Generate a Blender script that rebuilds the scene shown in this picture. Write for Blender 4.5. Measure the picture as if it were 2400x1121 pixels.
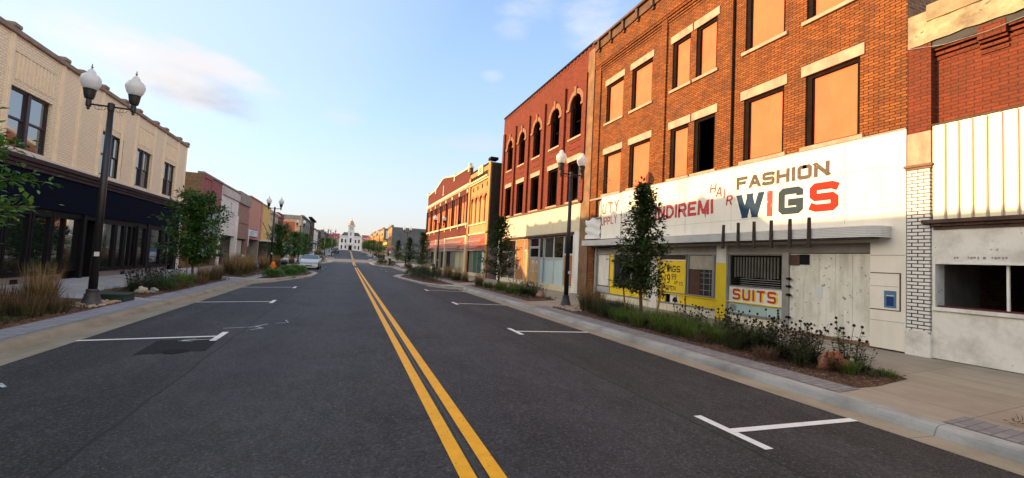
import bpy, bmesh, math, random
from math import sin, cos, pi, radians, sqrt, atan2
from mathutils import Vector, Matrix, noise
scn = bpy.context.scene
for o in list(bpy.data.objects): bpy.data.objects.remove(o)
C = scn.collection

# ------------------------------------------------------------------ camera
YAW, PITCH, ROLL, CAMH, FPX = 0.3632, 0.0527, 0.0509, 1.7188, 1008.44
cd = bpy.data.cameras.new('camera'); cam = bpy.data.objects.new('camera', cd); C.objects.link(cam)
w = Vector((sin(YAW)*cos(PITCH), cos(YAW)*cos(PITCH), sin(PITCH)))
r0 = Vector((cos(YAW), -sin(YAW), 0)); u0 = r0.cross(w)
r = r0*cos(ROLL)+u0*sin(ROLL); u = -r0*sin(ROLL)+u0*cos(ROLL)
M = Matrix((r, u, -w)).transposed().to_4x4(); M.translation = (0, 0, CAMH)
cam.matrix_world = M
cd.sensor_width = 36; cd.sensor_fit = 'HORIZONTAL'; cd.lens = 36*FPX/2400; cd.clip_start = .1; cd.clip_end = 6000
scn.camera = cam

# ------------------------------------------------------------------ sun, sky, exposure
SUN_EL, SUN_AZ = radians(10.2), atan2(-0.96, 0.28)      # azimuth from +Y towards +X
sd = bpy.data.lights.new('sun', 'SUN'); so = bpy.data.objects.new('sun', sd); C.objects.link(so)
sd.energy = 2.0; sd.angle = radians(.5); sd.color = (1.0, .63, .29)
sv = Vector((sin(SUN_AZ)*cos(SUN_EL), cos(SUN_AZ)*cos(SUN_EL), sin(SUN_EL)))
so.rotation_euler = sv.to_track_quat('Z', 'Y').to_euler(); so.location = (-60, 20, 30)
wd = bpy.data.worlds.new('World'); scn.world = wd; wd.use_nodes = True
nt = wd.node_tree; nt.nodes.clear()
def N(nt, t, **k):
    n = nt.nodes.new(t)
    for a, b in k.items(): setattr(n, a, b)
    return n
def ramp(nt, src, pts):
    rn = N(nt, 'ShaderNodeValToRGB'); e = rn.color_ramp.elements
    while len(e) > 1: e.remove(e[-1])
    e[0].position = pts[0][0]; c = pts[0][1]; e[0].color = (c, c, c, 1) if isinstance(c, (int, float)) else (*c, 1)
    for p, c in pts[1:]:
        q = e.new(p); q.color = (c, c, c, 1) if isinstance(c, (int, float)) else (*c, 1)
    nt.links.new(src, rn.inputs[0]); return rn.outputs[0]
sky = N(nt, 'ShaderNodeTexSky', sky_type='NISHITA', sun_disc=False)
sky.sun_elevation = SUN_EL; sky.sun_rotation = SUN_AZ; sky.altitude = 50; sky.air_density = 1.0; sky.dust_density = 1.2; sky.ozone_density = 2.2
bg = N(nt, 'ShaderNodeBackground'); out = N(nt, 'ShaderNodeOutputWorld'); bg.inputs[1].default_value = .12
tc = N(nt, 'ShaderNodeTexCoord')
def vmath(nt, op, a, b=None):
    n = N(nt, 'ShaderNodeVectorMath', operation=op); nt.links.new(a, n.inputs[0])
    if b is not None:
        if isinstance(b, (tuple, Vector)): n.inputs[1].default_value = b
        else: nt.links.new(b, n.inputs[1])
    return n
def fmath(nt, op, a, b=None, clamp=False):
    n = N(nt, 'ShaderNodeMath', operation=op, use_clamp=clamp)
    for i, s in enumerate((a, b)):
        if s is None: continue
        if isinstance(s, (int, float)): n.inputs[i].default_value = s
        else: nt.links.new(s, n.inputs[i])
    return n.outputs[0]
# clouds: noise sheets in fixed sky directions
def cloudmask(px, py, ax, ay, seed, thr, soft):
    # gaussian-like window round a sky direction times a fractal noise
    d = (w*FPX + r*(px-1200) - u*(py-560.5)).normalized()
    tr = Vector((d.y, -d.x, 0)).normalized(); tu = tr.cross(d)
    a = vmath(nt, 'DOT_PRODUCT', tc.outputs['Generated'], tuple(tr)).outputs['Value']
    b = vmath(nt, 'DOT_PRODUCT', tc.outputs['Generated'], tuple(tu)).outputs['Value']
    f = vmath(nt, 'DOT_PRODUCT', tc.outputs['Generated'], tuple(d)).outputs['Value']
    b2 = fmath(nt, 'ADD', b, fmath(nt, 'MULTIPLY', a, CL_TILT))
    e = fmath(nt, 'ADD', fmath(nt, 'POWER', fmath(nt, 'ABSOLUTE', fmath(nt, 'DIVIDE', a, ax)), 2.0), fmath(nt, 'POWER', fmath(nt, 'ABSOLUTE', fmath(nt, 'DIVIDE', b2, ay)), 2.0))
    win = fmath(nt, 'SUBTRACT', 1.0, e, True)
    win = fmath(nt, 'MULTIPLY', win, fmath(nt, 'GREATER_THAN', f, 0.0))
    mp = N(nt, 'ShaderNodeMapping'); nt.links.new(tc.outputs['Generated'], mp.inputs[0]); mp.inputs[1].default_value = (seed, seed*.7, 0); mp.inputs[3].default_value = (2.2, 2.2, 7)
    ns = N(nt, 'ShaderNodeTexNoise'); ns.inputs['Scale'].default_value = 1.3; ns.inputs['Detail'].default_value = 7; ns.inputs['Roughness'].default_value = .58
    nt.links.new(mp.outputs[0], ns.inputs[0])
    v = fmath(nt, 'ADD', win, fmath(nt, 'MULTIPLY', fmath(nt, 'SUBTRACT', ns.outputs[0], .5), 3.2))
    mr = N(nt, 'ShaderNodeMapRange', interpolation_type='SMOOTHSTEP'); nt.links.new(v, mr.inputs[0]); mr.inputs[1].default_value = thr; mr.inputs[2].default_value = thr+soft
    return mr.outputs[0], win
cur = sky.outputs[0]
# hazy brightening towards the horizon and the sun's side
sep = N(nt, 'ShaderNodeSeparateXYZ'); nt.links.new(tc.outputs['Generated'], sep.inputs[0])
hz = ramp(nt, sep.outputs[2], [(0, .92), (.08, .80), (.16, .66), (.30, .42), (.6, .22)])
sdn = vmath(nt, 'DOT_PRODUCT', tc.outputs['Generated'], (sv.x, sv.y, sv.z)).outputs['Value']
sg = ramp(nt, sdn, [(0.0, .05), (.15, .3), (.35, .5), (.62, .68), (.85, .85), (1, .95)])
hazecol = N(nt, 'ShaderNodeMixRGB'); nt.links.new(ramp(nt, sep.outputs[2], [(0, 0), (.06, .10), (.28, .65), (.45, 1)]), hazecol.inputs[0]); hazecol.inputs[1].default_value = (1.62, 1.47, 1.40, 1); hazecol.inputs[2].default_value = (1.58, 1.76, 1.92, 1)
hf = fmath(nt, 'MAXIMUM', hz, sg)
mx = N(nt, 'ShaderNodeMixRGB'); nt.links.new(hf, mx.inputs[0])
tint = N(nt, 'ShaderNodeMixRGB', blend_type='MULTIPLY'); tint.inputs[0].default_value = 1; tint.inputs[2].default_value = (.74, .88, 1.03, 1); nt.links.new(cur, tint.inputs[1])
nt.links.new(tint.outputs[0], mx.inputs[1]); nt.links.new(hazecol.outputs[0], mx.inputs[2]); cur = mx.outputs[0]
# bright aureole round the low sun and a bright sky patch added behind the viewer as fill light, both outside the frame
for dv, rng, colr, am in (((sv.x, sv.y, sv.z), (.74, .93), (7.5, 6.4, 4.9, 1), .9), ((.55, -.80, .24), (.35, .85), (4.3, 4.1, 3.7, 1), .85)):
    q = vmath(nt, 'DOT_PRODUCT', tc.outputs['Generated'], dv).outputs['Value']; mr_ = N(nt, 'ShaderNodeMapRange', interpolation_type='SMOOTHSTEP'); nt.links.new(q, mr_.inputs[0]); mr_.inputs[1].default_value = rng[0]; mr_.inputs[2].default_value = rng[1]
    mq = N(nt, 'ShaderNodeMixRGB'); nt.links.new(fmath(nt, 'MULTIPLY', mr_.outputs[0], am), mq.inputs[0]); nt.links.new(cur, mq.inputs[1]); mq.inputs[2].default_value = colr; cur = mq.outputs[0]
for px, py, ax, ay, seed, thr, soft, col, amt, CL_TILT in [
        (450, 205, .17, .060, 3.1, .45, 1.1, (1.08, 1.16, 1.36, 1), .95, .26),
        (330, 150, .22, .06, 7.7, .40, .9, (2.0, 1.85, 1.72, 1), .7, .30),
        (520, 160, .13, .035, 1.7, .40, .8, (2.0, 1.8, 1.7, 1), .7, .2),
        (400, 255, .14, .04, 8.7, .45, .9, (1.95, 1.8, 1.65, 1), .6, .2),
        (150, 60, .25, .10, 5.7, .50, 1.2, (2.05, 2.05, 1.98, 1), .6, .3),
        (1250, 15, .10, .07, 5.2, .55, 1.0, (1.75, 1.82, 1.92, 1), .75, 0),
        (1440, 25, .16, .09, 9.4, .60, 1.0, (1.75, 1.82, 1.92, 1), .75, 0),
        (810, 275, .07, .035, 2.4, .5, 1.0, (1.7, 1.72, 1.8, 1), .5, 0),
        (1155, 180, .04, .025, 4.4, .4, 1.0, (1.7, 1.74, 1.82, 1), .5, 0),
        (1200, 75, .06, .03, 6.1, .4, 1.0, (1.7, 1.74, 1.82, 1), .4, 0),
        (1100, 330, .16, .04, 6.4, .5, 1.0, (1.65, 1.65, 1.72, 1), .4, 0)]:
    m_, _ = cloudmask(px, py, ax, ay, seed, thr, soft)
    mc = N(nt, 'ShaderNodeMixRGB'); nt.links.new(fmath(nt, 'MULTIPLY', m_, amt), mc.inputs[0]); nt.links.new(cur, mc.inputs[1]); mc.inputs[2].default_value = col; cur = mc.outputs[0]
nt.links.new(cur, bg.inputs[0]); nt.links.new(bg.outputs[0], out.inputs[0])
scn.view_settings.view_transform = 'Standard'; scn.view_settings.look = 'None'
scn.view_settings.exposure = 2.12; scn.view_settings.gamma = 1; scn.view_settings.use_curve_mapping = False
scn.render.engine = 'CYCLES'; scn.render.resolution_x = 1024; scn.render.resolution_y = 478
scn.cycles.max_bounces = 6; scn.cycles.diffuse_bounces = 3; scn.cycles.transparent_max_bounces = 6

# ------------------------------------------------------------------ materials
MATS = {}
def newmat(name):
    m = bpy.data.materials.new(name); m.use_nodes = True; nt = m.node_tree
    b = nt.nodes['Principled BSDF']; return m, nt, b
def coords(nt, scale=(1, 1, 1)):
    t = N(nt, 'ShaderNodeTexCoord'); mp = N(nt, 'ShaderNodeMapping'); mp.inputs[3].default_value = scale
    nt.links.new(t.outputs['Object'], mp.inputs[0]); return mp.outputs[0]
def tnoise(nt, vec, scale, detail=4, rough=.55):
    n = N(nt, 'ShaderNodeTexNoise'); n.inputs['Scale'].default_value = scale; n.inputs['Detail'].default_value = detail; n.inputs['Roughness'].default_value = rough
    nt.links.new(vec, n.inputs[0]); return n.outputs[0]
def mixc(nt, f, a, b, mode='MIX'):
    n = N(nt, 'ShaderNodeMixRGB', blend_type=mode)
    if isinstance(f, (int, float)): n.inputs[0].default_value = f
    else: nt.links.new(f, n.inputs[0])
    for i, s in ((1, a), (2, b)):
        if isinstance(s, (tuple, list)): n.inputs[i].default_value = (*s[:3], 1)
        else: nt.links.new(s, n.inputs[i])
    return n.outputs[0]
def bump(nt, b, h, strength=.3, dist=.01):
    n = N(nt, 'ShaderNodeBump'); n.inputs['Strength'].default_value = strength; n.inputs['Distance'].default_value = dist
    nt.links.new(h, n.inputs['Height']); nt.links.new(n.outputs[0], b.inputs['Normal'])
def plain(name, col, rough=.7, var=.18, scale=3., bmp=.2, spec=.3, metal=0, chips=None, chipamt=.35, chipscale=6, streak=False, grime=.0):
    if name in MATS: return MATS[name]
    m, nt, b = newmat(name); v = coords(nt)
    n1 = tnoise(nt, v, scale, 6, .6)
    k = 1-var; c = mixc(nt, ramp(nt, n1, [(.3, 0), (.7, 1)]), tuple(x*k for x in col), tuple(min(1, x*(1+var*.6)) for x in col))
    if grime:
        vs = coords(nt, (1.2, 1.2, .35)) if streak else v
        g = ramp(nt, tnoise(nt, vs, 2.2, 8, .65), [(.46, 0), (.72, grime)])
        c = mixc(nt, g, c, (.13, .10, .07))
    if chips:
        ch = ramp(nt, tnoise(nt, v, chipscale, 9, .68), [(1-chipamt-.03, 0), (1-chipamt, 1)])
        c = mixc(nt, ch, c, chips)
    nt.links.new(c, b.inputs['Base Color']); b.inputs['Roughness'].default_value = rough
    b.inputs['Specular IOR Level'].default_value = spec; b.inputs['Metallic'].default_value = metal
    if bmp: bump(nt, b, tnoise(nt, v, scale*12, 3), bmp, .006)
    MATS[name] = m; return m
def brick(name, c1, c2, mortar, bw=.23, bh=.075, ms=.010, rough=.85, dirt=.35, bmp=.8, dirtcol=(.05, .03, .02), paint=None):
    if name in MATS: return MATS[name]
    m, nt, b = newmat(name)
    t = N(nt, 'ShaderNodeTexCoord'); s = N(nt, 'ShaderNodeSeparateXYZ'); nt.links.new(t.outputs['Object'], s.inputs[0])
    cm = N(nt, 'ShaderNodeCombineXYZ'); nt.links.new(fmath(nt, 'ADD', s.outputs[0], s.outputs[1]), cm.inputs[0]); nt.links.new(s.outputs[2], cm.inputs[1])
    # slight wobble of the courses
    wob = tnoise(nt, t.outputs['Object'], 2.5, 3); sc = N(nt, 'ShaderNodeVectorMath', operation='SCALE'); nt.links.new(wob, sc.inputs[0]); sc.inputs[3].default_value = .018
    ad = vmath(nt, 'ADD', cm.outputs[0], sc.outputs[0])
    bt = N(nt, 'ShaderNodeTexBrick'); nt.links.new(ad.outputs[0], bt.inputs[0])
    bt.inputs['Color1'].default_value = (*c1, 1); bt.inputs['Color2'].default_value = (*c2, 1); bt.inputs['Mortar'].default_value = (*mortar, 1)
    bt.inputs['Scale'].default_value = 1; bt.inputs['Mortar Size'].default_value = ms; bt.inputs['Mortar Smooth'].default_value = .3; bt.inputs['Bias'].default_value = 0
    bt.inputs['Brick Width'].default_value = bw; bt.inputs['Row Height'].default_value = bh
    n1 = tnoise(nt, t.outputs['Object'], 1.3, 8, .65); n2 = tnoise(nt, t.outputs['Object'], 22, 4, .7)
    c = mixc(nt, ramp(nt, n2, [(.25, .0), (.75, .55)]), bt.outputs[0], (.04, .02, .015), 'MIX') if not paint else bt.outputs[0]
    c = mixc(nt, ramp(nt, n1, [(.42, 0), (.75, dirt)]), c, dirtcol)
    nt.links.new(c, b.inputs['Base Color']); b.inputs['Roughness'].default_value = rough; b.inputs['Specular IOR Level'].default_value = .2
    h = fmath(nt, 'SUBTRACT', fmath(nt, 'MULTIPLY', n2, .35), bt.outputs['Fac'])
    bump(nt, b, h, bmp, .012)
    MATS[name] = m; return m
def glass(name, col=(.012, .014, .016), rough=.03, spec=.9, wav=.02):
    if name in MATS: return MATS[name]
    m, nt, b = newmat(name); v = coords(nt)
    b.inputs['Base Color'].default_value = (*col, 1); b.inputs['Roughness'].default_value = rough; b.inputs['IOR'].default_value = 1.6; b.inputs['Specular IOR Level'].default_value = spec
    d = ramp(nt, tnoise(nt, v, 2.5, 6, .6), [(.45, rough), (.85, rough+.05)]); nt.links.new(d, b.inputs['Roughness'])
    if wav: bump(nt, b, tnoise(nt, v, 1.2, 1), wav, .05)
    MATS[name] = m; return m
def leafmat(name, cols, rough=.5, trans=.35):
    if name in MATS: return MATS[name]
    m, nt, b = newmat(name); g = N(nt, 'ShaderNodeNewGeometry')
    c = ramp(nt, g.outputs['Random Per Island'], [(i/(len(cols)-1), x) for i, x in enumerate(cols)])
    nt.links.new(c, b.inputs['Base Color']); b.inputs['Roughness'].default_value = rough; b.inputs['Specular IOR Level'].default_value = .35
    tr = N(nt, 'ShaderNodeBsdfTranslucent'); nt.links.new(c, tr.inputs[0]); ms = N(nt, 'ShaderNodeMixShader'); ms.inputs[0].default_value = trans
    o = nt.nodes['Material Output']; nt.links.new(b.outputs[0], ms.inputs[1]); nt.links.new(tr.outputs[0], ms.inputs[2]); nt.links.new(ms.outputs[0], o.inputs[0])
    MATS[name] = m; return m

# ------------------------------------------------------------------ mesh helpers
ORG = {}
class MB:
    def __init__(s, side=0, X=0): s.v = []; s.f = []; s.m = []; s.side = side; s.X = X; s.cm = 0; s.seam = 0
    def poly(s, pts, flip=False):
        i = len(s.v); s.v += [tuple(p) for p in pts]; f = list(range(i, i+len(pts)))
        s.f.append(f[::-1] if flip else f); s.m.append(s.cm); return s
    def box(s, x0, x1, y0, y1, z0, z1):
        if x0 > x1: x0, x1 = x1, x0
        if y0 > y1: y0, y1 = y1, y0
        i = len(s.v); s.v += [(x0, y0, z0), (x1, y0, z0), (x1, y1, z0), (x0, y1, z0), (x0, y0, z1), (x1, y0, z1), (x1, y1, z1), (x0, y1, z1)]
        for q in ((3, 2, 1, 0), (4, 5, 6, 7), (0, 1, 5, 4), (1, 2, 6, 5), (2, 3, 7, 6), (3, 0, 4, 7)): s.f.append([i+a for a in q]); s.m.append(s.cm)
        return s
    def x(s, d): return s.X - d if s.side > 0 else s.X + d
    def fb(s, y0, y1, z0, z1, d0, d1):      # box on a street facade, d = metres towards the street
        return s.box(s.x(d0), s.x(d1), y0, y1, z0, z1)
    def fp(s, pts, d):                      # flat polygon on a facade plane, pts (y, z)
        return s.poly([(s.x(d), a, b) for a, b in pts])
    def prism(s, pts, z0, z1, top=True):    # horizontal polygon extruded; z may be callables
        n = len(pts); Z0 = z0 if callable(z0) else (lambda x, y: z0); Z1 = z1 if callable(z1) else (lambda x, y: z1)
        i = len(s.v); s.v += [(a, b, Z0(a, b)) for a, b in pts]+[(a, b, Z1(a, b)) for a, b in pts]
        for k in range(n): s.f.append([i+k, i+(k+1) % n, i+n+(k+1) % n, i+n+k]); s.m.append(s.cm)
        if top: s.f.append([i+n+k for k in range(n)]); s.m.append(s.cm)
        return s
    def fprism(s, pts, d0, d1):             # (y,z) polygon extruded in d
        n = len(pts); i = len(s.v); s.v += [(s.x(d0), a, b) for a, b in pts]+[(s.x(d1), a, b) for a, b in pts]
        for k in range(n): s.f.append([i+k, i+(k+1) % n, i+n+(k+1) % n, i+n+k]); s.m.append(s.cm)
        s.f.append([i+n+k for k in range(n)]); s.m.append(s.cm); s.f.append([i+k for k in range(n)]); s.m.append(s.cm)
        return s
    def tube(s, pts, rad, n=8, cap=True):
        pts = [Vector(p) for p in pts]; rad = rad if isinstance(rad, (list, tuple)) else [rad]*len(pts); base = len(s.v)
        for k, p in enumerate(pts):
            t = (pts[min(k+1, len(pts)-1)]-pts[max(k-1, 0)]).normalized()
            a = Vector((0, 0, 1)) if abs(t.z) < .9 else Vector((1, 0, 0)); e1 = t.cross(a).normalized(); e2 = t.cross(e1)
            for j in range(n):
                an = 2*pi*j/n; s.v.append(tuple(p+(e1*cos(an)+e2*sin(an))*rad[k]))
        for k in range(len(pts)-1):
            for j in range(n): s.f.append([base+k*n+j, base+k*n+(j+1) % n, base+(k+1)*n+(j+1) % n, base+(k+1)*n+j]); s.m.append(s.cm)
        if cap:
            s.f.append([base+j for j in range(n)][::-1]); s.m.append(s.cm); e = base+(len(pts)-1)*n; s.f.append([e+j for j in range(n)]); s.m.append(s.cm)
        return s
    def lathe(s, cx, cy, prof, n=16):       # prof: (radius, z)
        return s.tube([(cx, cy, z) for _, z in prof], [max(q, .001) for q, _ in prof], n) if False else s._lathe(cx, cy, prof, n)
    def _lathe(s, cx, cy, prof, n):
        b = len(s.v)
        for q, z in prof:
            for j in range(n): s.v.append((cx+q*cos(2*pi*j/n), cy+q*sin(2*pi*j/n), z))
        for k in range(len(prof)-1):
            for j in range(n): s.f.append([b+k*n+j, b+k*n+(j+1) % n, b+(k+1)*n+(j+1) % n, b+(k+1)*n+j]); s.m.append(s.cm)
        s.f.append([b+(len(prof)-1)*n+j for j in range(n)]); s.m.append(s.cm); s.f.append([b+j for j in range(n)][::-1]); s.m.append(s.cm)
        return s
    def wall(s, y0, y1, z0, z1, holes=(), d=0, t=.25, ncut=1):   # facade sheet with rectangular holes (y0,y1,z0,z1) and reveals
        ys = sorted(set([y0, y1]+[h[0] for h in holes]+[h[1] for h in holes])); zs = sorted(set([z0, z1]+[h[2] for h in holes]+[h[3] for h in holes]))
        for a, b in zip(ys[:-1], ys[1:]):
            for c, e in zip(zs[:-1], zs[1:]):
                ym, zm = (a+b)/2, (c+e)/2
                if any(h[0] < ym < h[1] and h[2] < zm < h[3] for h in holes): continue
                s.fp([(a, c), (b, c), (b, e), (a, e)], d)
        for h in holes:
            for p, q in (((h[0], h[2]), (h[1], h[2])), ((h[1], h[2]), (h[1], h[3])), ((h[1], h[3]), (h[0], h[3])), ((h[0], h[3]), (h[0], h[2]))):
                s.poly([(s.x(d), *p), (s.x(d), *q), (s.x(d-t), *q), (s.x(d-t), *p)])
        return s
    def build(s, name, mat, parent=None, smooth=False, bevel=0, loc=None):
        me = bpy.data.meshes.new(name); org = Vector((0, 0, 0))
        if parent is not None: org = ORG.get(parent.name, org)
        if loc is not None: org = Vector(loc)
        me.from_pydata([tuple(Vector(v)-org) for v in s.v], [], s.f)
        mats = mat if isinstance(mat, (list, tuple)) else [mat]
        for m in mats: me.materials.append(m)
        if len(mats) > 1: me.polygons.foreach_set('material_index', s.m)
        if smooth: me.polygons.foreach_set('use_smooth', [True]*len(me.polygons))
        me.update(); o = bpy.data.objects.new(name, me); C.objects.link(o)
        if parent is not None: o.parent = parent; ORG[o.name] = org
        elif loc is not None: o.location = loc
        if loc is None and parent is None: ORG[o.name] = org
        if bevel:
            bv = o.modifiers.new('bevel', 'BEVEL'); bv.width = bevel; bv.segments = 2; bv.limit_method = 'ANGLE'
        return o
def tag(o, label, cat, group=None, kind=None):
    if label: o['label'] = label
    if cat: o['category'] = cat
    if group: o['group'] = group
    if kind: o['kind'] = kind
    return o
def thing(name, loc, label, cat, group=None):
    o = bpy.data.objects.new(name, None); C.objects.link(o); o.location = loc; o.empty_display_size = .2
    ORG[o.name] = Vector(loc); return tag(o, label, cat, group, 'thing')
def each(s_, X_, nm, mat, t, boxes, bevel=0):      # one part per box
    for b in boxes: m_ = MB(s_, X_); m_.fb(*b); m_.build(nm, mat, t, bevel=bevel)
def struct(o): o['kind'] = 'structure'; return o
def dup(root, loc, rz=0, label=None, scale=1, group=None):
    kids = {}
    for o in list(C.objects):
        if o.parent is not None: kids.setdefault(o.parent.name, []).append(o)
    c = root.copy(); C.objects.link(c); c.location = loc; c.rotation_euler = (0, 0, rz); c.scale = (scale,)*3 if isinstance(scale, (int, float)) else scale
    if label: c['label'] = label
    if group: c['group'] = group
    for ch in kids.get(root.name, []):
        a = ch.copy(); C.objects.link(a); a.parent = c
        for g in kids.get(ch.name, []):
            b = g.copy(); C.objects.link(b); b.parent = a
    return c

# ------------------------------------------------------------------ stroke lettering
def arc(cx, cy, rx, ry, a0, a1, n=8): return [(cx+rx*cos(radians(a0+(a1-a0)*i/n)), cy+ry*sin(radians(a0+(a1-a0)*i/n))) for i in range(n+1)]
SQO = [(.5, 1), (.88, 1), (1, .88), (1, .12), (.88, 0), (.12, 0), (0, .12), (0, .88), (.12, 1), (.52, 1)]
FONT = {
 'F': [[(0, 0), (0, 1), (1, 1)], [(0, .5), (.8, .5)]], 'A': [[(0, 0), (.44, 1)], [(1, 0), (.56, 1)], [(.22, .30), (.78, .30)]],
 'S': [[(1, .95), (.88, 1), (.12, 1), (0, .9), (0, .6), (.12, .5), (.88, .5), (1, .4), (1, .1), (.88, 0), (.12, 0), (0, .05)]],
 'H': [[(0, 0), (0, 1)], [(1, 0), (1, 1)], [(0, .5), (1, .5)]], 'I': [[(.5, 0), (.5, 1)]], 'O': [SQO],
 'N': [[(0, 0), (0, 1)], [(0, 1), (1, 0)], [(1, 0), (1, 1)]], 'W': [[(0, 1), (.24, 0)], [(.28, 0), (.5, 1)], [(.5, 1), (.72, 0)], [(.76, 0), (1, 1)]],
 'G': [[(1, .90), (1, .92), (.88, 1), (.12, 1), (0, .9), (0, .1), (.12, 0), (.88, 0), (1, .1), (1, .42), (.55, .42)]],
 'U': [[(0, 1), (0, .15), (.15, 0), (.85, 0), (1, .15), (1, 1)]], 'T': [[(0, 1), (1, 1)], [(.5, 1), (.5, 0)]],
 'D': [[(0, 0), (0, 1), (.6, 1), (1, .7), (1, .3), (.6, 0), (0, 0)]], 'R': [[(0, 0), (0, 1), (.8, 1), (1, .85), (1, .62), (.8, .48), (0, .48)], [(.5, .48), (1, 0)]],
 'E': [[(1, 1), (0, 1), (0, 0), (1, 0)], [(0, .5), (.8, .5)]], 'M': [[(0, 0), (0, 1)], [(.05, 1), (.48, .1)], [(.52, .1), (.95, 1)], [(1, 1), (1, 0)]],
 'P': [[(0, 0), (0, 1), (.8, 1), (1, .85), (1, .6), (.8, .45), (0, .45)]], 'L': [[(0, 1), (0, 0), (1, 0)]], 'Y': [[(0, 1), (.5, .45), (1, 1)], [(.5, .45), (.5, 0)]],
 '2': [[(0, .8), (.2, 1), (.8, 1), (1, .8), (1, .65), (0, 0), (1, 0)]], '1': [[(.2, .8), (.5, 1), (.5, 0)]], '8': [arc(.5, .76, .42, .24, -90, 270, 12), arc(.5, .26, .5, .26, 90, 450, 12)],
 '9': [[(1, .55), (.8, .42), (.2, .42), (0, .6), (0, .85), (.2, 1), (.8, 1), (1, .85), (1, .3), (.75, 0), (.2, 0)]],
 '$': [[(1, .76), (.8, .88), (.2, .88), (0, .75), (.2, .5), (.8, .5), (1, .3), (.8, .12), (.2, .12), (0, .25)], [(.5, 1), (.5, 0)]], 'V': [[(0, 1), (.5, 0), (1, 1)]], 'X': [[(0, 0), (1, 1)], [(0, 1), (1, 0)]],
}
def stroke(mb, pts, wt, place, lift):
    # ribbon with mitred joints, place(u, v, lift) gives a world point; open ends run on by half the width
    P = [Vector(p) for p in pts]; closed = (P[0]-P[-1]).length < 1e-4 and len(P) > 2; L = []; Rr = []
    if not closed:
        P[0] = P[0]-(P[1]-P[0]).normalized()*wt/2; P[-1] = P[-1]+(P[-1]-P[-2]).normalized()*wt/2
    n = len(P)
    if n == 2 and abs((P[1]-P[0]).y) > abs((P[1]-P[0]).x)*.6:
        d = (P[1]-P[0]).normalized(); h = Vector((wt/2/max(.5, abs(d.y)), 0)); mb.poly([place(*(P[0]+h), lift), place(*(P[1]+h), lift), place(*(P[1]-h), lift), place(*(P[0]-h), lift)]); return
    for k in range(n):
        a = P[k-1] if k > 0 else (P[-2] if closed else None); b = P[k+1] if k < n-1 else (P[1] if closed else None)
        d1 = (P[k]-a).normalized() if a is not None else None; d2 = (b-P[k]).normalized() if b is not None else None
        if d1 is None: d1 = d2
        if d2 is None: d2 = d1
        nn = Vector((-(d1+d2).y, (d1+d2).x)); nn = nn.normalized() if nn.length > 1e-6 else Vector((-d1.y, d1.x))
        c = max(.5, nn.dot(Vector((-d1.y, d1.x)))); L.append(P[k]+nn*wt/2/c); Rr.append(P[k]-nn*wt/2/c)
    for k in range(n-1): mb.poly([place(*L[k], lift), place(*L[k+1], lift), place(*Rr[k+1], lift), place(*Rr[k], lift)])
def letter(mb, ch, u0, u1, v0, v1, wt, place, shear=0, base=0, jit=0, rnd=None):
    hw = wt/2
    for k, st in enumerate(FONT[ch]):
        pts = []
        for a, b in st:
            U = u0+hw+a*(u1-u0-wt) if u1-u0 > wt*1.2 else (u0+u1)/2; V = v0+hw+b*(v1-v0-wt)
            if rnd: U += rnd.uniform(-jit, jit); V += rnd.uniform(-jit, jit)
            pts.append((U+shear*(V-v0), V))
        # open ends run to the full height
        stroke(mb, pts, wt, place, base+.0006*(k+1))
def side_place(mb, d):     # u runs to the viewer's right on the right-hand facade: Y falls
    return lambda uu, vv, l: (mb.x(d+l), -uu, vv)

# ------------------------------------------------------------------ ground profile
def slope(Y):
    if Y < 62: return 0
    if Y < 80: return .024*(Y-62)/18
    if Y < 130: return .024
    if Y < 220: return .024-.015*(Y-130)/90
    return .009 if Y < 360 else 0
ZT = [0]
for i in range(1400): ZT.append(ZT[-1]+slope(i*.5+.25)*.5)
def zr(Y):
    if Y <= 0: return 0
    k = min(int(Y*2), 1399); f = Y*2-k; return ZT[k]*(1-f)+ZT[k+1]*f if k < 1399 else ZT[-1]
def ysplit(y0, y1):
    ys = [y0]; y = y0
    while y < y1-1e-6:
        st = 2.0 if -12 <= y < 60 else 5.0 if y < 400 else 400
        if y < 60 or y > 230: st = min(60, y1-y) if (y > 400) else (20 if y < 60 else 20)
        y = min(y+st, y1); ys.append(y)
    return ys
def sheet(name, prof, y0, y1, m, parent=None):      # prof: list of (x, z offset)
    ys = ysplit(y0, y1); v = []; f = []
    for y in ys:
        for x, z in prof: v.append((x, y, z+zr(y)))
    n = len(prof)
    for a in range(len(ys)-1):
        for b in range(n-1): f.append([a*n+b, a*n+b+1, (a+1)*n+b+1, (a+1)*n+b])
    mb = MB(); mb.v = v; mb.f = f; mb.m = [0]*len(f); return mb.build(name, m, parent)

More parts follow.
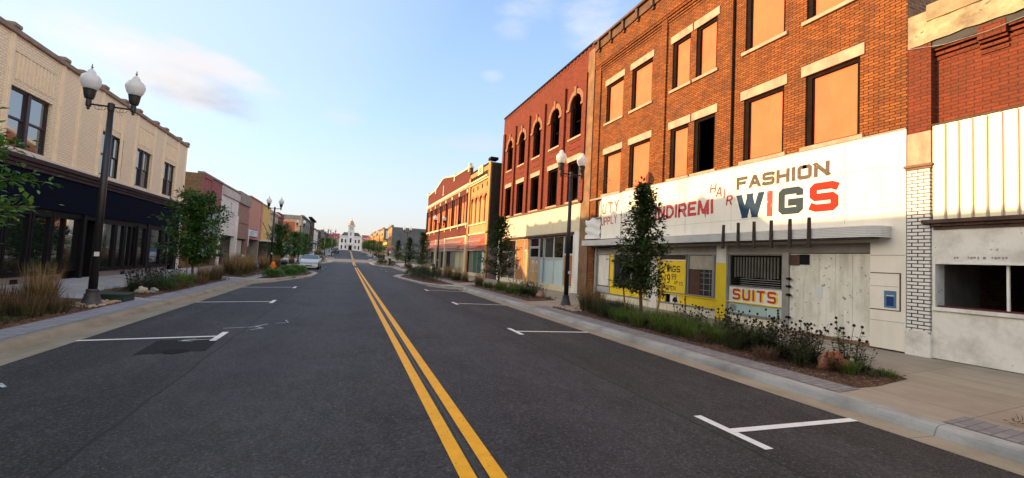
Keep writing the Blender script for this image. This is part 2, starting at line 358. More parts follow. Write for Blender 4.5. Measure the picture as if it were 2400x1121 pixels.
# asphalt
def asphalt():
    m, nt, b = newmat('asphalt'); v = coords(nt); t = N(nt, 'ShaderNodeTexCoord'); s = N(nt, 'ShaderNodeSeparateXYZ'); nt.links.new(t.outputs['Object'], s.inputs[0])
    f1 = tnoise(nt, v, 30, 6, .9); f2 = tnoise(nt, v, 110, 2, .8)
    patch = tnoise(nt, coords(nt, (1, .16, 1)), 1.1, 8, .68); blot = tnoise(nt, v, .6, 7, .68); fine = tnoise(nt, coords(nt, (1, .5, 1)), 7, 5, .75)
    wobx = fmath(nt, 'ADD', s.outputs[0], fmath(nt, 'MULTIPLY', fmath(nt, 'SUBTRACT', tnoise(nt, coords(nt, (0, 1, 0)), .8, 4), .5), .16))
    sx = fmath(nt, 'DIVIDE', fmath(nt, 'ADD', wobx, 6), 14)
    lane = ramp(nt, sx, [((-1.95+6)/14, 0), ((-1.90+6)/14, 1), ((3.78+6)/14, 1), ((3.82+6)/14, 0)])
    right = ramp(nt, sx, [(.68, 0), (.71, 1)])
    c = mixc(nt, lane, mixc(nt, right, (.010, .011, .015), (.014, .011, .010)), mixc(nt, ramp(nt, sx, [(.42, 0), (.62, 1)]), (.026, .028, .036), (.022, .0215, .024)))
    c = mixc(nt, ramp(nt, patch, [(.40, 0), (.64, .75)]), c, (.052, .051, .053))
    c = mixc(nt, ramp(nt, blot, [(.46, 0), (.62, .8)]), c, (.011, .011, .013))
    for xc in (-.55, 1.0-1.7+3.45, 2.75, .4): pass
    wheel = ramp(nt, fmath(nt, 'ABSOLUTE', fmath(nt, 'SUBTRACT', fmath(nt, 'ABSOLUTE', fmath(nt, 'SUBTRACT', wobx, 1.115)), 1.55)), [(0, .35), (.75, 0)]); c = mixc(nt, wheel, c, (.056, .057, .062))
    c = mixc(nt, ramp(nt, fine, [(.35, .55), (.52, 0)]), c, (.010, .010, .012)); c = mixc(nt, ramp(nt, fine, [(.52, 0), (.75, .45)]), c, (.070, .068, .068))
    c = mixc(nt, ramp(nt, f1, [(.32, 1), (.48, 0)]), c, (.002, .002, .003)); c = mixc(nt, ramp(nt, f1, [(.53, 0), (.66, .85)]), c, (.17, .165, .165))
    c = mixc(nt, ramp(nt, f2, [(.58, 0), (.72, .5)]), c, (.16, .15, .145))
    vo = N(nt, 'ShaderNodeTexVoronoi'); vo.inputs['Scale'].default_value = 9; nt.links.new(v, vo.inputs[0])
    sp = fmath(nt, 'MULTIPLY', ramp(nt, vo.outputs['Distance'], [(.035, 1), (.05, 0)]), ramp(nt, vo.outputs['Color'], [(.62, 0), (.66, .9)])); c = mixc(nt, sp, c, (.40, .36, .32))
    for x0, w_, k in ((-1.93, .030, .9), (3.80, .028, .95)):
        cr = ramp(nt, fmath(nt, 'ABSOLUTE', fmath(nt, 'SUBTRACT', wobx, x0)), [(0, k), (w_, 0)]); c = mixc(nt, cr, c, (.004, .004, .005))
    nt.links.new(c, b.inputs['Base Color']); b.inputs['Roughness'].default_value = .78; b.inputs['Specular IOR Level'].default_value = .4
    bump(nt, b, fmath(nt, 'ADD', f1, fmath(nt, 'MULTIPLY', fine, .6)), .9, .02); return m
M_asph = asphalt()
def concrete(name, col, jx=1.5, jy=1.5, stain=(.16, .12, .08), amt=.5, joint=.45):
    m, nt, b = newmat(name); v = coords(nt)
    bt = N(nt, 'ShaderNodeTexBrick'); bt.offset = 0; nt.links.new(v, bt.inputs[0]); bt.inputs['Scale'].default_value = 1
    bt.inputs['Brick Width'].default_value = jx; bt.inputs['Row Height'].default_value = jy; bt.inputs['Mortar Size'].default_value = .008
    bt.inputs['Color1'].default_value = (*col, 1); bt.inputs['Color2'].default_value = (*[x*.90 for x in col], 1); bt.inputs['Mortar'].default_value = (*[x*(1-joint) for x in col], 1)
    c = mixc(nt, ramp(nt, tnoise(nt, v, 1.1, 8, .65), [(.45, 0), (.75, amt)]), bt.outputs[0], stain)
    c = mixc(nt, ramp(nt, tnoise(nt, coords(nt, (6, .5, 6)), 1.4, 6, .6), [(.5, 0), (.8, amt)]), c, tuple(x*.5 for x in col))
    c = mixc(nt, ramp(nt, tnoise(nt, v, 60, 3, .7), [(.3, .35), (.5, 0)]), c, tuple(x*.55 for x in col))
    nt.links.new(c, b.inputs['Base Color']); b.inputs['Roughness'].default_value = .85; b.inputs['Specular IOR Level'].default_value = .25
    bump(nt, b, tnoise(nt, v, 45, 3), .25, .006); return m
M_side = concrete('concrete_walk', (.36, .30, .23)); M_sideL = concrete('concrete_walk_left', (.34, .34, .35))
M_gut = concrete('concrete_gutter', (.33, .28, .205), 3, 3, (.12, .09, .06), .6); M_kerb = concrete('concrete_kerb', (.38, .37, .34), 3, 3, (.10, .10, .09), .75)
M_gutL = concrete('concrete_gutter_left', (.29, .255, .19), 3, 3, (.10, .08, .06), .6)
def paver(name, c1, c2):
    m, nt, b = newmat(name); v = coords(nt)
    bt = N(nt, 'ShaderNodeTexBrick'); nt.links.new(v, bt.inputs[0]); bt.inputs['Scale'].default_value = 1
    bt.inputs['Brick Width'].default_value = .22; bt.inputs['Row Height'].default_value = .11; bt.inputs['Mortar Size'].default_value = .006
    bt.inputs['Color1'].default_value = (*c1, 1); bt.inputs['Color2'].default_value = (*c2, 1); bt.inputs['Mortar'].default_value = (.09, .085, .085, 1)
    c = mixc(nt, ramp(nt, tnoise(nt, v, 2.0, 6), [(.45, 0), (.8, .6)]), bt.outputs[0], (.16, .15, .15))
    nt.links.new(c, b.inputs['Base Color']); b.inputs['Roughness'].default_value = .85; bump(nt, b, fmath(nt, 'SUBTRACT', 1, bt.outputs['Fac']), .7, .006); return m
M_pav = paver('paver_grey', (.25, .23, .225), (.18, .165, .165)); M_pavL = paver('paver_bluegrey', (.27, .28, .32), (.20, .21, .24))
def mulchmat():
    m, nt, b = newmat('mulch'); v = coords(nt); vo = N(nt, 'ShaderNodeTexVoronoi'); vo.inputs['Scale'].default_value = 26; nt.links.new(coords(nt, (1, 1.8, 1)), vo.inputs[0])
    c = ramp(nt, vo.outputs['Color'], [(0, (.030, .014, .008)), (.4, (.085, .035, .018)), (.7, (.15, .075, .04)), (1, (.24, .15, .09))])
    c = mixc(nt, ramp(nt, tnoise(nt, v, 1.7, 5), [(.4, 0), (.7, .6)]), c, (.028, .018, .010))
    nt.links.new(c, b.inputs['Base Color']); b.inputs['Roughness'].default_value = .95; bump(nt, b, vo.outputs['Distance'], 1, .03); return m
M_mulch = mulchmat()
M_white = plain('road_white', (.72, .70, .67), .6, .1, 9, .2, chips=(.12, .12, .12), chipamt=.31, chipscale=22)
M_yel = plain('road_yellow', (.80, .37, .008), .6, .12, 7, .2, chips=(.10, .07, .03), chipamt=.33, chipscale=20)
M_seal = plain('crack_sealant', (.035, .032, .022), .5, .3, 8)
M_field = plain('dry_ground', (.16, .15, .10), .95, .3, .3)

# ground sheet out to the horizon
def gsheet():
    ys = [-300, -20, 0, 20, 40, 60]+list(range(64, 400, 6))+[420, 600, 1200, 3000]; xs = [-3000, -600, -60, -12, -5, 7, 12, 60, 600, 3000]
    mb = MB(); n = len(xs)
    for y in ys:
        for x in xs: mb.v.append((x, y, zr(y)-.16))
    for a in range(len(ys)-1):
        for b in range(n-1): mb.f.append([a*n+b, a*n+b+1, (a+1)*n+b+1, (a+1)*n+b]); mb.m.append(0)
    return struct(mb.build('ground', M_field))
gsheet()
LG, RG = -4.31, 6.05
struct(sheet('road', [(LG, -.055), (-2.2, -.004), (1.1, .012), (4.0, .004), (RG, -.043)], -14, 345, M_asph))
# cross street at the junction
X0, X1 = 80.5, 93.5
cs = MB()
for a, b in ((-60, LG), (RG, 60)):
    ys = ysplit(X0, X1)
    for q, p in zip(ys[:-1], ys[1:]): cs.poly([(a, q, zr(q)-.045), (b, q, zr(q)-.045), (b, p, zr(p)-.045), (a, p, zr(p)-.045)])
struct(cs.build('cross_street', M_asph))
M_xbrick = paver('junction_paving', (.20, .15, .13), (.15, .115, .10))
struct(sheet('junction_paving', [(LG+.3, -.030), (-2.2, .004), (1.1, .020), (4.0, .012), (RG-.3, -.030)], 81.2, 92.2, M_xbrick))
for y in (80.4, 92.6): struct(sheet('junction_band', [(LG+.1, -.030), (-2.2, .008), (1.1, .024), (4.0, .016), (RG-.1, -.026)], y, y+.55, M_kerb))
# gutters, kerbs, pavers, pavements (in two stretches either side of the cross street)
for s0, s1 in ((-14, X0), (X1, 330)):
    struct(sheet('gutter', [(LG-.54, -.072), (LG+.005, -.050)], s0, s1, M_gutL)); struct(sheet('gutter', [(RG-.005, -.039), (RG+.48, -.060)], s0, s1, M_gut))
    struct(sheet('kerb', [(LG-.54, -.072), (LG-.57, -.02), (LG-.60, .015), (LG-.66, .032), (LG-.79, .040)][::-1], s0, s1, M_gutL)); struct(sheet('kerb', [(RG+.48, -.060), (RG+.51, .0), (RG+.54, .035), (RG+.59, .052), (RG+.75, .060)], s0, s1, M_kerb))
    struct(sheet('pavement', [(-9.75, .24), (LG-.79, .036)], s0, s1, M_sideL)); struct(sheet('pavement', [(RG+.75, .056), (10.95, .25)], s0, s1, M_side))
# return kerbs to the cross street
k = MB()
for (a, b) in ((-60, LG-.36), (RG+.30, 60)):
    for y0, y1 in ((X0-.16, X0), (X1, X1+.16)): k.box(a, b, y0, y1, zr(y0)-.1, zr(y0)+.135)
struct(k.build('kerb', M_kerb))
lot = MB()
for a, b, y0, y1 in ((11, 60, 65, X0-.2), (11, 60, X1+.2, 119.7)):
    ys = ysplit(y0, y1)
    for q, p in zip(ys[:-1], ys[1:]): lot.poly([(a, q, zr(q)+.1), (b, q, zr(q)+.1), (b, p, zr(p)+.1), (a, p, zr(p)+.1)])
struct(lot.build('parking_lot', plain('lot_grass', (.10, .12, .05), .95, .35, 1.2)))
lot = MB()
ys = ysplit(X1+.2, 102.9)
for q, p in zip(ys[:-1], ys[1:]): lot.poly([(-40, q, zr(q)+.12), (-9.7, q, zr(q)+.12), (-9.7, p, zr(p)+.12), (-40, p, zr(p)+.12)])
struct(lot.build('side_pavement', M_side))
def flat(name, m, xs0, xs1, gaps, z):
    for a, b in gaps: struct(sheet(name, [(xs0, z(xs0)), (xs1, z(xs1))], a, b, m))
zR = lambda x: .060+(x-RG-.75)*.194/4.15+.004; zL = lambda x: .040+(LG-.79-x)*.204/4.65+.004
flat('paver_strip', M_pav, RG+.76, 7.30, [(-14, 3.05), (4.22, 15.2), (16.75, 27), (29, 54), (56, 79)], zR)
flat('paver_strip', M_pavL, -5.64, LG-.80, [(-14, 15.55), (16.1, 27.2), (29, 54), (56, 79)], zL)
# bulb-outs: concrete rim + bed
def bulb(outer, inner, bedname='planting_bed'):
    struct(MB().prism(outer, lambda x, y: zr(y)-.10, lambda x, y: zr(y)+.075).build('bulb_out', M_kerb))
    struct(MB().prism(inner, lambda x, y: zr(y)+.02, lambda x, y: zr(y)+.095).build(bedname, M_mulch))
def gapron(pts): struct(MB().prism(pts, lambda x, y: zr(y)-.10, lambda x, y: zr(y)-.012+.03*0).build('gutter_apron', M_gut))
gapron([(-4.6, 24.8), (-4.25, 25.0), (-3.55, 26.5), (-2.7, 30.3), (-1.75, 31.4), (-1.60, 38.6), (-2.1, 40.2), (-4.6, 42.6)])
bulb([(-4.9, 26.3), (-4.30, 26.6), (-3.75, 27.3), (-3.0, 30.8), (-2.15, 32), (-2.05, 37.2), (-2.5, 39.2), (-4.3, 41.6), (-4.9, 41.6)], [(-4.6, 27.4), (-4.0, 27.9), (-3.3, 31.2), (-2.5, 32.4), (-2.4, 36.8), (-2.8, 38.8), (-4.3, 40.8), (-4.6, 40.8)])
gapron([(6.4, 24.2), (5.6, 24.4), (4.15, 27.2), (3.55, 31.8), (3.2, 36.8), (3.1, 38.2), (4.2, 40.5), (6.4, 43)])
bulb([(6.8, 25.0), (5.6, 25.4), (4.5, 27.8), (4.0, 32), (3.6, 36.5), (4.3, 39.4), (6.3, 41.8), (6.8, 41.8)], [(6.5, 27.0), (5.6, 26.8), (4.9, 28.4), (4.4, 32.2), (4.1, 35.8), (4.7, 38.6), (6.2, 41), (6.5, 41)])
for sgn in (0, 1):
    if sgn == 0:
        gapron([(-4.9, 65), (-4.2, 65.5), (-3.5, 67.5), (-2.2, 76.6), (-1.7, 77.6), (-1.7, 80.3), (-4.9, 80.3)])
        bulb([(-6.6, 66.5), (-4.6, 66.8), (-4.0, 68.5), (-2.6, 77), (-2.2, 78), (-2.2, 79.8), (-6.6, 79.8)], [(-6.2, 67.5), (-4.9, 67.7), (-4.4, 69), (-3.0, 76.5), (-3.0, 78.6), (-6.2, 78.6)])
        bulb([(-6.6, 94), (-2.6, 94), (-2.4, 96), (-4.3, 104), (-6.6, 104)], [(-6.3, 95), (-3.2, 95), (-3.0, 96.5), (-4.4, 103), (-6.3, 103)])
    else:
        gapron([(6.6, 65), (5.7, 65.4), (4.2, 68), (3.35, 70.5), (3.2, 80.3), (6.6, 80.3)])
        bulb([(8.4, 66.5), (6.1, 66.6), (4.7, 68.8), (3.8, 71), (3.7, 79.8), (8.4, 79.8)], [(8.0, 67.3), (6.3, 67.4), (5.1, 69.4), (4.3, 71.4), (4.2, 78.6), (8.0, 78.6)])
        bulb([(8.4, 94), (4.3, 94), (4.2, 96), (6.1, 104), (8.4, 104)], [(8.0, 95), (4.9, 95), (4.8, 96.5), (6.3, 103), (8.0, 103)])
for q in ([(-4.9, 120), (-3.6, 122), (-3.4, 128), (-4.9, 132)], [(6.6, 118), (5.1, 121), (5.0, 128), (6.6, 131)], [(-4.9, 168), (-3.4, 171), (-3.4, 178), (-4.9, 182)], [(6.6, 168), (5.0, 171), (5.0, 178), (6.6, 182)]):
    struct(MB().prism(q, lambda x, y: zr(y)-.10, lambda x, y: zr(y)+.075).build('bulb_out', M_kerb))
# planting beds along the kerbs
def bed(pts, side):
    z = zR if side > 0 else zL
    cx = sum(p[0] for p in pts)/len(pts); cy = sum(p[1] for p in pts)/len(pts)
    mb = MB(); n = len(pts); rings = []
    for s_, h in ((1, 0), (.93, .03), (.6, .05)):
        i = len(mb.v); mb.v += [(cx+(a-cx)*s_, cy+(b-cy)*(1-(1-s_)*.35), z(a)+h+zr(b)) for a, b in pts]; rings.append(i)
    for a, b in zip(rings[:-1], rings[1:]):
        for k in range(n): mb.f.append([a+k, a+(k+1) % n, b+(k+1) % n, b+k]); mb.m.append(0)
    mb.f.append([rings[-1]+k for k in range(n)]); mb.m.append(0)
    return struct(mb.build('planting_bed', M_mulch))
BEDR = [[(7.28, -12), (8.6, -12), (8.62, 2.85), (7.28, 2.55)], [(7.28, 4.28), (7.7, 4.22), (8.62, 4.30), (8.75, 5), (8.75, 12.2), (8.75, 13.3), (7.28, 13.2)], [(7.28, 16.85), (8.6, 16.9), (8.65, 25.9), (7.28, 26.4)], [(7.28, 29.2), (8.5, 29.2), (8.5, 53.5), (7.28, 53.5)], [(7.28, 56), (8.5, 56), (8.5, 66), (7.28, 66)]]
BEDL = [[(-7.3, -12), (-5.62, -12), (-5.62, 13.7), (-7.3, 13.9)], [(-7.2, 16.6), (-6.2, 16.45), (-5.62, 16.2), (-5.62, 26.6), (-7.2, 26.4)], [(-7.2, 28.4), (-5.3, 28.2), (-5.3, 53.5), (-7.2, 53.5)], [(-7.2, 56), (-5.62, 56), (-5.62, 66), (-7.2, 66)]]
for q in BEDR: bed(q, 1)
for q in BEDL: bed(q, -1)
# road paint
def line(name, pts, wdt, m, z=.006, lab=None):
    mb = MB()
    for (xa, ya), (xb, yb) in zip(pts[:-1], pts[1:]):
        d = Vector((xb-xa, yb-ya)).normalized(); nx, ny = -d.y*wdt/2, d.x*wdt/2
        st = max(1, int(abs(yb-ya)/4))
        for i in range(st):
            f0, f1 = i/st, (i+1)/st; p = (xa+(xb-xa)*f0, ya+(yb-ya)*f0); q = (xa+(xb-xa)*f1, ya+(yb-ya)*f1)
            mb.poly([(p[0]+nx, p[1]+ny, zx(p[0]+nx, p[1])+z), (p[0]-nx, p[1]-ny, zx(p[0]-nx, p[1])+z), (q[0]-nx, q[1]-ny, zx(q[0]-nx, q[1])+z), (q[0]+nx, q[1]+ny, zx(q[0]+nx, q[1])+z)], True)
    return mb
def zx(x, y):
    P = [(LG-.4, -.056), (LG, -.055), (-2.2, -.004), (1.1, .012), (4.0, .004), (RG, -.043), (RG+.4, -.05)]
    for (a, b), (c, d) in zip(P[:-1], P[1:]):
        if a <= x <= c: return b+(d-b)*(x-a)/(c-a)+zr(y)
    return zr(y)
for y0, y1 in ((-10, 79.8), (94.2, 330)):
    for dx in (-.115, .115): struct(line('yellow_line', [(1.115+dx, y0), (1.115+dx, y1)], .13, M_yel).build('yellow_line', M_yel))
struct(line('s', [(1.115+.012*sin(i*1.7)*(i % 3), -9+i*.9) for i in range(50)], .028, M_seal, .005).build('crack_sealant', M_seal))
stalls = [(1, 3.5786-6.4+6.4*k) for k in range(0, 5) if k < 5]+[(1, 48.18), (1, 54.58), (1, 60.98)]+[(-1, 9.8325-6.4*2+6.4*k) for k in range(0, 5)]+[(-1, 47.73), (-1, 54.13), (-1, 60.53)]
for y in (108, 114.4, 140, 146.4, 152.8): stalls += [(1, y), (-1, y)]
for sd_, y in stalls:
    if sd_ > 0: xt, xe = 4.0, RG+.02
    else: xt, xe = -2.1944, LG-.02
    mb = line('m', [(xt, y), (xe, y)], .105, M_white, .006)
    a = .47; xx = xt
    for q in (-1,):
        b_ = line('m', [(xt, y-a), (xt, y-.055)], .11, M_white, .006); mb.v, n0 = mb.v+b_.v, len(mb.v); mb.f += [[i+n0 for i in f] for f in b_.f]; mb.m += b_.m
        b_ = line('m', [(xt, y+.055), (xt, y+a)], .11, M_white, .006); n0 = len(mb.v); mb.v += b_.v; mb.f += [[i+n0 for i in f] for f in b_.f]; mb.m += b_.m
        if sd_ > 0: pt = [(xt-.055, y-.055), (xt, y-.055), (xt, y+.055), (xt-.055, y+.055)]
        else: pt = [(xt, y-.055), (xt+.055, y-.055), (xt+.055, y+.055), (xt, y+.055)]
        mb.poly([(p, q_, zx(p, q_)+.006) for p, q_ in pt])
    struct(mb.build('stall_marking', M_white))
# dark repair patch with manhole, utility spray marks
M_patch = plain('asphalt_patch', (.013, .0125, .0135), .8, .5, 18, 1.0, spec=.2, chips=(.07, .07, .07), chipamt=.36, chipscale=45)
struct(MB().prism([(-3.0, 8.38), (-2.07, 8.48), (-2.14, 9.68), (-3.08, 9.58)], lambda x, y: zx(x, y)-.01, lambda x, y: zx(x, y)+.004).build('asphalt_patch', M_patch))
mh = MB(); mh.lathe(-2.48, 8.50, [(.17, zx(-2.48, 8.5)-.02), (.17, zx(-2.48, 8.5)+.008), (.14, zx(-2.48, 8.5)+.008), (.13, zx(-2.48, 8.5)+.005), (.001, zx(-2.48, 8.5)+.006)], 20)
tag(mh.build('manhole_cover', plain('iron', (.018, .016, .015), .85, .3, 12, .5, spec=.1)), 'small round iron cover in the dark asphalt patch', 'manhole cover')
M_spray = plain('spray_paint', (.42, .50, .52), .7, .2, 8, chips=(.06, .06, .07), chipamt=.42, chipscale=16)
sp = [([(-2.12, 9.52), (-2.72, 9.45)], .04), ([(-2.5, 9.56), (-2.74, 9.45), (-2.5, 9.36)], .04), ([(-1.72, 10.9), (-2.35, 10.75)], .035), ([(-1.6, 11.3), (-1.78, 10.95), (-1.6, 10.7), (-1.8, 10.5)], .04), ([(-1.45, 11.4), (-1.2, 11.5), (-1.3, 11.9)], .03), ([(-4.2, 6.9), (-3.9, 6.7), (-3.6, 6.8), (-3.75, 7.0), (-4.0, 6.95), (-4.25, 7.2)], .04)]
for p, wq in sp: struct(line('s', p, wq, M_spray, .011).build('spray_marking', M_spray))

# ------------------------------------------------------------------ building materials
B_or = brick('brick_orange', (.43, .138, .028), (.25, .070, .015), (.052, .026, .014), .205, .066, .0095, dirt=.65, bmp=1)
B_red = brick('brick_red', (.30, .058, .028), (.20, .038, .020), (.10, .035, .022), .21, .068, .008, dirt=.30)
B_rust = brick('brick_rust', (.26, .055, .022), (.19, .042, .018), (.10, .03, .017), .23, .072, .008, dirt=.45)
B_maroon = brick('brick_maroon', (.21, .040, .028), (.16, .030, .022), (.12, .035, .025), .23, .08, .007)
B_old = brick('brick_exposed', (.33, .13, .05), (.14, .06, .03), (.30, .22, .15), .23, .078, .012, dirt=.7)
B_cream = brick('brick_cream', (.80, .68, .50), (.76, .64, .47), (.60, .50, .37), .23, .085, .012, dirt=.10, dirtcol=(.34, .27, .20), paint=1, bmp=1)
B_tan = brick('brick_tan', (.30, .22, .13), (.22, .15, .09), (.14, .11, .08), .24, .09, .012)
B_pink = brick('brick_pink', (.40, .15, .155), (.34, .12, .13), (.28, .12, .12), .23, .085, .008, dirt=.2)
B_white = brick('brick_glazed_white', (.80, .77, .72), (.76, .73, .68), (.035, .028, .025), .20, .072, .0115, rough=.35, dirt=.12, paint=1, bmp=.5)
B_dark = brick('brick_dark', (.085, .060, .048), (.06, .045, .038), (.04, .035, .03), .23, .08, .008)
B_yel = brick('brick_ochre', (.50, .29, .11), (.43, .24, .09), (.34, .19, .08), .23, .08, .006, dirt=.25, paint=1)
B_grey = brick('brick_grey', (.26, .26, .27), (.21, .21, .22), (.15, .15, .15), .3, .12, .008)
M_lime = plain('limestone', (.50, .325, .235), .8, .2, 4, .4, grime=.55, streak=True)
M_stone = plain('rough_stone', (.42, .34, .22), .95, .45, 3, 1.0, grime=.8, chips=(.16, .11, .07), chipamt=.36, chipscale=3)
M_board = plain('orange_board', (.80, .165, .068), .75, .12, 1.5, .15, chips=(.28, .08, .035), chipamt=.25, chipscale=12, grime=.22, streak=True)
M_dwood = plain('dark_wood', (.014, .008, .007), .85, .4, 6, .5, spec=.1)
M_signw = plain('white_sign_panel', (.82, .76, .65), .5, .04, .8, .03, grime=.14, streak=True)
M_wpaint = plain('white_paint_worn', (.78, .75, .68), .7, .08, 2, .2, grime=.35, streak=True, chips=(.22, .18, .13), chipamt=.27, chipscale=7)
M_stuc = plain('white_stucco', (.76, .73, .66), .85, .08, 2, .35, grime=.4, chips=(.34, .27, .18), chipamt=.335, chipscale=4)
M_ply = plain('white_plywood', (.76, .73, .63), .8, .10, 2, .3, grime=.42, streak=True, chips=(.16, .14, .10), chipamt=.355, chipscale=9)
M_creamp = plain('cream_panel', (.70, .60, .40), .6, .05, 1, .1, grime=.15, streak=True)
M_alu = plain('aluminium_grey', (.34, .33, .31), .45, .12, 5, .1, spec=.5, metal=.4)
M_greyw = plain('grey_timber', (.30, .28, .25), .8, .2, 4, .3, grime=.4, streak=True)
M_yelp = plain('yellow_paint', (.86, .60, .02), .6, .07, 2, .15, grime=.12, chips=(.55, .50, .38), chipamt=.22, chipscale=5)
M_mint = plain('mint_panel', (.42, .56, .52), .5, .06, 2, .1, grime=.15)
M_tile = plain('cream_tile', (.78, .70, .52), .4, .06, 3, .1, grime=.2, streak=True)
M_osb = plain('chipboard', (.40, .17, .055), .8, .35, 8, .4, chips=(.14, .06, .03), chipamt=.4, chipscale=12)
M_osbd = plain('dark_chipboard', (.12, .085, .07), .8, .4, 9, .4, chips=(.3, .22, .17), chipamt=.3, chipscale=14)
M_plyo = plain('orange_plywood', (.62, .33, .10), .6, .12, 2.5, .15)
M_lblue = plain('pale_blue_panel', (.50, .62, .62), .5, .05, 2, .05)
M_gl = glass('shop_glass', (.010, .010, .010), .03, .4); M_glb = glass('left_shop_glass', (.010, .014, .014), .02, 1.0); M_glb.node_tree.nodes['Principled BSDF'].inputs['IOR'].default_value = 2.3; M_glw = glass('window_glass', (.02, .035, .05), .04, 1.0, .01)
M_glw.node_tree.nodes['Principled BSDF'].inputs['IOR'].default_value = 2.3; M_gld = glass('dusty_glass', (.045, .042, .038), .12, .5)
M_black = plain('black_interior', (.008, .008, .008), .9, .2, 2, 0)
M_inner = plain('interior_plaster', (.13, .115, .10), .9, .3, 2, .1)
M_roof = plain('roof_felt', (.07, .07, .07), .9, .3, .6, .2)
M_navy = plain('navy_sign_board', (.004, .006, .016), .85, .12, 2, .03, spec=.04)
M_corn = plain('brown_cornice', (.050, .038, .042), .85, .2, 3, .2, spec=.08)
M_cope = plain('coping_stone', (.24, .185, .15), .85, .25, 3, .4, grime=.5)
M_blackf = plain('black_frame', (.006, .006, .008), .6, .2, 4, 0, spec=.12)
M_purp = plain('dark_bronze_frame', (.035, .025, .032), .45, .15, 3, 0)
M_gran = plain('grey_granite', (.20, .185, .175), .6, .35, 16, .3)
M_cream = plain('cream_stone', (.62, .53, .33), .8, .12, 3, .3, grime=.25)
M_steel = plain('rusted_steel', (.10, .055, .04), .8, .45, 5, .5)
M_metal = None
def clad():
    m, nt, b = newmat('cream_cladding'); v = coords(nt, (1, 1, .08)); n = tnoise(nt, v, 4, 5)
    c = mixc(nt, ramp(nt, n, [(.35, 0), (.7, 1)]), (.72, .64, .44), (.84, .78, .58)); nt.links.new(c, b.inputs['Base Color'])
    b.inputs['Roughness'].default_value = .38; b.inputs['Metallic'].default_value = .15; MATS['cream_cladding'] = m; return m
M_clad = clad()

def building(name, side, X, y0, y1, ztop, depth, label, roofz=None):
    z0 = zr((y0+y1)/2); t = thing(name, (X, (y0+y1)/2, z0), label, 'building'); t['_'] = 0; del t['_']
    return t
def shell(t, side, X, y0, y1, z0, z1, depth, mat, front=.25, floors=(), near=True):
    dF = -front-.01
    # side, back walls and roof; the facade itself is separate
    d0 = -.012; m = MB(side, X)
    m.fb(y0, y0+.25, z0, z1, -depth, d0); m.fb(y1-.25, y1, z0, z1, -depth, d0); m.fb(y0+.25, y1-.25, z0, z1, -depth, -depth+.25)
    m.build('side_wall', mat, t)
    r_ = MB(side, X); r_.fb(y0+.25, y1-.25, z1-.7, z1-.5, -depth+.25, d0); r_.build('roof', M_roof, t)
    if floors:
        f = MB(side, X)
        for z in floors: f.fb(y0+.25, y1-.25, z-.15, z, -depth+.25, dF)
        f.fb(y0+.25, y1-.25, z0, z0+.02, -depth+.25, dF)
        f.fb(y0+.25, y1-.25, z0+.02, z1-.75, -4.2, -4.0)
        f.build('floor', M_inner, t)
RX, LX = 10.85, -9.65

# ================================================================== R1: orange brick three-storey shop building
t = thing('brick_shop_building', (RX, 11.8, .25), 'tall orange brick building with boarded windows above a long white shop sign reading FASHION WIGS', 'building')
y0, y1 = 5.42, 18.1
UP = [(15.81, 17.13), (13.87, 15.20), (11.81, 12.72), (10.63, 11.55), (8.20, 9.48), (6.33, 7.61)]
holes = [(a, b, 8.40, 10.20) for a, b in UP]+[(a, b, 5.05, 6.92) for a, b in UP]
RC = -.07
m = MB(1, RX); m.wall(y0, 9.80, 4.90, 11.35, [h for h in holes if h[1] < 9.8], 0, .30)
m.wall(9.95, 13.0, 4.90, 11.32, [h for h in holes if 9.9 < h[0] < 13], RC, .26); m.wall(13.30, 17.6, 4.90, 11.32, [h for h in holes if h[0] > 13.2], RC, .26)
m.fb(9.80, 9.95, 4.9, 11.35, -.3, .0); m.fb(13.0, 13.30, 4.9, 11.35, -.3, .0); m.fb(17.6, y1, 0.25, 11.35, -.3, .0)
m.fb(y0, y1, 11.35, 12.25, -.3, .03); m.build('brick_wall', B_or, t)
m = MB(1, RX)
for a, b in ((9.95, 13.0), (13.3, 17.6)):
    for i in range(3): m.fb(a, b, 11.02+.11*i, 11.02+.11*i+.075, RC, RC+.02+.018*i)
m.fb(y0, y1, 11.44, 11.50, .03, .06); m.build('corbel_band', B_or, t)
# cornice with brackets
m = MB(1, RX); m.fb(y0, y1, 12.25, 12.62, -.2, .10); m.fb(y0, y1, 12.62, 12.72, -.2, .22)
m.build('cornice', plain('rust_cornice', (.13, .065, .04), .8, .5, 3, .5, grime=.6), t)
for i in range(13):
    y = y0+.5+i*.98; b_ = MB(1, RX); b_.fprism([(y-.07, 12.20), (y+.07, 12.20), (y+.07, 12.60), (y-.07, 12.60)], .10, .19); b_.fb(y-.05, y+.05, 12.08, 12.20, .04, .12)
    b_.build('cornice_bracket', MATS['rust_cornice'], t)
def board_window(t, a, b, z0, z1, d, board=True, lint=.28, mat=M_board, dep=.16, yshift=0):
    f = MB(1, RX); w_ = .085
    f.fb(a, a+w_, z0, z1, d-dep, d-.05); f.fb(b-w_*1.6, b, z0, z1, d-dep, d-.05); f.fb(a+w_, b-w_*1.6, z1-w_*1.1, z1, d-dep, d-.05); f.fb(a+w_, b-w_*1.6, z0, z0+.05, d-dep, d-.05)
    f.fb(b-w_*1.6-.03, b-w_*1.6, z0+.05, z1-w_*1.1, d-dep, d-.09)
    f = f.build('window', M_dwood, t)
    s = MB(1, RX); s.fb(a-.09, b+.09, z0-.10, z0-.002, d-.20, d+.07); s.build('sill', M_lime, f, bevel=.008)
    l = MB(1, RX); l.fb(a-.10, b+.10, z1+.002, z1+lint, d-.20, d+.035); l.build('lintel', M_lime, f, bevel=.008)
    if board:
        q = MB(1, RX); q.fb(a+w_+.004, b-w_*1.6-.034, z0+.052, z1-w_*1.1-.003, d-dep+.02, d-dep+.045); q.build('board', mat, f)
    return f
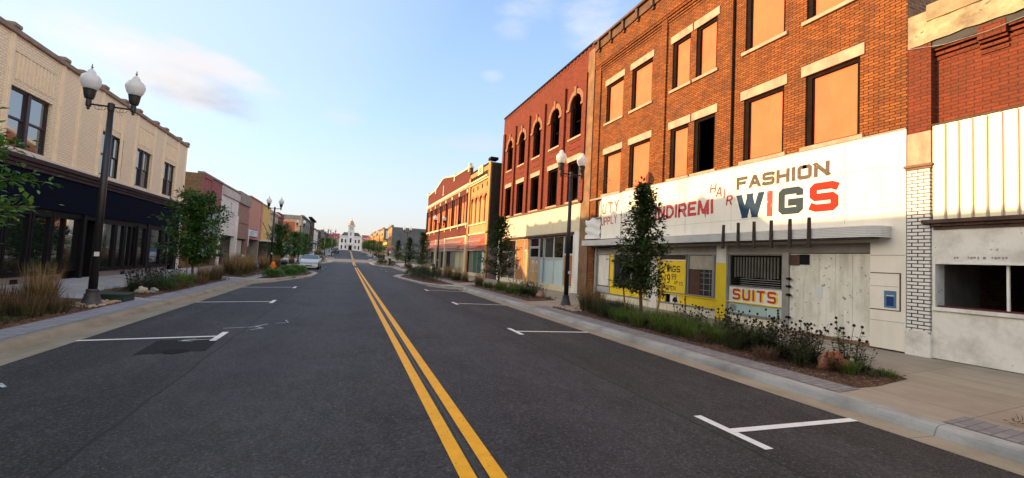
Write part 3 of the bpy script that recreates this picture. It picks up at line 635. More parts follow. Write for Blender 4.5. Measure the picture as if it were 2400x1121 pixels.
for i, (a, b) in enumerate(UP):
    d = 0 if b < 9.8 else RC
    board_window(t, a, b, 8.40, 10.20, d)
    wdw = board_window(t, a, b, 5.05, 6.92, d, board=(i != 3))
    if i == 3:
        wdw['label'] = 'open black window without its board'
        q = MB(1, RX); q.fb(a+.09, a+.13, 5.12, 6.8, d-.14, d-.11); q.build('sash', M_dwood, wdw)
shell(t, 1, RX, y0, y1, 0, 12.3, 14, B_old, .30, (4.5, 7.9))
pp = MB(1, RX); pp.tube([(RX-.05, 9.87, 12.2), (RX-.05, 9.87, 4.95)], .035, 8); pp.build('downpipe', M_dwood, t)
# white sign fascia
m = MB(1, RX); m.fb(y0+.0, 15.42, 2.55, 4.93, -.3, .05); m.fb(y0, 6.07, .28, 2.55, -.3, .05); m.build('sign_fascia', M_signw, t)
jn = MB(1, RX)
for z in (3.3, 4.2): jn.fb(y0+.05, 15.3, z, z+.006, .050, .052)
for y in (6.6, 7.9, 9.8, 11.7, 13.6): jn.fb(y, y+.006, 3.0, 4.9, .050, .0525)
jn.fb(y0+.01, 6.06, 2.26, 2.272, .050, .053); jn.fb(y0+.01, 6.06, .86, .868, .050, .053); jn.fb(y0, 15.42, 4.93, 4.955, -.2, .07); jn.build('panel_joint', M_greyw, t)
m = MB(1, RX); m.fb(15.42, 17.03, 2.97, 4.90, -.3, .03); m.build('sign_board', M_signw, t)
m = MB(1, RX); m.fb(15.41, 15.46, 2.95, 4.95, .03, .06); m.fb(15.46, 17.2, 4.90, 4.93, .0, .05); m.build('sign_edge', M_alu, t)
m = MB(1, RX); m.wall(17.03, 17.6, .3, 4.9, [], -.12, .1); m.build('exposed_brick', B_old, t)
each(1, RX, 'batten', M_greyw, t, [(17.03, 17.6, 3.95, 4.02, -.12, -.02), (17.03, 18.1, 4.84, 4.92, 0.0, .04)])
# torn white banner sagging over the left end
def banner():
    mb = MB(1, RX); nu, nv = 14, 10
    for i in range(nu+1):
        for j in range(nv+1):
            uu = i/nu; vv = j/nv; y = 18.35-uu*1.32; z = 2.99+vv*(.95-.06*sin(uu*9))
            mb.v.append((RX-.06-.035*sin(vv*16+uu*5)*(1-vv*.4)-.03*sin(uu*3.1), y, z))
    for i in range(nu):
        for j in range(nv): mb.f.append([i*(nv+1)+j, (i+1)*(nv+1)+j, (i+1)*(nv+1)+j+1, i*(nv+1)+j+1]); mb.m.append(0)
    i = len(mb.v); 
    for y, z, d in [(17.18, 4.0, .05), (17.03, 3.98, .08), (17.03, 4.85, .055), (17.10, 4.5, .10)]: mb.v.append((RX-d, y, z))
    mb.f.append([i, i+1, i+2, i+3]); mb.m.append(0); return mb
o = banner().build('banner', plain('banner_cloth', (.70, .69, .67), .8, .06, 3, .1, grime=.15), t, smooth=True); o['label'] = 'torn white cloth banner sagging at the end of the shop front'
# canopy
CX = RX-.50
def canopy():
    mb = MB(1, RX); pts = [(17.65, -.02), (17.65, .50)]+[(5.72+.0+.0, .50)] ; 
    out = [(17.9, .02), (17.9, .50), (6.0, .50)]+[(6.0-.33*sin(radians(a)), .17+.33*cos(radians(a))) for a in (15, 30, 45, 60, 75, 90)]+[(5.67, .02)]
    for k in range(7):
        z0, z1 = 2.64+k*.036, 2.64+k*.036+.028
        mb.prism([(RX-d_, y_) for y_, d_ in out], z0, z1); 
    return mb
canopy().build('canopy', plain('white_metal', (.66, .65, .62), .45, .06, 2, .05, grime=.2, spec=.5), t)
m = MB(1, RX); m.prism([(RX-max(.02, d_-.012), max(y_, 5.69) if y_ < 17.5 else 17.89) for y_, d_ in [(17.9, .02), (17.9, .50), (6.0, .50)]+[(6.0-.31*sin(radians(a)), .17+.33*cos(radians(a))) for a in (15, 30, 45, 60, 75, 90)]+[(5.69, .02)]], 2.645, 2.875); m.build('canopy_core', plain('canopy_groove_shade', (.42, .41, .38), .6, .1, 3), t)  # core coloured greyer so shade lines show between the white ribs
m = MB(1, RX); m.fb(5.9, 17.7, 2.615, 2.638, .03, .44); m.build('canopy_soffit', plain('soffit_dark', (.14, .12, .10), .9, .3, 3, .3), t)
for i, y in enumerate((9.62, 9.11, 8.60, 8.09, 7.58, 7.10)):
    m = MB(1, RX); h = 3.15 if i else 3.12; tl = .02 if i == 0 else 0
    m.fprism([(y-.035+tl, 2.42), (y+.035+tl, 2.42), (y+.03, h), (y-.03, h)], .505, .56); m.build('canopy_post', plain('charred_wood', (.05, .032, .026), .85, .5, 5, .6, chips=(.2, .13, .1), chipamt=.34, chipscale=14), t)
# shopfront
m = MB(1, RX); m.fb(y0+.65, 17.5, 2.32, 2.56, -.25, -.02); m.build('header', M_greyw, t)
m = MB(1, RX); m.fb(8.03, 17.35, 2.29, 2.33, -.1, .02); m.build('head_rail', M_alu, t)
m = MB(1, RX); m.fb(17.30, 17.48, .30, 2.6, -.2, .02); m.build('pilaster', M_greyw, t)
m = MB(1, RX); m.fb(13.08, 13.50, .26, 2.31, -.2, .03); m.build('white_pilaster', M_wpaint, t)
m = MB(1, RX); m.fb(9.95, 10.34, .26, 2.0, -.2, .035); m.build('yellow_column', M_yelp, t)
m = MB(1, RX); m.fb(9.97, 10.34, 2.003, 2.56, -.2, .03); m.build('column_top', M_wpaint, t)
m = MB(1, RX); m.fb(13.5, 17.3, .26, .50, -.3, .0); m.fb(10.34, 13.08, .26, .50, -.3, .0); m.fb(8.14, 9.95, .26, .48, -.3, .0); m.build('tiled_base', M_tile, t)
m = MB(1, RX)
for y in [17.3-.62*i for i in range(1, 7)]+[13.08-.55*i for i in range(1, 5)]+[9.3, 8.7]: m.fb(y, y+.012, .27, .49, .0, .002)
m.fb(8.14, 17.3, .50, .53, -.1, .015); m.fb(8.14, 17.3, .535, .56, -.1, .008); m.build('base_joint', M_greyw, t)
# windows left of the white pilaster
def pane_window(nm, a, b, z0, z1, mat, lab=None, frame=M_alu, d=-.06):
    f = MB(1, RX); w_ = .035
    f.fb(a, a+w_, z0, z1, d-.04, d+.05); f.fb(b-w_, b, z0, z1, d-.04, d+.05); f.fb(a+w_, b-w_, z0, z0+w_, d-.04, d+.05); f.fb(a+w_, b-w_, z1-w_, z1, d-.04, d+.05)
    f = f.build('window', frame, t); 
    if lab: f['label'] = lab
    g = MB(1, RX); g.fb(a+w_+.002, b-w_-.002, z0+w_+.002, z1-w_-.002, d-.02, d); g.build('pane', mat, f); return f
f = pane_window('w', 16.28, 17.28, .84, 2.29, M_wpaint, 'window filled with white painted panel')
m = MB(1, RX); m.fb(15.98, 16.25, .88, 2.27, -.1, -.02); m.build('yellow_strip', M_yelp, t)
pane_window('w', 14.70, 15.96, .88, 2.29, M_gl); pane_window('w', 13.50, 14.68, .88, 2.29, M_gl)
m = MB(1, RX); m.fb(16.28, 17.28, .56, .82, -.1, -.03); m.build('lower_panel', plain('grey_panel', (.46, .47, .45), .7, .1, 3, .1, chips=(.1, .09, .08), chipamt=.3, chipscale=5), t)
m = MB(1, RX); m.fb(14.70, 16.22, .56, .84, -.1, -.028); m.fb(13.85, 14.66, .56, .84, -.1, -.028); m.fb(14.66, 14.70, .56, .86, -.1, 0)
m.fb(11.70, 12.42, .56, .85, -.1, -.028); m.fb(12.70, 13.0, .56, .85, -.1, -.028); m.fb(10.34, 11.64, .56, .85, -.1, -.028); m.fb(10.34, 16.25, .853, .885, -.1, .01); m.build('yellow_panel', M_yelp, t)
each(1, RX, 'white_panel', M_wpaint, t, [(13.5, 13.84, .56, .84, -.1, -.03), (12.0, 12.42, .561, .845, -.1, -.024)])
cat = MB(1, RX); cat.fp([(12.30, .60), (12.02, .60), (12.06, .70), (12.10, .84), (12.13, .76), (12.20, .77), (12.28, .70)], -.0235); cat.build('painted_cat', M_black, t)
# yellow 2 WIGS board
m = MB(1, RX); m.fb(13.02, 13.06, .27, 2.3, -.15, .01); m.build('yellow_post', M_yelp, t)
pane_window('w', 11.66, 13.02, .90, 2.29, M_gld)
m = MB(1, RX); m.fb(11.70, 12.98, .93, 2.05, -.055, -.03); bd = m.build('wigs_board', M_yelp, t)
M_blk = plain('black_lettering', (.015, .013, .010), .6, .2, 6); M_dbr = plain('dark_lettering', (.085, .062, .048), .6, .35, 8, .1, chips=(.16, .13, .10), chipamt=.4, chipscale=14)
M_redp = plain('red_lettering', (.50, .035, .025), .6, .12, 6, .1); M_redw = plain('red_lettering_worn', (.52, .05, .045), .6, .15, 8, .1, chips=(.62, .52, .48), chipamt=.36, chipscale=12)
M_nav = plain('blue_lettering', (.030, .060, .11), .8, .12, 5, spec=.08); M_sredp = plain('orange_red_lettering', (.52, .022, .010), .8, .08, 4); M_slate = plain('slate_lettering', (.042, .060, .080), .8, .12, 5, spec=.08)
rnd = random.Random(4)
def text(parent, word, yl, yr, z0, z1, wt, mat, d, gap=.2, widths=None, shear=0, jit=0, slant=0, name='lettering', lift=0):
    mb = MB(1, RX); pl = side_place(mb, d); n = len(word); wd_ = [(widths or {}).get(c, .35 if c == 'I' else 1) for c in word]; tot = sum(wd_)+gap*(n-1); s_ = (yl-yr)/tot; uu = -yl
    for c, q in zip(word, wd_):
        if c != ' ':
            vv = slant*((uu+yl)); letter(mb, c, uu, uu+q*s_, z0+vv, z1+vv, wt, pl, shear, lift, jit, rnd)
        uu += (q+gap)*s_
    return mb.build(name, mat, parent)
sf = t
text(t, 'FASHION', 9.63, 6.95, 4.21, 4.58, .098, M_dbr, .0535, .13, {'I': .28})
m = MB(1, RX); pl = side_place(m, .0535); letter(m, 'W', -9.60, -8.72, 3.34, 4.05, .19, pl); m.build('lettering', M_nav, t)
m = MB(1, RX); pl = side_place(m, .0535); letter(m, 'I', -8.62, -8.43, 3.33, 4.04, .17, pl); m.build('lettering', M_redw, t)
m = MB(1, RX); pl = side_place(m, .0535); letter(m, 'G', -8.27, -7.59, 3.34, 4.05, .185, pl); m.build('lettering', M_slate, t)
m = MB(1, RX); pl = side_place(m, .0535); letter(m, 'S', -7.43, -6.74, 3.34, 4.06, .185, pl); m.build('lettering', M_sredp, t)
text(t, 'INDIREMI', 13.28, 10.50, 3.57, 4.06, .105, M_redw, .0535, .16, {'I': .26, 'M': 1.25}, jit=.012)
m = MB(1, RX); m.fp([(10.88, 3.75), (10.76, 3.75), (10.81, 3.44)], .056); m.build('paint_drip', M_redw, t)
# HAIR, written downhill
m = MB(1, RX); pl = side_place(m, .0535)
for c, ya, yb, z, tl in (('H', 10.66, 10.44, 4.24, .16), ('A', 10.40, 10.18, 4.10, .14), ('I', 10.11, 10.06, 4.02, .12), ('R', 10.0, 9.80, 3.79, .14)):
    letter(m, c, -ya-.01, -yb+.01, z, z+.30, .046, pl, tl, 0, .006, rnd)
m.build('lettering', M_redp, t)
text(t, 'UTY', 16.96, 15.66, 4.08, 4.58, .085, plain('orange_lettering', (.60, .11, .03), .6, .15, 7, .1, chips=(.68, .5, .4), chipamt=.34), .032, .30, {'U': .9}, jit=.02, slant=.07)
text(t, 'UPPLY', 17.02, 15.80, 3.58, 3.95, .05, M_redp, .032, .28, jit=.015, slant=.03)
m = MB(1, RX); m.fp([(12.16, 4.93), (12.18, 4.75), (12.10, 4.50), (12.07, 4.22), (12.0, 4.25), (11.96, 4.48), (11.90, 4.62), (11.86, 4.42), (11.80, 4.05), (11.73, 4.08), (11.68, 4.45), (11.60, 4.68), (11.56, 4.93)], .0535); m.build('faded_mark', plain('pale_grey_paint', (.50, .50, .50), .6, .1, 5), t)
text(bd, '2', 12.92, 12.72, 1.62, 1.82, .032, M_blk, -.029); text(bd, 'WIGS', 12.64, 11.96, 1.64, 1.86, .042, M_blk, -.029, .18, {'I': .3}, jit=.006)
text(bd, '$', 12.90, 12.82, 1.28, 1.42, .016, M_blk, -.029); text(bd, '19', 12.74, 12.46, 1.24, 1.56, .045, M_blk, -.029, .4, {'1': .5}); text(bd, '99', 12.38, 12.14, 1.42, 1.58, .026, M_blk, -.029, .25)
m = MB(1, RX); m.fb(12.14, 12.40, 1.385, 1.40, -.03, -.0285); m.build('underline', M_blk, bd)
text(bd, 'UP', 12.24, 12.06, 1.22, 1.34, .018, M_blk, -.029); text(bd, 'TO', 12.01, 11.83, 1.19, 1.31, .018, M_blk, -.029); text(bd, 'OPEN', 12.66, 12.16, .99, 1.15, .020, M_blk, -.029, .25)
text(bd, 'NOV', 12.86, 12.50, 1.14, 1.23, .010, plain('faint_lettering', (.55, .38, .03), .6), -.0292, .4)
m = MB(1, RX); m.fb(11.72, 12.96, 2.051, 2.09, -.052, -.032); m.build('torn_paper', M_wpaint, bd)
# display window with dark panel
f = pane_window('w', 10.50, 11.60, .90, 2.29, M_gld, 'window with a brown board leaning inside'); pane_window('w', 10.34, 10.49, .90, 2.29, M_lblue)
m = MB(1, RX); m.fprism([(11.52, .93), (11.06, .93), (11.06, 1.72), (11.50, 1.80)], -.057, -.045); m.build('brown_board', plain('brown_board', (.10, .045, .025), .7, .3, 4), f)
m = MB(1, RX); m.fb(10.54, 11.55, 1.78, 2.24, -.058, -.052); m.build('paper_blind', plain('paper', (.42, .38, .31), .8, .18, 5, .2), f)
m = MB(1, RX)
for z in (1.1, 1.3, 1.5, 1.66): m.fb(10.54, 11.05, z, z+.018, -.058, -.052)
for y in (10.66, 10.9): m.fb(y, y+.018, .95, 1.76, -.059, -.051)
m.build('wire_rack', M_greyw, f)
# SUITS window
f = pane_window('w', 8.15, 9.90, 1.32, 2.29, M_gl, 'shop window with corrugated sheet and SUITS board below')
m = MB(1, RX)
for i in range(15):
    y = 9.72-i*.098; m.fprism([(y, 1.60+.02*sin(i)), (y-.052, 1.60+.02*sin(i)), (y-.052, 2.20), (y, 2.20)], -.057, -.045)
m.build('corrugated_sheet', plain('corrugated', (.12, .11, .09), .6, .3, 4), f)
m = MB(1, RX)
for z in (1.38, 1.44, 1.50, 1.56): m.fb(8.25, 9.5, z, z+.012, -.057, -.05)
m.build('folded_grille', M_alu, f)
m = MB(1, RX); m.fb(8.16, 9.88, .88, 1.315, -.1, -.02); bd2 = m.build('suits_board', M_wpaint, t)
m = MB(1, RX); m.fb(8.15, 9.9, .85, .88, -.1, .01); m.build('yellow_rail', M_yelp, t)
text(bd2, 'SUITS', 9.70, 8.28, .925, 1.245, .075, M_yelp, -.0195, .28, {'I': .25}, name='lettering_shadow')
text(bd2, 'SUITS', 9.74, 8.34, .94, 1.26, .060, M_redp, -.0165, .28, {'I': .25})
m = MB(1, RX); m.fb(8.15, 9.89, .56, .85, -.1, -.03); m.build('mint_panel', M_mint, t)
m = MB(1, RX); m.fp([(9.86, .62), (9.62, .60), (9.60, .74), (9.70, .80), (9.84, .78)], -.028); m.build('broken_patch', M_greyw, t)
m = MB(1, RX); m.fb(9.90, 9.95, .28, 2.33, -.1, .03); m.build('window_post', M_greyw, t)
m = MB(1, RX); m.fb(7.97, 8.14, .28, 2.33, -.15, .03); m.build('door_post', M_alu, t)
for z, w_ in ((1.62, .08), (1.42, .06), (1.20, .10), (.62, .05)):
    m = MB(1, RX); m.fb(7.88, 8.02, z, z+.05, .03, .055); m.tube([(RX-.06, 7.92, z-.02), (RX-.06, 7.92, z+.07)], .018, 6); m.build('hasp', M_dwood, t)
# plywood hoarding door
m = MB(1, RX); 
for i in range(10):
    a = 6.09+i*.188; m.fb(a, a+.184, .33, 2.30, -.12, -.02-.003*(i % 2))
o = m.build('hoarding_door', M_ply, t); o['label'] = 'grey white plank hoarding across the doorway'
m = MB(1, RX); m.fb(7.13, 7.30, 1.19, 1.48, -.02, -.016); m.build('paper_notice', plain('notice', (.62, .63, .62), .7, .03), o)
m = MB(1, RX); m.fb(7.45, 7.78, 2.02, 2.28, -.019, -.014); m.build('missing_corner', M_black, o)
m = MB(1, RX); m.fb(7.70, 7.96, 2.0, 2.27, -.02, .0); m.build('rust_patch', M_steel, o)
m = MB(1, RX); m.fb(6.07, 8.03, .24, .33, -.3, .02); m.build('threshold', plain('rust_concrete', (.22, .13, .08), .9, .3, 5), t)
# electrical cabinet door outline and blue sticker on the white wall
m = MB(1, RX); m.fb(5.52, 6.06, 1.875, 1.893, .05, .056); m.fb(5.52, 6.06, 1.09, 1.108, .05, .056); m.fb(5.50, 5.525, 1.09, 1.893, .05, .058); m.fb(5.545, 6.06, 1.60, 1.605, .05, .056); m.build('panel_frame', M_steel, t)
m = MB(1, RX); m.fb(5.58, 5.80, 1.15, 1.51, .052, .056); st = m.build('blue_sticker', plain('blue_sticker', (.09, .20, .32), .4, .2, 4), t)
m = MB(1, RX); m.fb(5.625, 5.755, 1.19, 1.39, .056, .0575); m.build('sticker_field', plain('deep_blue', (.012, .04, .16), .4), st)
m = MB(1, RX); m.fb(5.62, 5.76, 1.40, 1.415, .056, .058); m.build('sticker_band', M_wpaint, st)
# little vine
m = MB(1, RX)
for k in range(5):
    p = Vector((RX-.12, 16.6+.05*k, 5.05)); pts = [p]
    for i in range(5): p = p+Vector((-.03, (-.08+.05*k)*1.0+rnd.uniform(-.05, .05), .14)); pts.append(p)
    m.tube(pts, [.008]*6, 4)
vn = tag(m.build('vine', M_dwood), 'small leafy vine on the sill above the UTY banner', 'plant')
m = MB()
for k in range(60):
    p = Vector((RX-.25+rnd.uniform(-.12, .12), 16.55+rnd.uniform(-.35, .3), 5.15+rnd.uniform(0, .65))); a = rnd.uniform(0, 6); e = Vector((cos(a), sin(a), rnd.uniform(-.5, .5)))*.045; f_ = Vector((-sin(a), cos(a), .3))*.022
    m.poly([p-e, p+f_, p+e, p-f_])
m.build('leaves', leafmat('leaf_olive', [(.07, .09, .02), (.13, .15, .04), (.20, .20, .05)]), vn)

# ================================================================== R0: rightmost building with metal cladding
t = thing('clad_shop_building', (RX, 0, .3), 'dark red brick building with ribbed cream metal cladding and an open shop window', 'building')
y0, y1 = -8, 5.02
m = MB(1, RX); m.wall(y0, y1, 4.86, 6.60, [], -.15, .1); m.build('brick_wall', B_rust, t)
m = MB(1, RX)
m.fb(5.02, 5.40, 4.80, 6.64, -.4, .02); m.build('brick_pier', B_rust, t)
m = MB(1, RX)
for i in range(3):
    zb = 6.25+i*.10; m.fb(4.35, y1-.004, zb+.0, zb+.06, -.15, -.12+.03*i); m.fb(2.6, 3.95, zb, zb+.06, -.15, -.12+.03*i)
    m.fb(3.96, 4.34, zb-.16, zb-.10, -.15, -.12+.03*i)
m.fb(3.96, 4.34, 6.34, 6.6, -.15, -.0); m.fb(y0, y1, 6.54, 6.62, -.15, -.02); m.build('corbel_band', B_rust, t)
def roughband():
    mb = MB(1, RX); nu, nv = 60, 6
    for i in range(nu+1):
        for j in range(nv+1):
            y = 5.40-(5.40+8)*i/nu; z = 6.64+j*(.78-.10)/nv - (.05*noise.noise(Vector((y*3, 0, 1))) if j == 0 else 0)
            mb.v.append((RX-.03-.03*noise.noise(Vector((y*3, z*4, 2))), y, z))
    for i in range(nu):
        for j in range(nv): mb.f.append([i*(nv+1)+j, (i+1)*(nv+1)+j, (i+1)*(nv+1)+j+1, i*(nv+1)+j+1]); mb.m.append(0)
    mb.fb(y0, 5.40, 6.62, 7.3, -.4, -.03)
    return mb
roughband().build('stone_band', M_stone, t)
m = MB(1, RX); m.fb(y0, 5.08, 7.08, 7.42, -.4, .06); m.build('parapet_stone', plain('parapet_stone', (.33, .26, .16), .9, .3, 2, .5, grime=.7), t)
m = MB(1, RX); m.fb(5.02, 5.41, 4.13, 4.797, -.4, .03); m.build('pier_stone', M_lime, t)
m = MB(1, RX); m.fb(5.0, 5.43, 4.03, 4.08, -.4, .06); m.fb(4.98, 5.45, 4.08, 4.13, -.4, .09); m.build('pier_cap', plain('brown_stone', (.20, .12, .08), .85, .3, 4, .4), t)
m = MB(1, RX); m.fb(5.03, 5.41, .762, 4.03, -.4, .035); m.build('glazed_brick_pier', B_white, t)
m = MB(1, RX); m.fb(5.01, 5.43, .24, .76, -.4, .07); m.build('pier_base', M_stuc, t, bevel=.015)
m = MB(1, RX); m.fb(y0, 4.99, 2.97, 4.87, -.15, .02); cl = m.build('metal_cladding', M_clad, t)
m = MB(1, RX)
for i in range(60):
    y = 4.80-i*.197
    if y > y0: m.fb(y-.012, y+.012, 2.975, 4.86, .02, .042); m.fb(y-.030, y-.020, 2.975, 4.86, .02, .030)
m.build('cladding_rib', plain('rib', (.50, .40, .30), .5, .1, 3), cl)
m = MB(1, RX); m.fb(y0, 5.0, 4.87, 4.91, -.15, .04); m.build('flashing', M_steel, t)
m = MB(1, RX); m.fb(y0, 5.13, 2.90, 2.97, -.1, .13); m.fb(y0, 5.0, 2.84, 2.90, -.1, .07); m.fb(y0, 4.98, 2.78, 2.84, -.1, .03)
for i in range(40):
    y = 4.9-i*.31; m.fb(y-.06, y+.02, 2.845, 2.895, .07, .085)
m.build('steel_ledge', M_steel, t)
m = MB(1, RX); m.wall(y0, 5.02, .26, 2.82, [(1.9, 4.96, 1.26, 2.12)], .0, .3); m.build('stucco_wall', M_stuc, t)
f = MB(1, RX); f.fb(1.8, 5.0, 1.19, 1.26, -.05, .045); f.build('sill', M_wpaint, t)
f = MB(1, RX); f.fb(1.9, 4.96, 2.10, 2.135, -.05, .02); f.fb(4.955, 4.99, 1.26, 2.2, -.05, .025); f.fb(3.975, 4.01, 1.28, 2.1, -.12, -.08); f.build('window', M_wpaint, t)
m = MB(1, RX); m.fb(1.9, 4.96, 1.262, 1.29, -.28, -.06); m.build('window_ledge', plain('maroon_paint', (.12, .02, .02), .6), t)
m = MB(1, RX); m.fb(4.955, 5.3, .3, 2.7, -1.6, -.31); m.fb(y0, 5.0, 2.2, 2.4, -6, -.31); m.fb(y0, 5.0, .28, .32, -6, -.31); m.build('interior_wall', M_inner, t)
for yy, s_ in ((4.60, '4'), (4.33, 'CJE'), (4.05, '990')):
    pass
m = MB(1, RX)
for k in range(14):
    y = 4.66-.045*k-(.06 if k > 2 else 0)-(.05 if k > 8 else 0)
    if y > 3.9 and k not in (2, 7): m.fb(y, y+.022+.008*(k % 3), 2.20+.012*(k % 2), 2.245, .0, .004)
m.build('ghost_lettering', M_greyw, t)
shell(t, 1, RX, y0, 5.40, 0, 7.2, 12, B_old, .41, ())
o = MB(); o.tube([(RX-.06, 5.38, 6.62), (RX-.05, 4.8, 6.47), (RX-.05, 4.2, 6.44), (RX-.05, 3.2, 6.5)], .006, 5); tag(o.build('wire', M_greyw), 'thin cable slung across the red brick above the metal cladding', 'cable')

# ================================================================== R2: red brick building with arched windows
t = thing('arched_brick_building', (RX, 25, .3), 'red brick three-storey building with five tall open arched windows', 'building')
y0, y1 = 18.12, 31.5; CEN = [19.95, 22.40, 24.98, 27.50, 29.82]; AW = .60
m = MB(1, RX)
hol = []; 
for i, c in enumerate(CEN):
    hw = AW-.02*i; hol.append((c-hw, c+hw, 8.48, 10.20+hw+.08))
    hol.append((c-.62, c+.62, 5.05, 7.20))
m.wall(18.75, y1, 4.90, 12.60, hol, 0, .30); 
for i, c in enumerate(CEN):     # spandrels turn the rectangular holes into arches
    hw = AW-.02*i; zs = 10.20; zt = 10.20+hw+.08
    for sg in (-1, 1):
        arcp = [(c+sg*hw*cos(radians(a)), zs+(hw+.0)*sin(radians(a))) for a in range(0, 91, 15)]
        m.fp([(c+sg*hw, zt)]+arcp+[(c, zt)], 0)
        for p, q in zip(arcp[:-1], arcp[1:]): m.poly([(RX, *p), (RX, *q), (RX+.25, *q), (RX+.25, *p)])
m.build('brick_wall', B_red, t)
each(1, RX, 'brick_pilaster', B_red, t, [(y-.16, y+.16, 4.95, 11.50, 0, .13) for y in (18.88, 21.20, 23.83, 26.25, 28.75, 31.1)])
m = MB(1, RX)
for i in range(34): m.fb(18.3+i*.39, 18.5+i*.39, 12.60, 12.86+.06*sin(i*2.3), -.28, .02)
m.fb(18.2, y1, 12.60, 12.78, -.25, .0); m.build('parapet', B_red, t)
m = MB(1, RX); m.fb(18.2, y1, 12.90-.08, 12.93, -.3, .05); m.build('coping', M_dwood, t)
for i, c in enumerate(CEN):
    hw = AW-.02*i
    f = MB(1, RX); f.fb(c-hw+.0, c-hw+.06, 8.5, 10.2, -.22, -.12); f.fb(c+hw-.06, c+hw, 8.5, 10.2, -.22, -.12); f.fb(c-hw+.06, c+hw-.06, 8.5, 8.56, -.22, -.12)
    if i in (0, 1): f.fb(c-hw+.15, c-hw+.19, 8.56, 10.3, -.22, -.18); f.fb(c-hw+.06, c+hw*.3, 9.35, 9.39, -.22, -.18)
    f = f.build('arched_window', M_dwood, t)
    s = MB(1, RX); s.fb(c-hw-.12, c+hw+.12, 8.38, 8.478, -.2, .06); s.build('sill', M_lime, f)
    h_ = MB(1, RX)
    for a in range(0, 180, 12):
        p = [(c+rr*cos(radians(b)), 10.20+rr*sin(radians(b))) for rr, b in ((hw+.02, a), (hw+.28, a), (hw+.28, a+11), (hw+.02, a+11))]; h_.fprism(p, 0, .05)
    h_.fb(c-hw-.34, c-hw+.0, 10.05, 10.19, 0, .09); h_.fb(c+hw, c+hw+.34, 10.05, 10.19, 0, .09); h_.fprism([(c-.07, 10.72), (c+.07, 10.72), (c+.11, 11.22), (c-.11, 11.22)], .0, .10)
    h_.build('arch_hood', plain('arch_stone', (.30, .14, .075), .85, .3, 5, .5, grime=.4), f)
    g = MB(1, RX); g.fb(c-.62, c-.55, 5.05, 7.2, -.22, -.12); g.fb(c+.55, c+.62, 5.05, 7.2, -.22, -.12); g.fb(c-.55, c+.55, 7.12, 7.2, -.22, -.12)
    g.fb(c-.25, c-.2, 5.05, 7.12, -.2, -.16)
    g = g.build('window', M_dwood, t); s = MB(1, RX); s.fb(c-.72, c+.72, 4.95, 5.048, -.2, .06); s.build('sill', M_lime, g)
    s = MB(1, RX); s.fb(c-.74, c+.74, 7.202, 7.48, -.2, .035); s.build('lintel', M_lime, g)
    if i in (0, 3): s = MB(1, RX); s.fb(c-.5, c-.26, 5.1, 7.1, -.19, -.17); s.build('pane', M_gld, g)
    m = MB(1, RX); m.fb(c-.5, c+.5, 7.85, 7.90, 0, .03); m.fb(c-.5, c+.5, 8.22, 8.27, 0, .03); m.build('panel_moulding', B_red, t)
m = MB(1, RX); m.fb(18.95, y1-.1, 4.86, 4.95, -.2, .12); m.build('string_course', plain('brown_stone2', (.17, .09, .06), .85, .3, 4, .4), t)
m = MB(1, RX); m.fb(18.98, 31.3, 3.42, 4.86, -.25, .04); m.build('fascia', M_creamp, t)
m = MB(1, RX); m.fb(25.83, 25.86, 3.42, 4.85, .04, .046); m.fb(28.2, 28.23, 3.42, 4.85, .04, .046); m.build('fascia_joint', M_greyw, t)
m = MB(1, RX); m.fb(19.5, 31.2, 3.30, 3.42, -.25, .10); m.build('fascia_ledge', M_steel, t)
m = MB(1, RX); m.fb(18.98, 19.58, .28, 3.42, -.25, .04); m.build('pier', M_wpaint, t); m = MB(1, RX); m.fb(31.0, 31.4, .28, 3.42, -.25, .04); m.build('pier', M_wpaint, t)
m = MB(1, RX); m.fb(18.12, 18.75, .25, 12.55, -.3, .05); m.fb(18.75, 18.97, .25, 4.86, -.3, .02); m.build('brown_pilaster', plain('brown_render', (.23, .13, .07), .9, .35, 2, .5, grime=.6, streak=True), t)
shell(t, 1, RX, y0, y1, 0, 12.6, 14, B_dark, .31, (4.6, 8.0))
# its shopfront
DX = -.12
def shopframe(parent, side, X, cells, d, fmat, fw=.05):
    for a, b, z0, z1, mt, nm in cells:
        f = MB(side, X); f.fb(a, a+fw, z0, z1, d-.05, d+.03); f.fb(b-fw, b, z0, z1, d-.05, d+.03); f.fb(a+fw, b-fw, z0, z0+fw, d-.05, d+.03); f.fb(a+fw, b-fw, z1-fw, z1, d-.05, d+.03)
        f = f.build(nm, fmat, parent); g = MB(side, X); g.fb(a+fw+.002, b-fw-.002, z0+fw+.002, z1-fw-.002, d-.03, d-.01); g.build('pane' if nm == 'window' else 'panel', mt, f)
M_fr = plain('white_metal_frame', (.55, .53, .48), .5, .1, 4, .1, grime=.2)
shopframe(t, 1, RX, [(19.62, 20.78, .55, 2.25, M_osb, 'boarded_panel'), (19.62, 20.78, 2.25, 3.28, M_gl, 'window'), (20.82, 22.02, .53, 2.02, M_lblue, 'panel'), (20.82, 22.02, 2.03, 3.28, M_gl, 'window'), (22.04, 23.24, .53, 2.02, M_lblue, 'panel'), (22.04, 23.24, 2.03, 3.28, M_gl, 'window'),
    (23.4, 24.0, .53, 2.02, M_lblue, 'panel'), (23.4, 24.0, 2.03, 3.28, M_gl, 'window'), (24.06, 25.4, 2.05, 2.68, M_gl, 'window'), (24.06, 25.4, 2.7, 3.28, M_gl, 'window'), (25.5, 26.3, .3, 2.5, M_plyo, 'boarded_panel'), (25.5, 26.3, 2.5, 3.28, M_osb, 'boarded_panel'),
    (26.4, 27.9, .5, 3.28, M_osb, 'boarded_panel'), (27.95, 29.4, .5, 2.4, M_osbd, 'boarded_panel'), (29.45, 30.95, .5, 2.4, M_osbd, 'boarded_panel'), (27.95, 30.95, 2.42, 3.28, M_gl, 'window')], DX, M_fr)
dr = MB(1, RX)
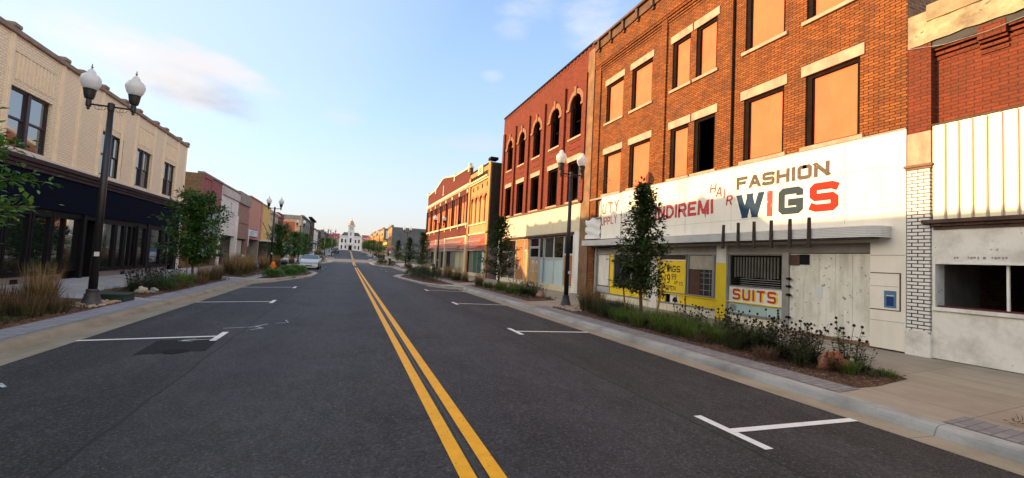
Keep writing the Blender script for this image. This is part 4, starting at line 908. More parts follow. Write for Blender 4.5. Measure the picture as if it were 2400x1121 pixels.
for a, b in ((24.06, 24.71), (24.73, 25.4)):
    dr.fb(a, a+.06, .27, 2.03, DX-.04, DX+.02); dr.fb(b-.06, b, .27, 2.03, DX-.04, DX+.02)
    for z in (.27, 1.15, 1.97): dr.fb(a+.06, b-.06, z, z+.06, DX-.04, DX+.02)
dr = dr.build('door', M_fr, t); m = MB(1, RX); m.fb(24.13, 24.64, .34, 1.96, DX-.03, DX-.01); m.fb(24.80, 25.33, .34, 1.96, DX-.03, DX-.01); m.build('door_panel', M_plyo, dr)
m = MB(1, RX); m.fb(24.3, 24.5, 1.68, 1.88, DX-.01, DX-.006); m.fb(24.9, 25.1, 1.68, 1.88, DX-.01, DX-.006); m.build('door_notice', M_wpaint, dr)
m = MB(1, RX); m.fb(19.58, 24.03, .25, .53, -.3, .02); m.fb(26.3, 31.0, .25, .50, -.3, .02); m.build('base_wall', M_creamp, t)
m = MB(1, RX); m.fb(27.3, 27.36, 1.2, 1.55, DX, DX+.01); m.fb(27.15, 27.21, 1.25, 1.6, DX, DX+.01); m.build('graffiti', M_wpaint, t)

# ================================================================== L1: cream brick building with black shopfront
t = thing('cream_brick_building', (LX, 23.7, .2), 'cream painted brick building with pilasters, dark sash windows and a black glazed shopfront', 'building')
y0, y1 = 15.6, 31.9
WN = [(17.12, 19.05), (22.28, 24.05), (25.38, 27.05), (28.62, 30.28)]
m = MB(-1, LX); m.wall(y0, y1, 4.33, 7.74, [(a, b, 4.42, 6.24) for a, b in WN], 0, .22); m.build('brick_wall', B_cream, t)
PAIR = [16.98, 19.42, 20.55, 22.05, 23.95-.15, 25.15, 27.15, 28.4, 30.42, 31.72]
plain('cream_pilaster', (.74, .62, .45), .8, .08, 4, .3)
for y in PAIR:
    m = MB(-1, LX)
    for dy, dd in ((-.075, .022), (.0, .042), (.075, .022)): m.fb(y+dy-.0375, y+dy+.0375, 4.34, 7.74, 0.0, dd)
    m.build('pilaster', MATS['cream_pilaster'], t)
for a, b in WN:
    m = MB(-1, LX)
    for k in range(int((b-a)/.17)): m.fb(a+.12+k*.17, a+.12+k*.17+.09, 6.45, 7.25, 0, .022)
    m.fb(a, b, 7.26, 7.30, 0, .03)
    m.build('fluted_panel', MATS['cream_pilaster'], t)
m = MB(-1, LX); m.fb(y0, y1, 7.74, 7.90, -.3, .09)
for y in PAIR: m.fb(y-.17, y+.17, 7.901, 8.02, -.3, .11)
m.build('coping', M_cope, t, bevel=.02)
m = MB(-1, LX); m.fb(y0, y1, 4.24, 4.33, -.2, .12); m.build('sill_band', plain('pale_band', (.60, .55, .46), .7, .1, 3), t)
for a, b in WN:
    f = MB(-1, LX); c = (a+b)/2; w_ = .07
    f.fb(a, a+w_, 4.42, 6.24, -.2, -.10); f.fb(b-w_, b, 4.42, 6.24, -.2, -.10); f.fb(c-.07, c+.07, 4.42, 6.24, -.2, -.07); f.fb(a+w_, b-w_, 6.16, 6.24, -.2, -.1); f.fb(a+w_, b-w_, 4.42, 4.50, -.2, -.08)
    for p, q in ((a+w_, c-.07), (c+.07, b-w_)):
        f.fb(p, q, 5.30, 5.36, -.18, -.11); f.fb(p, p+.04, 4.5, 5.3, -.18, -.13); f.fb(q-.04, q, 4.5, 5.3, -.18, -.13); f.fb(p, p+.04, 5.36, 6.16, -.17, -.11); f.fb(q-.04, q, 5.36, 6.16, -.17, -.11)
    f = f.build('window', M_purp, t)
    for p, q in ((a+w_, c-.07), (c+.07, b-w_)):
        for z_, zz, d in ((4.5, 5.3, -.16), (5.36, 6.16, -.14)): g = MB(-1, LX); g.fb(p+.041, q-.041, z_+.002, zz-.002, d-.01, d); g.build('pane', M_glw, f)
    s = MB(-1, LX); s.fb(a-.06, b+.06, 4.335, 4.418, -.1, .07); s.build('sill', MATS['pale_band'], f)
m = MB(-1, LX); m.fb(y0, y1, 3.86, 3.98, -.2, .10); m.fb(y0, y1, 3.985, 4.10, -.2, .14); m.fb(y0, y1, 4.105, 4.24, -.2, .20); m.build('cornice', M_corn, t)
m = MB(-1, LX); m.fb(y0, 31.45, 2.70, 3.86, -.25, .05); m.build('sign_board', M_navy, t)
m = MB(-1, LX); m.fb(31.5, 31.9, .2, 3.86, -.3, .06); m.build('corner_pier', plain('pale_stone', (.55, .50, .42), .8, .1, 3, .3), t)
m = MB(-1, LX); m.fb(y0, y1, 2.52, 2.70, -.6, -.02); m.build('transom_rail', M_blackf, t)
# display windows: straight bays with recessed entries
cells = [(16.2, 17.45, 0), (17.55, 18.6, 0), (18.7, 19.65, 0), (19.75, 20.45, 0), (20.55, 21.5, -.06), (22.95, 24.1, 0), (24.2, 24.95, 0), (25.05, 25.6, 0), (25.7, 26.2, -.04), (26.3, 27.2, 0), (27.75, 29.2, 0), (29.3, 30.1, 0), (30.2, 31.0, -.04)]
for a, b, d in cells:
    f = MB(-1, LX); w_ = .07
    f.fb(a-.03, a+w_, .52, 2.6, d-.12, d+.0); f.fb(b-w_, b+.03, .52, 2.6, d-.12, d+.0); f.fb(a+w_, b-w_, .52, .60, d-.12, d+.0); f.fb(a+w_, b-w_, 2.45, 2.6, d-.12, d+.0)
    f = f.build('shop_window', M_blackf, t); g = MB(-1, LX); g.fb(a+w_+.002, b-w_-.002, .602, 2.448, d-.08, d-.07); g.build('pane', M_glb, f)
each(-1, LX, 'black_pier', M_blackf, t, [(a, b, .2, 2.7, -.6, .03) for a, b in ((y0, 16.15), (21.55, 21.75), (22.7, 22.9), (27.3, 27.65), (31.05, 31.5))])
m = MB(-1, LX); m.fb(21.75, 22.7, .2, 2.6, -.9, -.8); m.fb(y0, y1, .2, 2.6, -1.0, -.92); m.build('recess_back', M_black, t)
for a, b in ((21.8, 22.65), (27.28, 27.68), (30.3, 30.95)):
    m = MB(-1, LX); m.fb(a, a+.07, .22, 2.5, -.78, -.72); m.fb(b-.07, b, .22, 2.5, -.78, -.72); m.fb(a+.07, b-.07, .22, .45, -.78, -.72); m.fb(a+.07, b-.07, 2.4, 2.5, -.78, -.72); dd = m.build('door', M_blackf, t)
    g = MB(-1, LX); g.fb(a+.072, b-.072, .452, 2.398, -.76, -.75); g.build('pane', M_glb, dd)
for a, b in ((y0, 20.4), (22.9, 24.15), (24.2, 27.25), (27.65, 30.1)):
    m = MB(-1, LX); m.fb(a, b, .14, .46, -.5, .06); m.build('granite_base', M_gran, t); m = MB(-1, LX); m.fb(a, b, .46, .52, -.5, .10); m.build('base_ledge', M_blackf, t)
for y in (18.0, 24.9, 25.95, 29.5, 19.9):
    m = MB(-1, LX); m.fb(y-.16, y+.16, .22, .38, .06, .075)
    for k in range(4): m.fb(y-.15, y+.15, .235+k*.036, .25+k*.036, .075, .085)
    m.build('vent', M_blackf, t)
shell(t, -1, LX, y0, y1, 0, 7.74, 14, B_cream, .23, (4.2,))
# neighbour this side of it (only a step aside shows it)
t = thing('side_shop_building', (LX, 3, .2), 'low tan brick shop before the cream brick building on the left kerb side', 'building')
m = MB(-1, LX); m.wall(-12, 15.58, .2, 6.7, [(a, a+2.2, .7, 2.6) for a in (-10, -6, -2, 2, 6, 10)]+[(a, a+1.2, 4.2, 5.8) for a in (-9, -5, -1, 3, 7, 11)], 0, .2); m.build('wall', B_tan, t)
m = MB(-1, LX); m.fb(-12, 15.58, 6.7, 6.95, -.3, .08); m.build('coping', M_cope, t)
for a, z_, zz, w_ in [(a, .7, 2.6, 2.2) for a in (-10, -6, -2, 2, 6, 10)]+[(a, 4.2, 5.8, 1.2) for a in (-9, -5, -1, 3, 7, 11)]:
    f = MB(-1, LX); f.fb(a, a+.07, z_, zz, -.15, -.08); f.fb(a+w_-.07, a+w_, z_, zz, -.15, -.08); f.fb(a+.07, a+w_-.07, zz-.07, zz, -.15, -.08); f.fb(a+.07, a+w_-.07, z_, z_+.07, -.15, -.08); f = f.build('window', M_blackf, t)
    g = MB(-1, LX); g.fb(a+.07, a+w_-.07, z_+.07, zz-.07, -.12, -.11); g.build('pane', M_gl, f)
shell(t, -1, LX, -12, 15.58, 0, 6.7, 12, B_tan, .2, ())

# ================================================================== L2-L8: row of small shops on the left
def rowbuild(side, X, name, label, ya, yb, ztop, wall_mat, zs, side_mat, coping=True, depth=14, cop_mat=None, shellmat=None, hole=None, reces=-.35, dark=True):
    z0 = zr((ya+yb)/2); t = thing(name, (X, (ya+yb)/2, z0), label, 'building')
    m = MB(side, X); m.wall(ya, yb, zs, ztop, hole or [], 0, .25); m.build('wall', wall_mat, t)
    m = MB(side, X); m.fb(ya, yb, ztop, ztop+.14, -.3, .08); m.build('coping', cop_mat or M_cope, t)
    shell(t, side, X, ya, yb, z0-.2, ztop, depth, side_mat, .26, ())
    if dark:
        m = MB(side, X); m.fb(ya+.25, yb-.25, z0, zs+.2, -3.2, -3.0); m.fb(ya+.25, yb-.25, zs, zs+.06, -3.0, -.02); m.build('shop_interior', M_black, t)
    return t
def fbpart(t, side, X, name, mat, *boxes, bevel=0, label=None):
    m = MB(side, X)
    for b in boxes: m.fb(*b)
    o = m.build(name, mat, t, bevel=bevel)
    if label: o['label'] = label
    return o
M_salmon = plain('salmon_render', (.44, .225, .175), .9, .15, 1.5, .4, chips=(.20, .11, .09), chipamt=.36, chipscale=3); M_brownr = plain('brown_pink_render', (.27, .165, .135), .9, .2, 2, .3, grime=.4)
M_ochre = plain('ochre_paint', (.56, .38, .11), .8, .12, 2, .3, grime=.2); M_crm = plain('cream_render', (.50, .40, .30), .85, .12, 2, .3, grime=.2); M_mag = plain('magenta_brick_paint', (.20, .045, .065), .8, .2, 4, .4)
M_concg = plain('grey_concrete', (.26, .245, .22), .9, .25, 2, .4, grime=.6, streak=True); M_siding = plain('grey_siding', (.27, .29, .32), .6, .1, 2, .1, grime=.15)
M_whr = plain('white_render', (.58, .58, .57), .85, .07, 1.5, .3, grime=.15, chips=(.30, .28, .25), chipamt=.29, chipscale=2.4); M_whpost = plain('white_post', (.62, .62, .62), .6, .08, 4, .1, grime=.15)
M_glL = glass('left_glass', (.02, .02, .024), .05, .5)
t = rowbuild(-1, LX, 'pink_brick_shop', 'pink brick shop with a tan brick side wall just beyond the cream building', 35.15, 40.25, 6.72, B_pink, 4.35, B_tan)
fbpart(t, -1, LX, 'brick_frame', B_pink, (35.15, 37.4, 4.35, 4.6, 0, .06), (35.15, 35.4, 4.6, 6.72, 0, .06), (37.25, 37.5, 4.6, 6.72, 0, .06), (35.4, 37.25, 6.5, 6.72, 0, .06))
fbpart(t, -1, LX, 'siding', M_siding, (35.2, 40.2, 2.7, 4.35, -.2, .05)); fbpart(t, -1, LX, 'lower_siding', M_siding, (35.2, 38.8, 1.0, 2.7, -.3, -.12))
fbpart(t, -1, LX, 'ledge', M_whpost, (35.2, 38.8, .92, 1.0, -.3, .1)); fbpart(t, -1, LX, 'plinth', M_dwood, (35.2, 38.8, .2, .92, -.3, -.1)); fbpart(t, -1, LX, 'doorway', M_glL, (38.85, 40.1, .2, 2.7, -1.2, -1.1))
t = rowbuild(-1, LX, 'white_shop', 'white rendered shop with a pale concrete band and dark open entrance', 40.25, 46.05, 6.7, M_whr, 2.72, M_concg)
fbpart(t, -1, LX, 'concrete_band', plain('pale_concrete', (.46, .45, .42), .85, .15, 2, .3, grime=.4, streak=True), (40.4, 46.0, 5.95, 6.55, 0, .12)); fbpart(t, -1, LX, 'white_pier', M_whpost, (40.1, 40.45, .2, 4.4, -.2, .12)); fbpart(t, -1, LX, 'white_pillar', M_whpost, (45.4, 45.8, .2, 4.6, -.3, .14))
fbpart(t, -1, LX, 'brown_door', plain('brown_door', (.09, .03, .03), .6, .2), (44.0, 45.3, .2, 2.6, -.9, -.8)); fbpart(t, -1, LX, 'glazing', M_glL, (41.0, 43.9, .7, 2.65, -1.0, -.9)); fbpart(t, -1, LX, 'brick_plinth', B_pink, (41.0, 43.9, .2, .7, -1.0, -.86)); fbpart(t, -1, LX, 'post', M_whpost, (41.5, 41.58, .2, 2.7, -.3, -.2))
fbpart(t, -1, LX, 'scuffed_patch', M_concg, *[(42.6+.25*k, 42.75+.25*k, 4.6+.2*((k*7) % 5), 4.9+.25*((k*5) % 4), 0.0, .004) for k in range(4)])
t = rowbuild(-1, LX, 'brown_render_shop', 'brown-pink rendered shop with grey concrete top band and pale boarded window', 46.05, 50.75, 6.85, M_brownr, 2.6, M_concg)
fbpart(t, -1, LX, 'concrete_band', M_concg, (46.1, 50.7, 5.9, 6.85, 0, .14)); fbpart(t, -1, LX, 'pale_board', plain('pale_board', (.40, .385, .34), .8, .15, 3, .2), (47.2, 49.4, .9, 2.45, -.3, -.2)); fbpart(t, -1, LX, 'plinth', M_siding, (47.2, 49.4, .2, .9, -.3, -.18)); fbpart(t, -1, LX, 'post', M_brownr, (50.2, 50.7, .2, 2.6, -.3, .05), ); fbpart(t, -1, LX, 'string_course', M_brownr, (46.1, 50.7, 4.1, 4.18, 0, .06))
t = rowbuild(-1, LX, 'salmon_shop', 'salmon pink shop with peeling render and a white shop sign', 50.75, 56.9, 7.0, M_salmon, 2.7, M_concg)
sg = fbpart(t, -1, LX, 'sign', plain('white_sign', (.62, .66, .70), .5, .05), (51.1, 55.3, 2.98, 3.72, .0, .10)); fbpart(sg, -1, LX, 'sign_border', M_navy, (51.1, 55.3, 3.70, 3.74, .10, .12), (51.1, 55.3, 2.96, 3.0, .10, .12))
mb = MB(-1, LX); pl = lambda uu, vv, l: (LX+.105+l, -uu, vv)
uu = 0
for k, c in enumerate('HERITY'):
    ya = 51.6+k*.58; mb2 = MB(); letter(mb, c, ya, ya+(.42 if c != 'I' else .16), 3.1, 3.58, .09, lambda a_, b_, l: (LX+.105+l, a_, b_))
mb.build('lettering', plain('grey_blue_lettering', (.25, .33, .42), .6), sg)
fbpart(t, -1, LX, 'glazing', M_glL, (51.0, 56.7, .7, 2.65, -1.2, -1.1)); fbpart(t, -1, LX, 'post', M_whpost, (52.0, 52.08, .2, 2.7, -.4, -.3), ); fbpart(t, -1, LX, 'pipe', M_whpost, (50.95, 51.05, 1.9, 3.0, .02, .1))
t = rowbuild(-1, LX, 'ochre_shop', 'mustard yellow shop front with a thin white canopy over dark windows', 56.9, 63.1, 6.95, M_ochre, 2.75, M_concg)
fbpart(t, -1, LX, 'side_strip', M_salmon, (56.9, 57.8, 2.75, 6.95, 0, .08)); fbpart(t, -1, LX, 'canopy', M_whpost, (57.0, 64.5, 2.62, 2.76, .0, 1.2)); fbpart(t, -1, LX, 'glazing', M_glL, (57.2, 62.8, .4, 2.6, -1.0, -.9))
m = MB(-1, LX); m.tube([(LX+1.15, 58, 2.74), (LX+.05, 58, 4.9)], .03, 6); m.build('canopy_rod', M_blackf, t); m = MB(-1, LX); m.tube([(LX+1.15, 62, 2.74), (LX+.05, 62, 4.9)], .03, 6); m.build('canopy_rod', M_blackf, t)
hl = [(63.9+k*1.5, 64.5+k*1.5, 5.3, 5.9) for k in range(4)]
t = rowbuild(-1, LX, 'cream_corniced_shop', 'cream shop with bracketed cornice and small square openings', 63.1, 69.8, 6.75, M_crm, 2.8, M_concg, hole=hl, cop_mat=M_crm)
fbpart(t, -1, LX, 'cornice', M_crm, (63.1, 69.8, 6.35, 6.5, 0, .15), (63.1, 69.8, 6.5, 6.72, 0, .3)); fbpart(t, -1, LX, 'string_course', M_crm, (63.1, 69.8, 4.3, 4.45, 0, .1))
fbpart(t, -1, LX, 'canopy', M_whpost, (64.6, 69.5, 2.7, 2.82, .0, 1.0)); fbpart(t, -1, LX, 'glazing', M_glL, (63.4, 69.5, .4, 2.6, -.8, -.7)); sg = fbpart(t, -1, LX, 'hanging_sign', M_whpost, (66, 66.12, 3.0, 3.7, .1, .9))
hl = [(70.5+k*1.25, 71.0+k*1.25, 5.4, 6.0) for k in range(4)]
t = rowbuild(-1, LX, 'magenta_shop', 'dark magenta painted shop with small dark square windows under its cornice', 69.8, 75.6, 7.0, M_mag, 2.8, M_mag, hole=hl, cop_mat=M_mag)
fbpart(t, -1, LX, 'cornice', M_mag, (69.8, 75.6, 6.5, 6.7, 0, .15)); fbpart(t, -1, LX, 'glazing', M_glL, (70.1, 75.3, .4, 2.6, -.8, -.7)); fbpart(t, -1, LX, 'string_course', M_mag, (69.8, 75.6, 4.6, 4.75, 0, .1))

# L9 beyond the cross street
M_peach = plain('peach_render', (.55, .34, .19), .85, .12, 1, .3, grime=.2); M_redp2 = plain('faded_red_panel', (.42, .115, .065), .85, .1, 2, .2)
z = zr(115)
t = thing('grey_stone_building', (LX, 121, z), 'two-storey grey stone building with a peach side wall and faded red panel', 'building')
m = MB(-1, LX); m.wall(103, 122.5, z+.1, 9.25, [(108+k*5, 110.4+k*5, 5.6, 7.9) for k in range(3)]+[(104.5, 109, z+.8, 3.9), (110, 115, z+.8, 3.9), (116, 121.5, z+.8, 3.9)], 0, .3); m.build('wall', B_grey, t)
shell(t, -1, LX, 103, 140, z-.6, 9.25, 16, M_peach, .31, (5.2,))
m = MB(); m.box(-25.6, -9.95, 102.9, 103.0, 8.5, 9.35); m.build('parapet_band', M_concg, t)
m = MB(); m.box(-24, -10.9, 102.93, 103.0, 4.6, 7.9); m.build('red_panel', M_redp2, t)
m = MB(); m.box(-25.6, -9.7, 102.94, 103.0, z-.3, 3.2); m.build('pale_lower_wall', M_whr, t)
for a, b in ((103.0, 105.2), (120.6, 122.5)): fbpart(t, -1, LX, 'quoin_pier', M_concg, *[(a, b, z+k*.55, z+k*.55+.5, 0, .12) for k in range(14)])
fbpart(t, -1, LX, 'cornice', M_concg, (103, 122.5, 9.25, 9.5, -.3, .35), (103, 122.5, 5.0, 5.2, 0, .15))
m = MB(-1, LX); m.wall(122.5, 140, z+.5, 10.3, [(125+k*5, 127.6+k*5, 6, 8.8) for k in range(3)], 0, .3); m.build('dark_brick_wall', B_dark, t)
fbpart(t, -1, LX, 'cornice', M_dwood, (122.5, 140, 10.3, 10.7, -.3, .5))
for k in range(3):
    fbpart(t, -1, LX, 'window', M_blackf, (125+k*5, 127.6+k*5, 6, 8.8, -.25, -.2)); fbpart(t, -1, LX, 'window', M_blackf, (108+k*5, 110.4+k*5, 5.6, 7.9, -.25, -.2))
fbpart(t, -1, LX, 'awning', plain('blue_grey_awning', (.16, .19, .22), .7), *[(122, 139.5, 3.9+.12*k, 4.0+.12*k, .0, 2.0-.4*k) for k in range(5)])
fbpart(t, -1, LX, 'shop_glazing', M_gl, (123, 139, z+.8, 3.8, -.3, -.25))
def simple(side, X, name, label, ya, yb, zt, mat, wins=True, nfl=2, sm=None, corn=True):
    z = zr((ya+yb)/2); hl = []; n = max(2, int((yb-ya)/3.2)); st = (yb-ya)/n
    for f in range(1, nfl):
        zb = z+3.9+(f-1)*3.0
        if zb+1.7 < zt-.4: hl += [(ya+st*(k+.3), ya+st*(k+.72), zb, zb+1.7) for k in range(n)]
    hs = [(ya+.5, (ya+yb)/2-.3, z+.6, z+2.7), ((ya+yb)/2+.3, yb-.5, z+.3, z+2.7)]
    t = thing(name, (X, (ya+yb)/2, z), label, 'building')
    m = MB(side, X); m.wall(ya, yb, z-.1, zt, hl+hs, 0, .25); m.build('wall', mat, t); shell(t, side, X, ya, yb, z-.6, zt, 14, sm or mat, .26, ())
    if corn: fbpart(t, side, X, 'cornice', M_cope, (ya, yb, zt, zt+.3, -.3, .3))
    fbpart(t, side, X, 'string_course', M_cope, (ya, yb, z+3.1, z+3.3, 0, .15))
    for h in hl: 
        f = fbpart(t, side, X, 'window', M_blackf, (h[0], h[1], h[2], h[3], -.2, -.16)); fbpart(f, side, X, 'sill', M_lime, (h[0]-.1, h[1]+.1, h[2]-.14, h[2]-.005, -.1, .08))
    for h in hs: fbpart(t, side, X, 'shop_window', M_gl, (h[0], h[1], h[2], h[3], -.2, -.16))
    return t
simple(-1, LX, 'white_narrow_building', 'narrow white two-storey building past the dark corniced brick building', 140, 158, 8.4, M_whr)
simple(-1, LX, 'grey_row_building', 'dark grey two-storey row building halfway to the courthouse', 158, 176, 8.9, B_dark)
simple(-1, LX, 'grey_brick_building', 'grey brick building behind the distant left lamps', 176, 204, 9.8, B_grey)
simple(-1, LX, 'maroon_row_building', 'maroon brick building nearest the courthouse on the left', 204, 240, 10.2, B_maroon)
simple(-1, LX, 'beige_row_building', 'beige building with sign far down the left kerb', 240, 290, 10.0, M_crm)

# ================================================================== R3 ochre building with 1881 stone
t = thing('ochre_brick_building', (RX, 37.5, .3), 'narrow ochre brick building dated 1881 with four tall arched panels', 'building')
y0, y1 = 34.1, 40.9
ac = [35.3, 36.75, 38.15, 39.55]
m = MB(1, RX); m.wall(y0, y1, 4.1, 10.0, [(c-.48, c+.48, 5.05, 7.5) for c in ac], 0, .14)
for c in ac:
    for sg_ in (-1, 1):
        ap = [(c+sg_*.48*cos(radians(a)), 7.02+.48*sin(radians(a))) for a in range(0, 91, 15)]; m.fp([(c+sg_*.48, 7.5)]+ap+[(c, 7.5)], 0)
m.build('brick_wall', B_yel, t)
for c in ac: 
    f = fbpart(t, 1, RX, 'arched_panel', plain('pale_orange_board', (.60, .27, .12), .8, .12, 2), (c-.48, c+.48, 5.05, 7.5, -.14, -.12))
    mb = MB(1, RX)
    for a in range(0, 180, 15):
        p = [(c+rr*cos(radians(b)), 7.02+rr*sin(radians(b))) for rr, b in ((.5, a), (.68, a), (.68, a+14), (.5, a+14))]; mb.fprism(p, 0, .05)
    mb.build('arch_hood', plain('arch_red', (.42, .17, .07), .85, .2, 4), f)
fbpart(t, 1, RX, 'sill_course', M_cream, (34.7, 40.2, 4.9, 5.03, 0, .12)); fbpart(t, 1, RX, 'orange_band', plain('orange_render', (.60, .27, .12), .85, .15, 2), (34.8, 40.1, 4.15, 4.88, 0, .03)); fbpart(t, 1, RX, 'lower_cornice', M_cream, (34.1, 40.9, 4.02, 4.14, 0, .12))
fbpart(t, 1, RX, 'cornice', M_cream, (34.6, 40.3, 8.75, 8.9, 0, .14), (34.6, 40.3, 8.9, 9.05, 0, .25))
for c in (35.2, 36.6, 38.05, 39.45):
    m = MB(1, RX); m.fprism([(c+.17*cos(radians(a)), 8.32+.22*sin(radians(a))) for a in range(0, 360, 30)], 0, .015); m.build('round_vent', M_black, t)
each(1, RX, 'pilaster', B_yel, t, [(34.1, 34.7, .3, 10.1, 0, .12), (40.3, 40.9, .3, 9.6, 0, .12)])
fbpart(t, 1, RX, 'dark_panel', M_dwood, *[(34.8+.62*k, 35.3+.62*k, 9.12, 9.55, 0, .02) for k in range(9)])
ds = fbpart(t, 1, RX, 'date_stone', M_cream, (36.45, 38.0, 9.45, 10.25, 0, .10)); text(ds, '1881', 37.75, 36.70, 9.60, 10.08, .07, M_dbr, .103, .25, {'1': .5})
fbpart(t, 1, RX, 'coping', M_dwood, (34.0, 34.75, 10.2, 10.42, -.5, .16), (34.75, 40.9, 10.0, 10.12, -.3, .06))
shell(t, 1, RX, y0, y1, 0, 10.0, 12, B_dark, .16, ())
m = MB(); m.box(10.9, 12.6, 33.98, 34.09, 0, 2.9); m.build('pink_plaster', plain('pink_plaster', (.36, .22, .20), .9, .15, 2, .2), t)
m = MB(); m.box(11.2, 23, 33.97, 34.08, 2.9, 9.9); m.build('side_render', plain('soot_render', (.045, .03, .022), .95, .4, 1, .5), t)
# old awning frame on the front
def awning(t, ya, yb, zt, zb, X, dep=.9, mat=None):
    fbpart(t, 1, X, 'awning_back', plain('faded_red_awning', (.40, .10, .06), .85, .2, 2, .2, grime=.3), (ya, yb, zb, zt, -.05, .02))
    m = MB(1, X); n = int((yb-ya)/.42)
    for k in range(n+1): y = ya+(yb-ya)*k/n; m.tube([(X-.03, y, zt), (X-dep, y, zb+.1)], .02, 5)
    for d, z_ in ((.03, zt), (dep*.5, (zt+zb)/2+.05), (dep, zb+.1), (dep, zb-.15), (.05, zb)): m.tube([(X-d, ya, z_), (X-d, yb, z_)], .02, 5)
    for k in range(n): y = ya+(yb-ya)*k/n; m.tube([(X-dep*.97, y, zb+.1), (X-.05, y+(yb-ya)/n*2.5, zt-.1)] if k < n-2 else [(X-dep, y, zb+.1), (X-dep, y, zb-.15)], .014, 4)
    m.build('awning_frame', plain('pink_tube', (.55, .40, .34), .6), t)
def shoplow(t, ya, yb, n, zt=2.55, pm=None):
    fbpart(t, 1, RX, 'base_wall', M_cream, (ya, yb, .25, .52, -.3, 0)); 
    fbpart(t, 1, RX, 'head_rail', M_greyw, (ya, yb, zt, zt+.12, -.2, .02))
    st = (yb-ya)/n
    for k in range(n):
        f = fbpart(t, 1, RX, 'shop_window', M_alu, (ya+st*k, ya+st*k+.05, .52, zt, -.2, -.1), (ya+st*(k+1)-.05, ya+st*(k+1), .52, zt, -.2, -.1), (ya+st*k+.05, ya+st*(k+1)-.05, zt-.05, zt, -.2, -.1), (ya+st*k+.05, ya+st*(k+1)-.05, .52, .54, -.2, -.1))
        fbpart(f, 1, RX, 'pane', (pm or [M_gl])[k % len(pm or [1])], (ya+st*k+.05, ya+st*(k+1)-.05, .54, zt, -.16, -.14))
M_greeng = plain('green_curtain', (.035, .10, .07), .8, .3, 4); M_paleg = plain('pale_interior', (.40, .36, .24), .8, .15, 2); M_greyg = plain('grey_green_glass', (.16, .17, .14), .3, .2, 2)
awning(t, 34.8, 40.2, 4.0, 2.65, RX); shoplow(t, 34.75, 40.2, 4, pm=[M_lblue, M_greeng, M_greeng, M_greyg])
# ================================================================== R4 maroon building with gabled parapet
t = thing('maroon_brick_building', (RX, 53, .3), 'long maroon brick building with stepped cream-edged parapet and boarded upper windows', 'building')
y0, y1 = 40.95, 64.8
par = [(40.95, 10.75), (47.0, 11.0), (47.3, 11.25), (48.4, 11.2), (48.7, 10.95), (53.9, 11.75), (58.4, 11.0), (58.7, 11.3), (59.8, 11.3), (60.1, 10.95), (64.8, 10.7)]
par = [(40.95, 10.80), (47.3, 10.95), (53.3, 11.75), (54.3, 11.75), (58.9, 10.95), (64.8, 10.80)]
wy = [(42.0+k*3.33, 44.3+k*3.33) for k in range(7)]
m = MB(1, RX); m.wall(y0, y1, 3.9, 9.0, [(a, b, 5.35, 8.3) for a, b in wy], 0, .2); m.fprism([(y0, 9.0)]+[(a, b) for a, b in par]+[(y1, 9.0)], -.25, 0.0); m.build('brick_wall', B_maroon, t)
cp = MB(1, RX)
for (a, b), (c, d_) in zip(par[:-1], par[1:]): cp.fprism([(a, b), (c, d_), (c, d_+.16), (a, b+.16)], -.3, .08)
cp.build('coping', M_cream, t)
for y in (41.4, 47.6, 58.6, 64.4): fbpart(t, 1, RX, 'coping_block', M_cream, (y-.2, y+.2, 10.45, 11.3, -.2, .12))
fbpart(t, 1, RX, 'cream_band', M_cream, (y0, y1, 9.0, 9.28, 0, .14)); each(1, RX, 'dentil', M_cream, t, [(y0+.2+.5*k, y0+.45+.5*k, 8.82, 8.99, 0, .1) for k in range(47)])
fbpart(t, 1, RX, 'sill_band', M_cream, (y0, y1, 5.12, 5.32, 0, .16)); fbpart(t, 1, RX, 'sill_drop', M_cream, *[(41.2+k*3.33, 41.5+k*3.33, 4.85, 5.12, 0, .12) for k in range(8)])
fbpart(t, 1, RX, 'emblem', M_cream, (53.6, 53.85, 9.75, 10.9, 0, .05), (53.3, 54.15, 9.65, 9.75, 0, .05))
for k in range(8):
    y = 41.35+k*3.33; q = fbpart(t, 1, RX, 'pilaster', M_dwood, (y-.16, y+.16, 5.33, 8.35, 0, .1)); fbpart(q, 1, RX, 'capital', M_cream, (y-.22, y+.22, 8.36, 8.7, 0, .14))
for a, b in wy:
    f = fbpart(t, 1, RX, 'window', M_dwood, (a, a+.1, 5.35, 8.3, -.18, -.08), (b-.1, b, 5.35, 8.3, -.18, -.08), ((a+b)/2-.05, (a+b)/2+.05, 5.35, 8.3, -.18, -.06)); fbpart(f, 1, RX, 'board', plain('red_brown_board', (.56, .17, .07), .8, .15, 2, chips=(.30, .09, .05), chipamt=.3, chipscale=5), (a+.1, b-.1, 5.36, 7.6, -.15, -.12))
    fbpart(f, 1, RX, 'upper_panel', B_maroon, (a+.1, b-.1, 7.62, 8.3, -.14, -.10)); fbpart(f, 1, RX, 'vent', M_black, ((a+b)/2-.15, (a+b)/2+.15, 7.85, 8.15, -.10, -.08))
shell(t, 1, RX, y0, y1, 0, 9.0, 12, B_maroon, .26, ())
for a, b in ((41.6, 50.4), (51.4, 56.2), (57, 64.0)): awning(t, a, b, 4.0, 2.75, RX)
each(1, RX, 'cream_pier', M_cream, t, [(41.0, 41.6, .25, 4.1, -.2, .08), (50.45, 51.35, .25, 4.1, -.2, .08), (56.25, 56.9, .25, 4.1, -.2, .08), (64.1, 64.8, .25, 4.1, -.2, .08)]); fbpart(t, 1, RX, 'lower_cornice', M_cream, (41, 50.9, 3.95, 4.08, 0, .1))
shoplow(t, 41.6, 50.4, 4, pm=[M_paleg, M_paleg, M_greyg, M_black]); shoplow(t, 51.4, 56.2, 2, pm=[M_black, M_greyg]); shoplow(t, 57, 64, 4, pm=[M_greyg, M_gl, M_greyg])

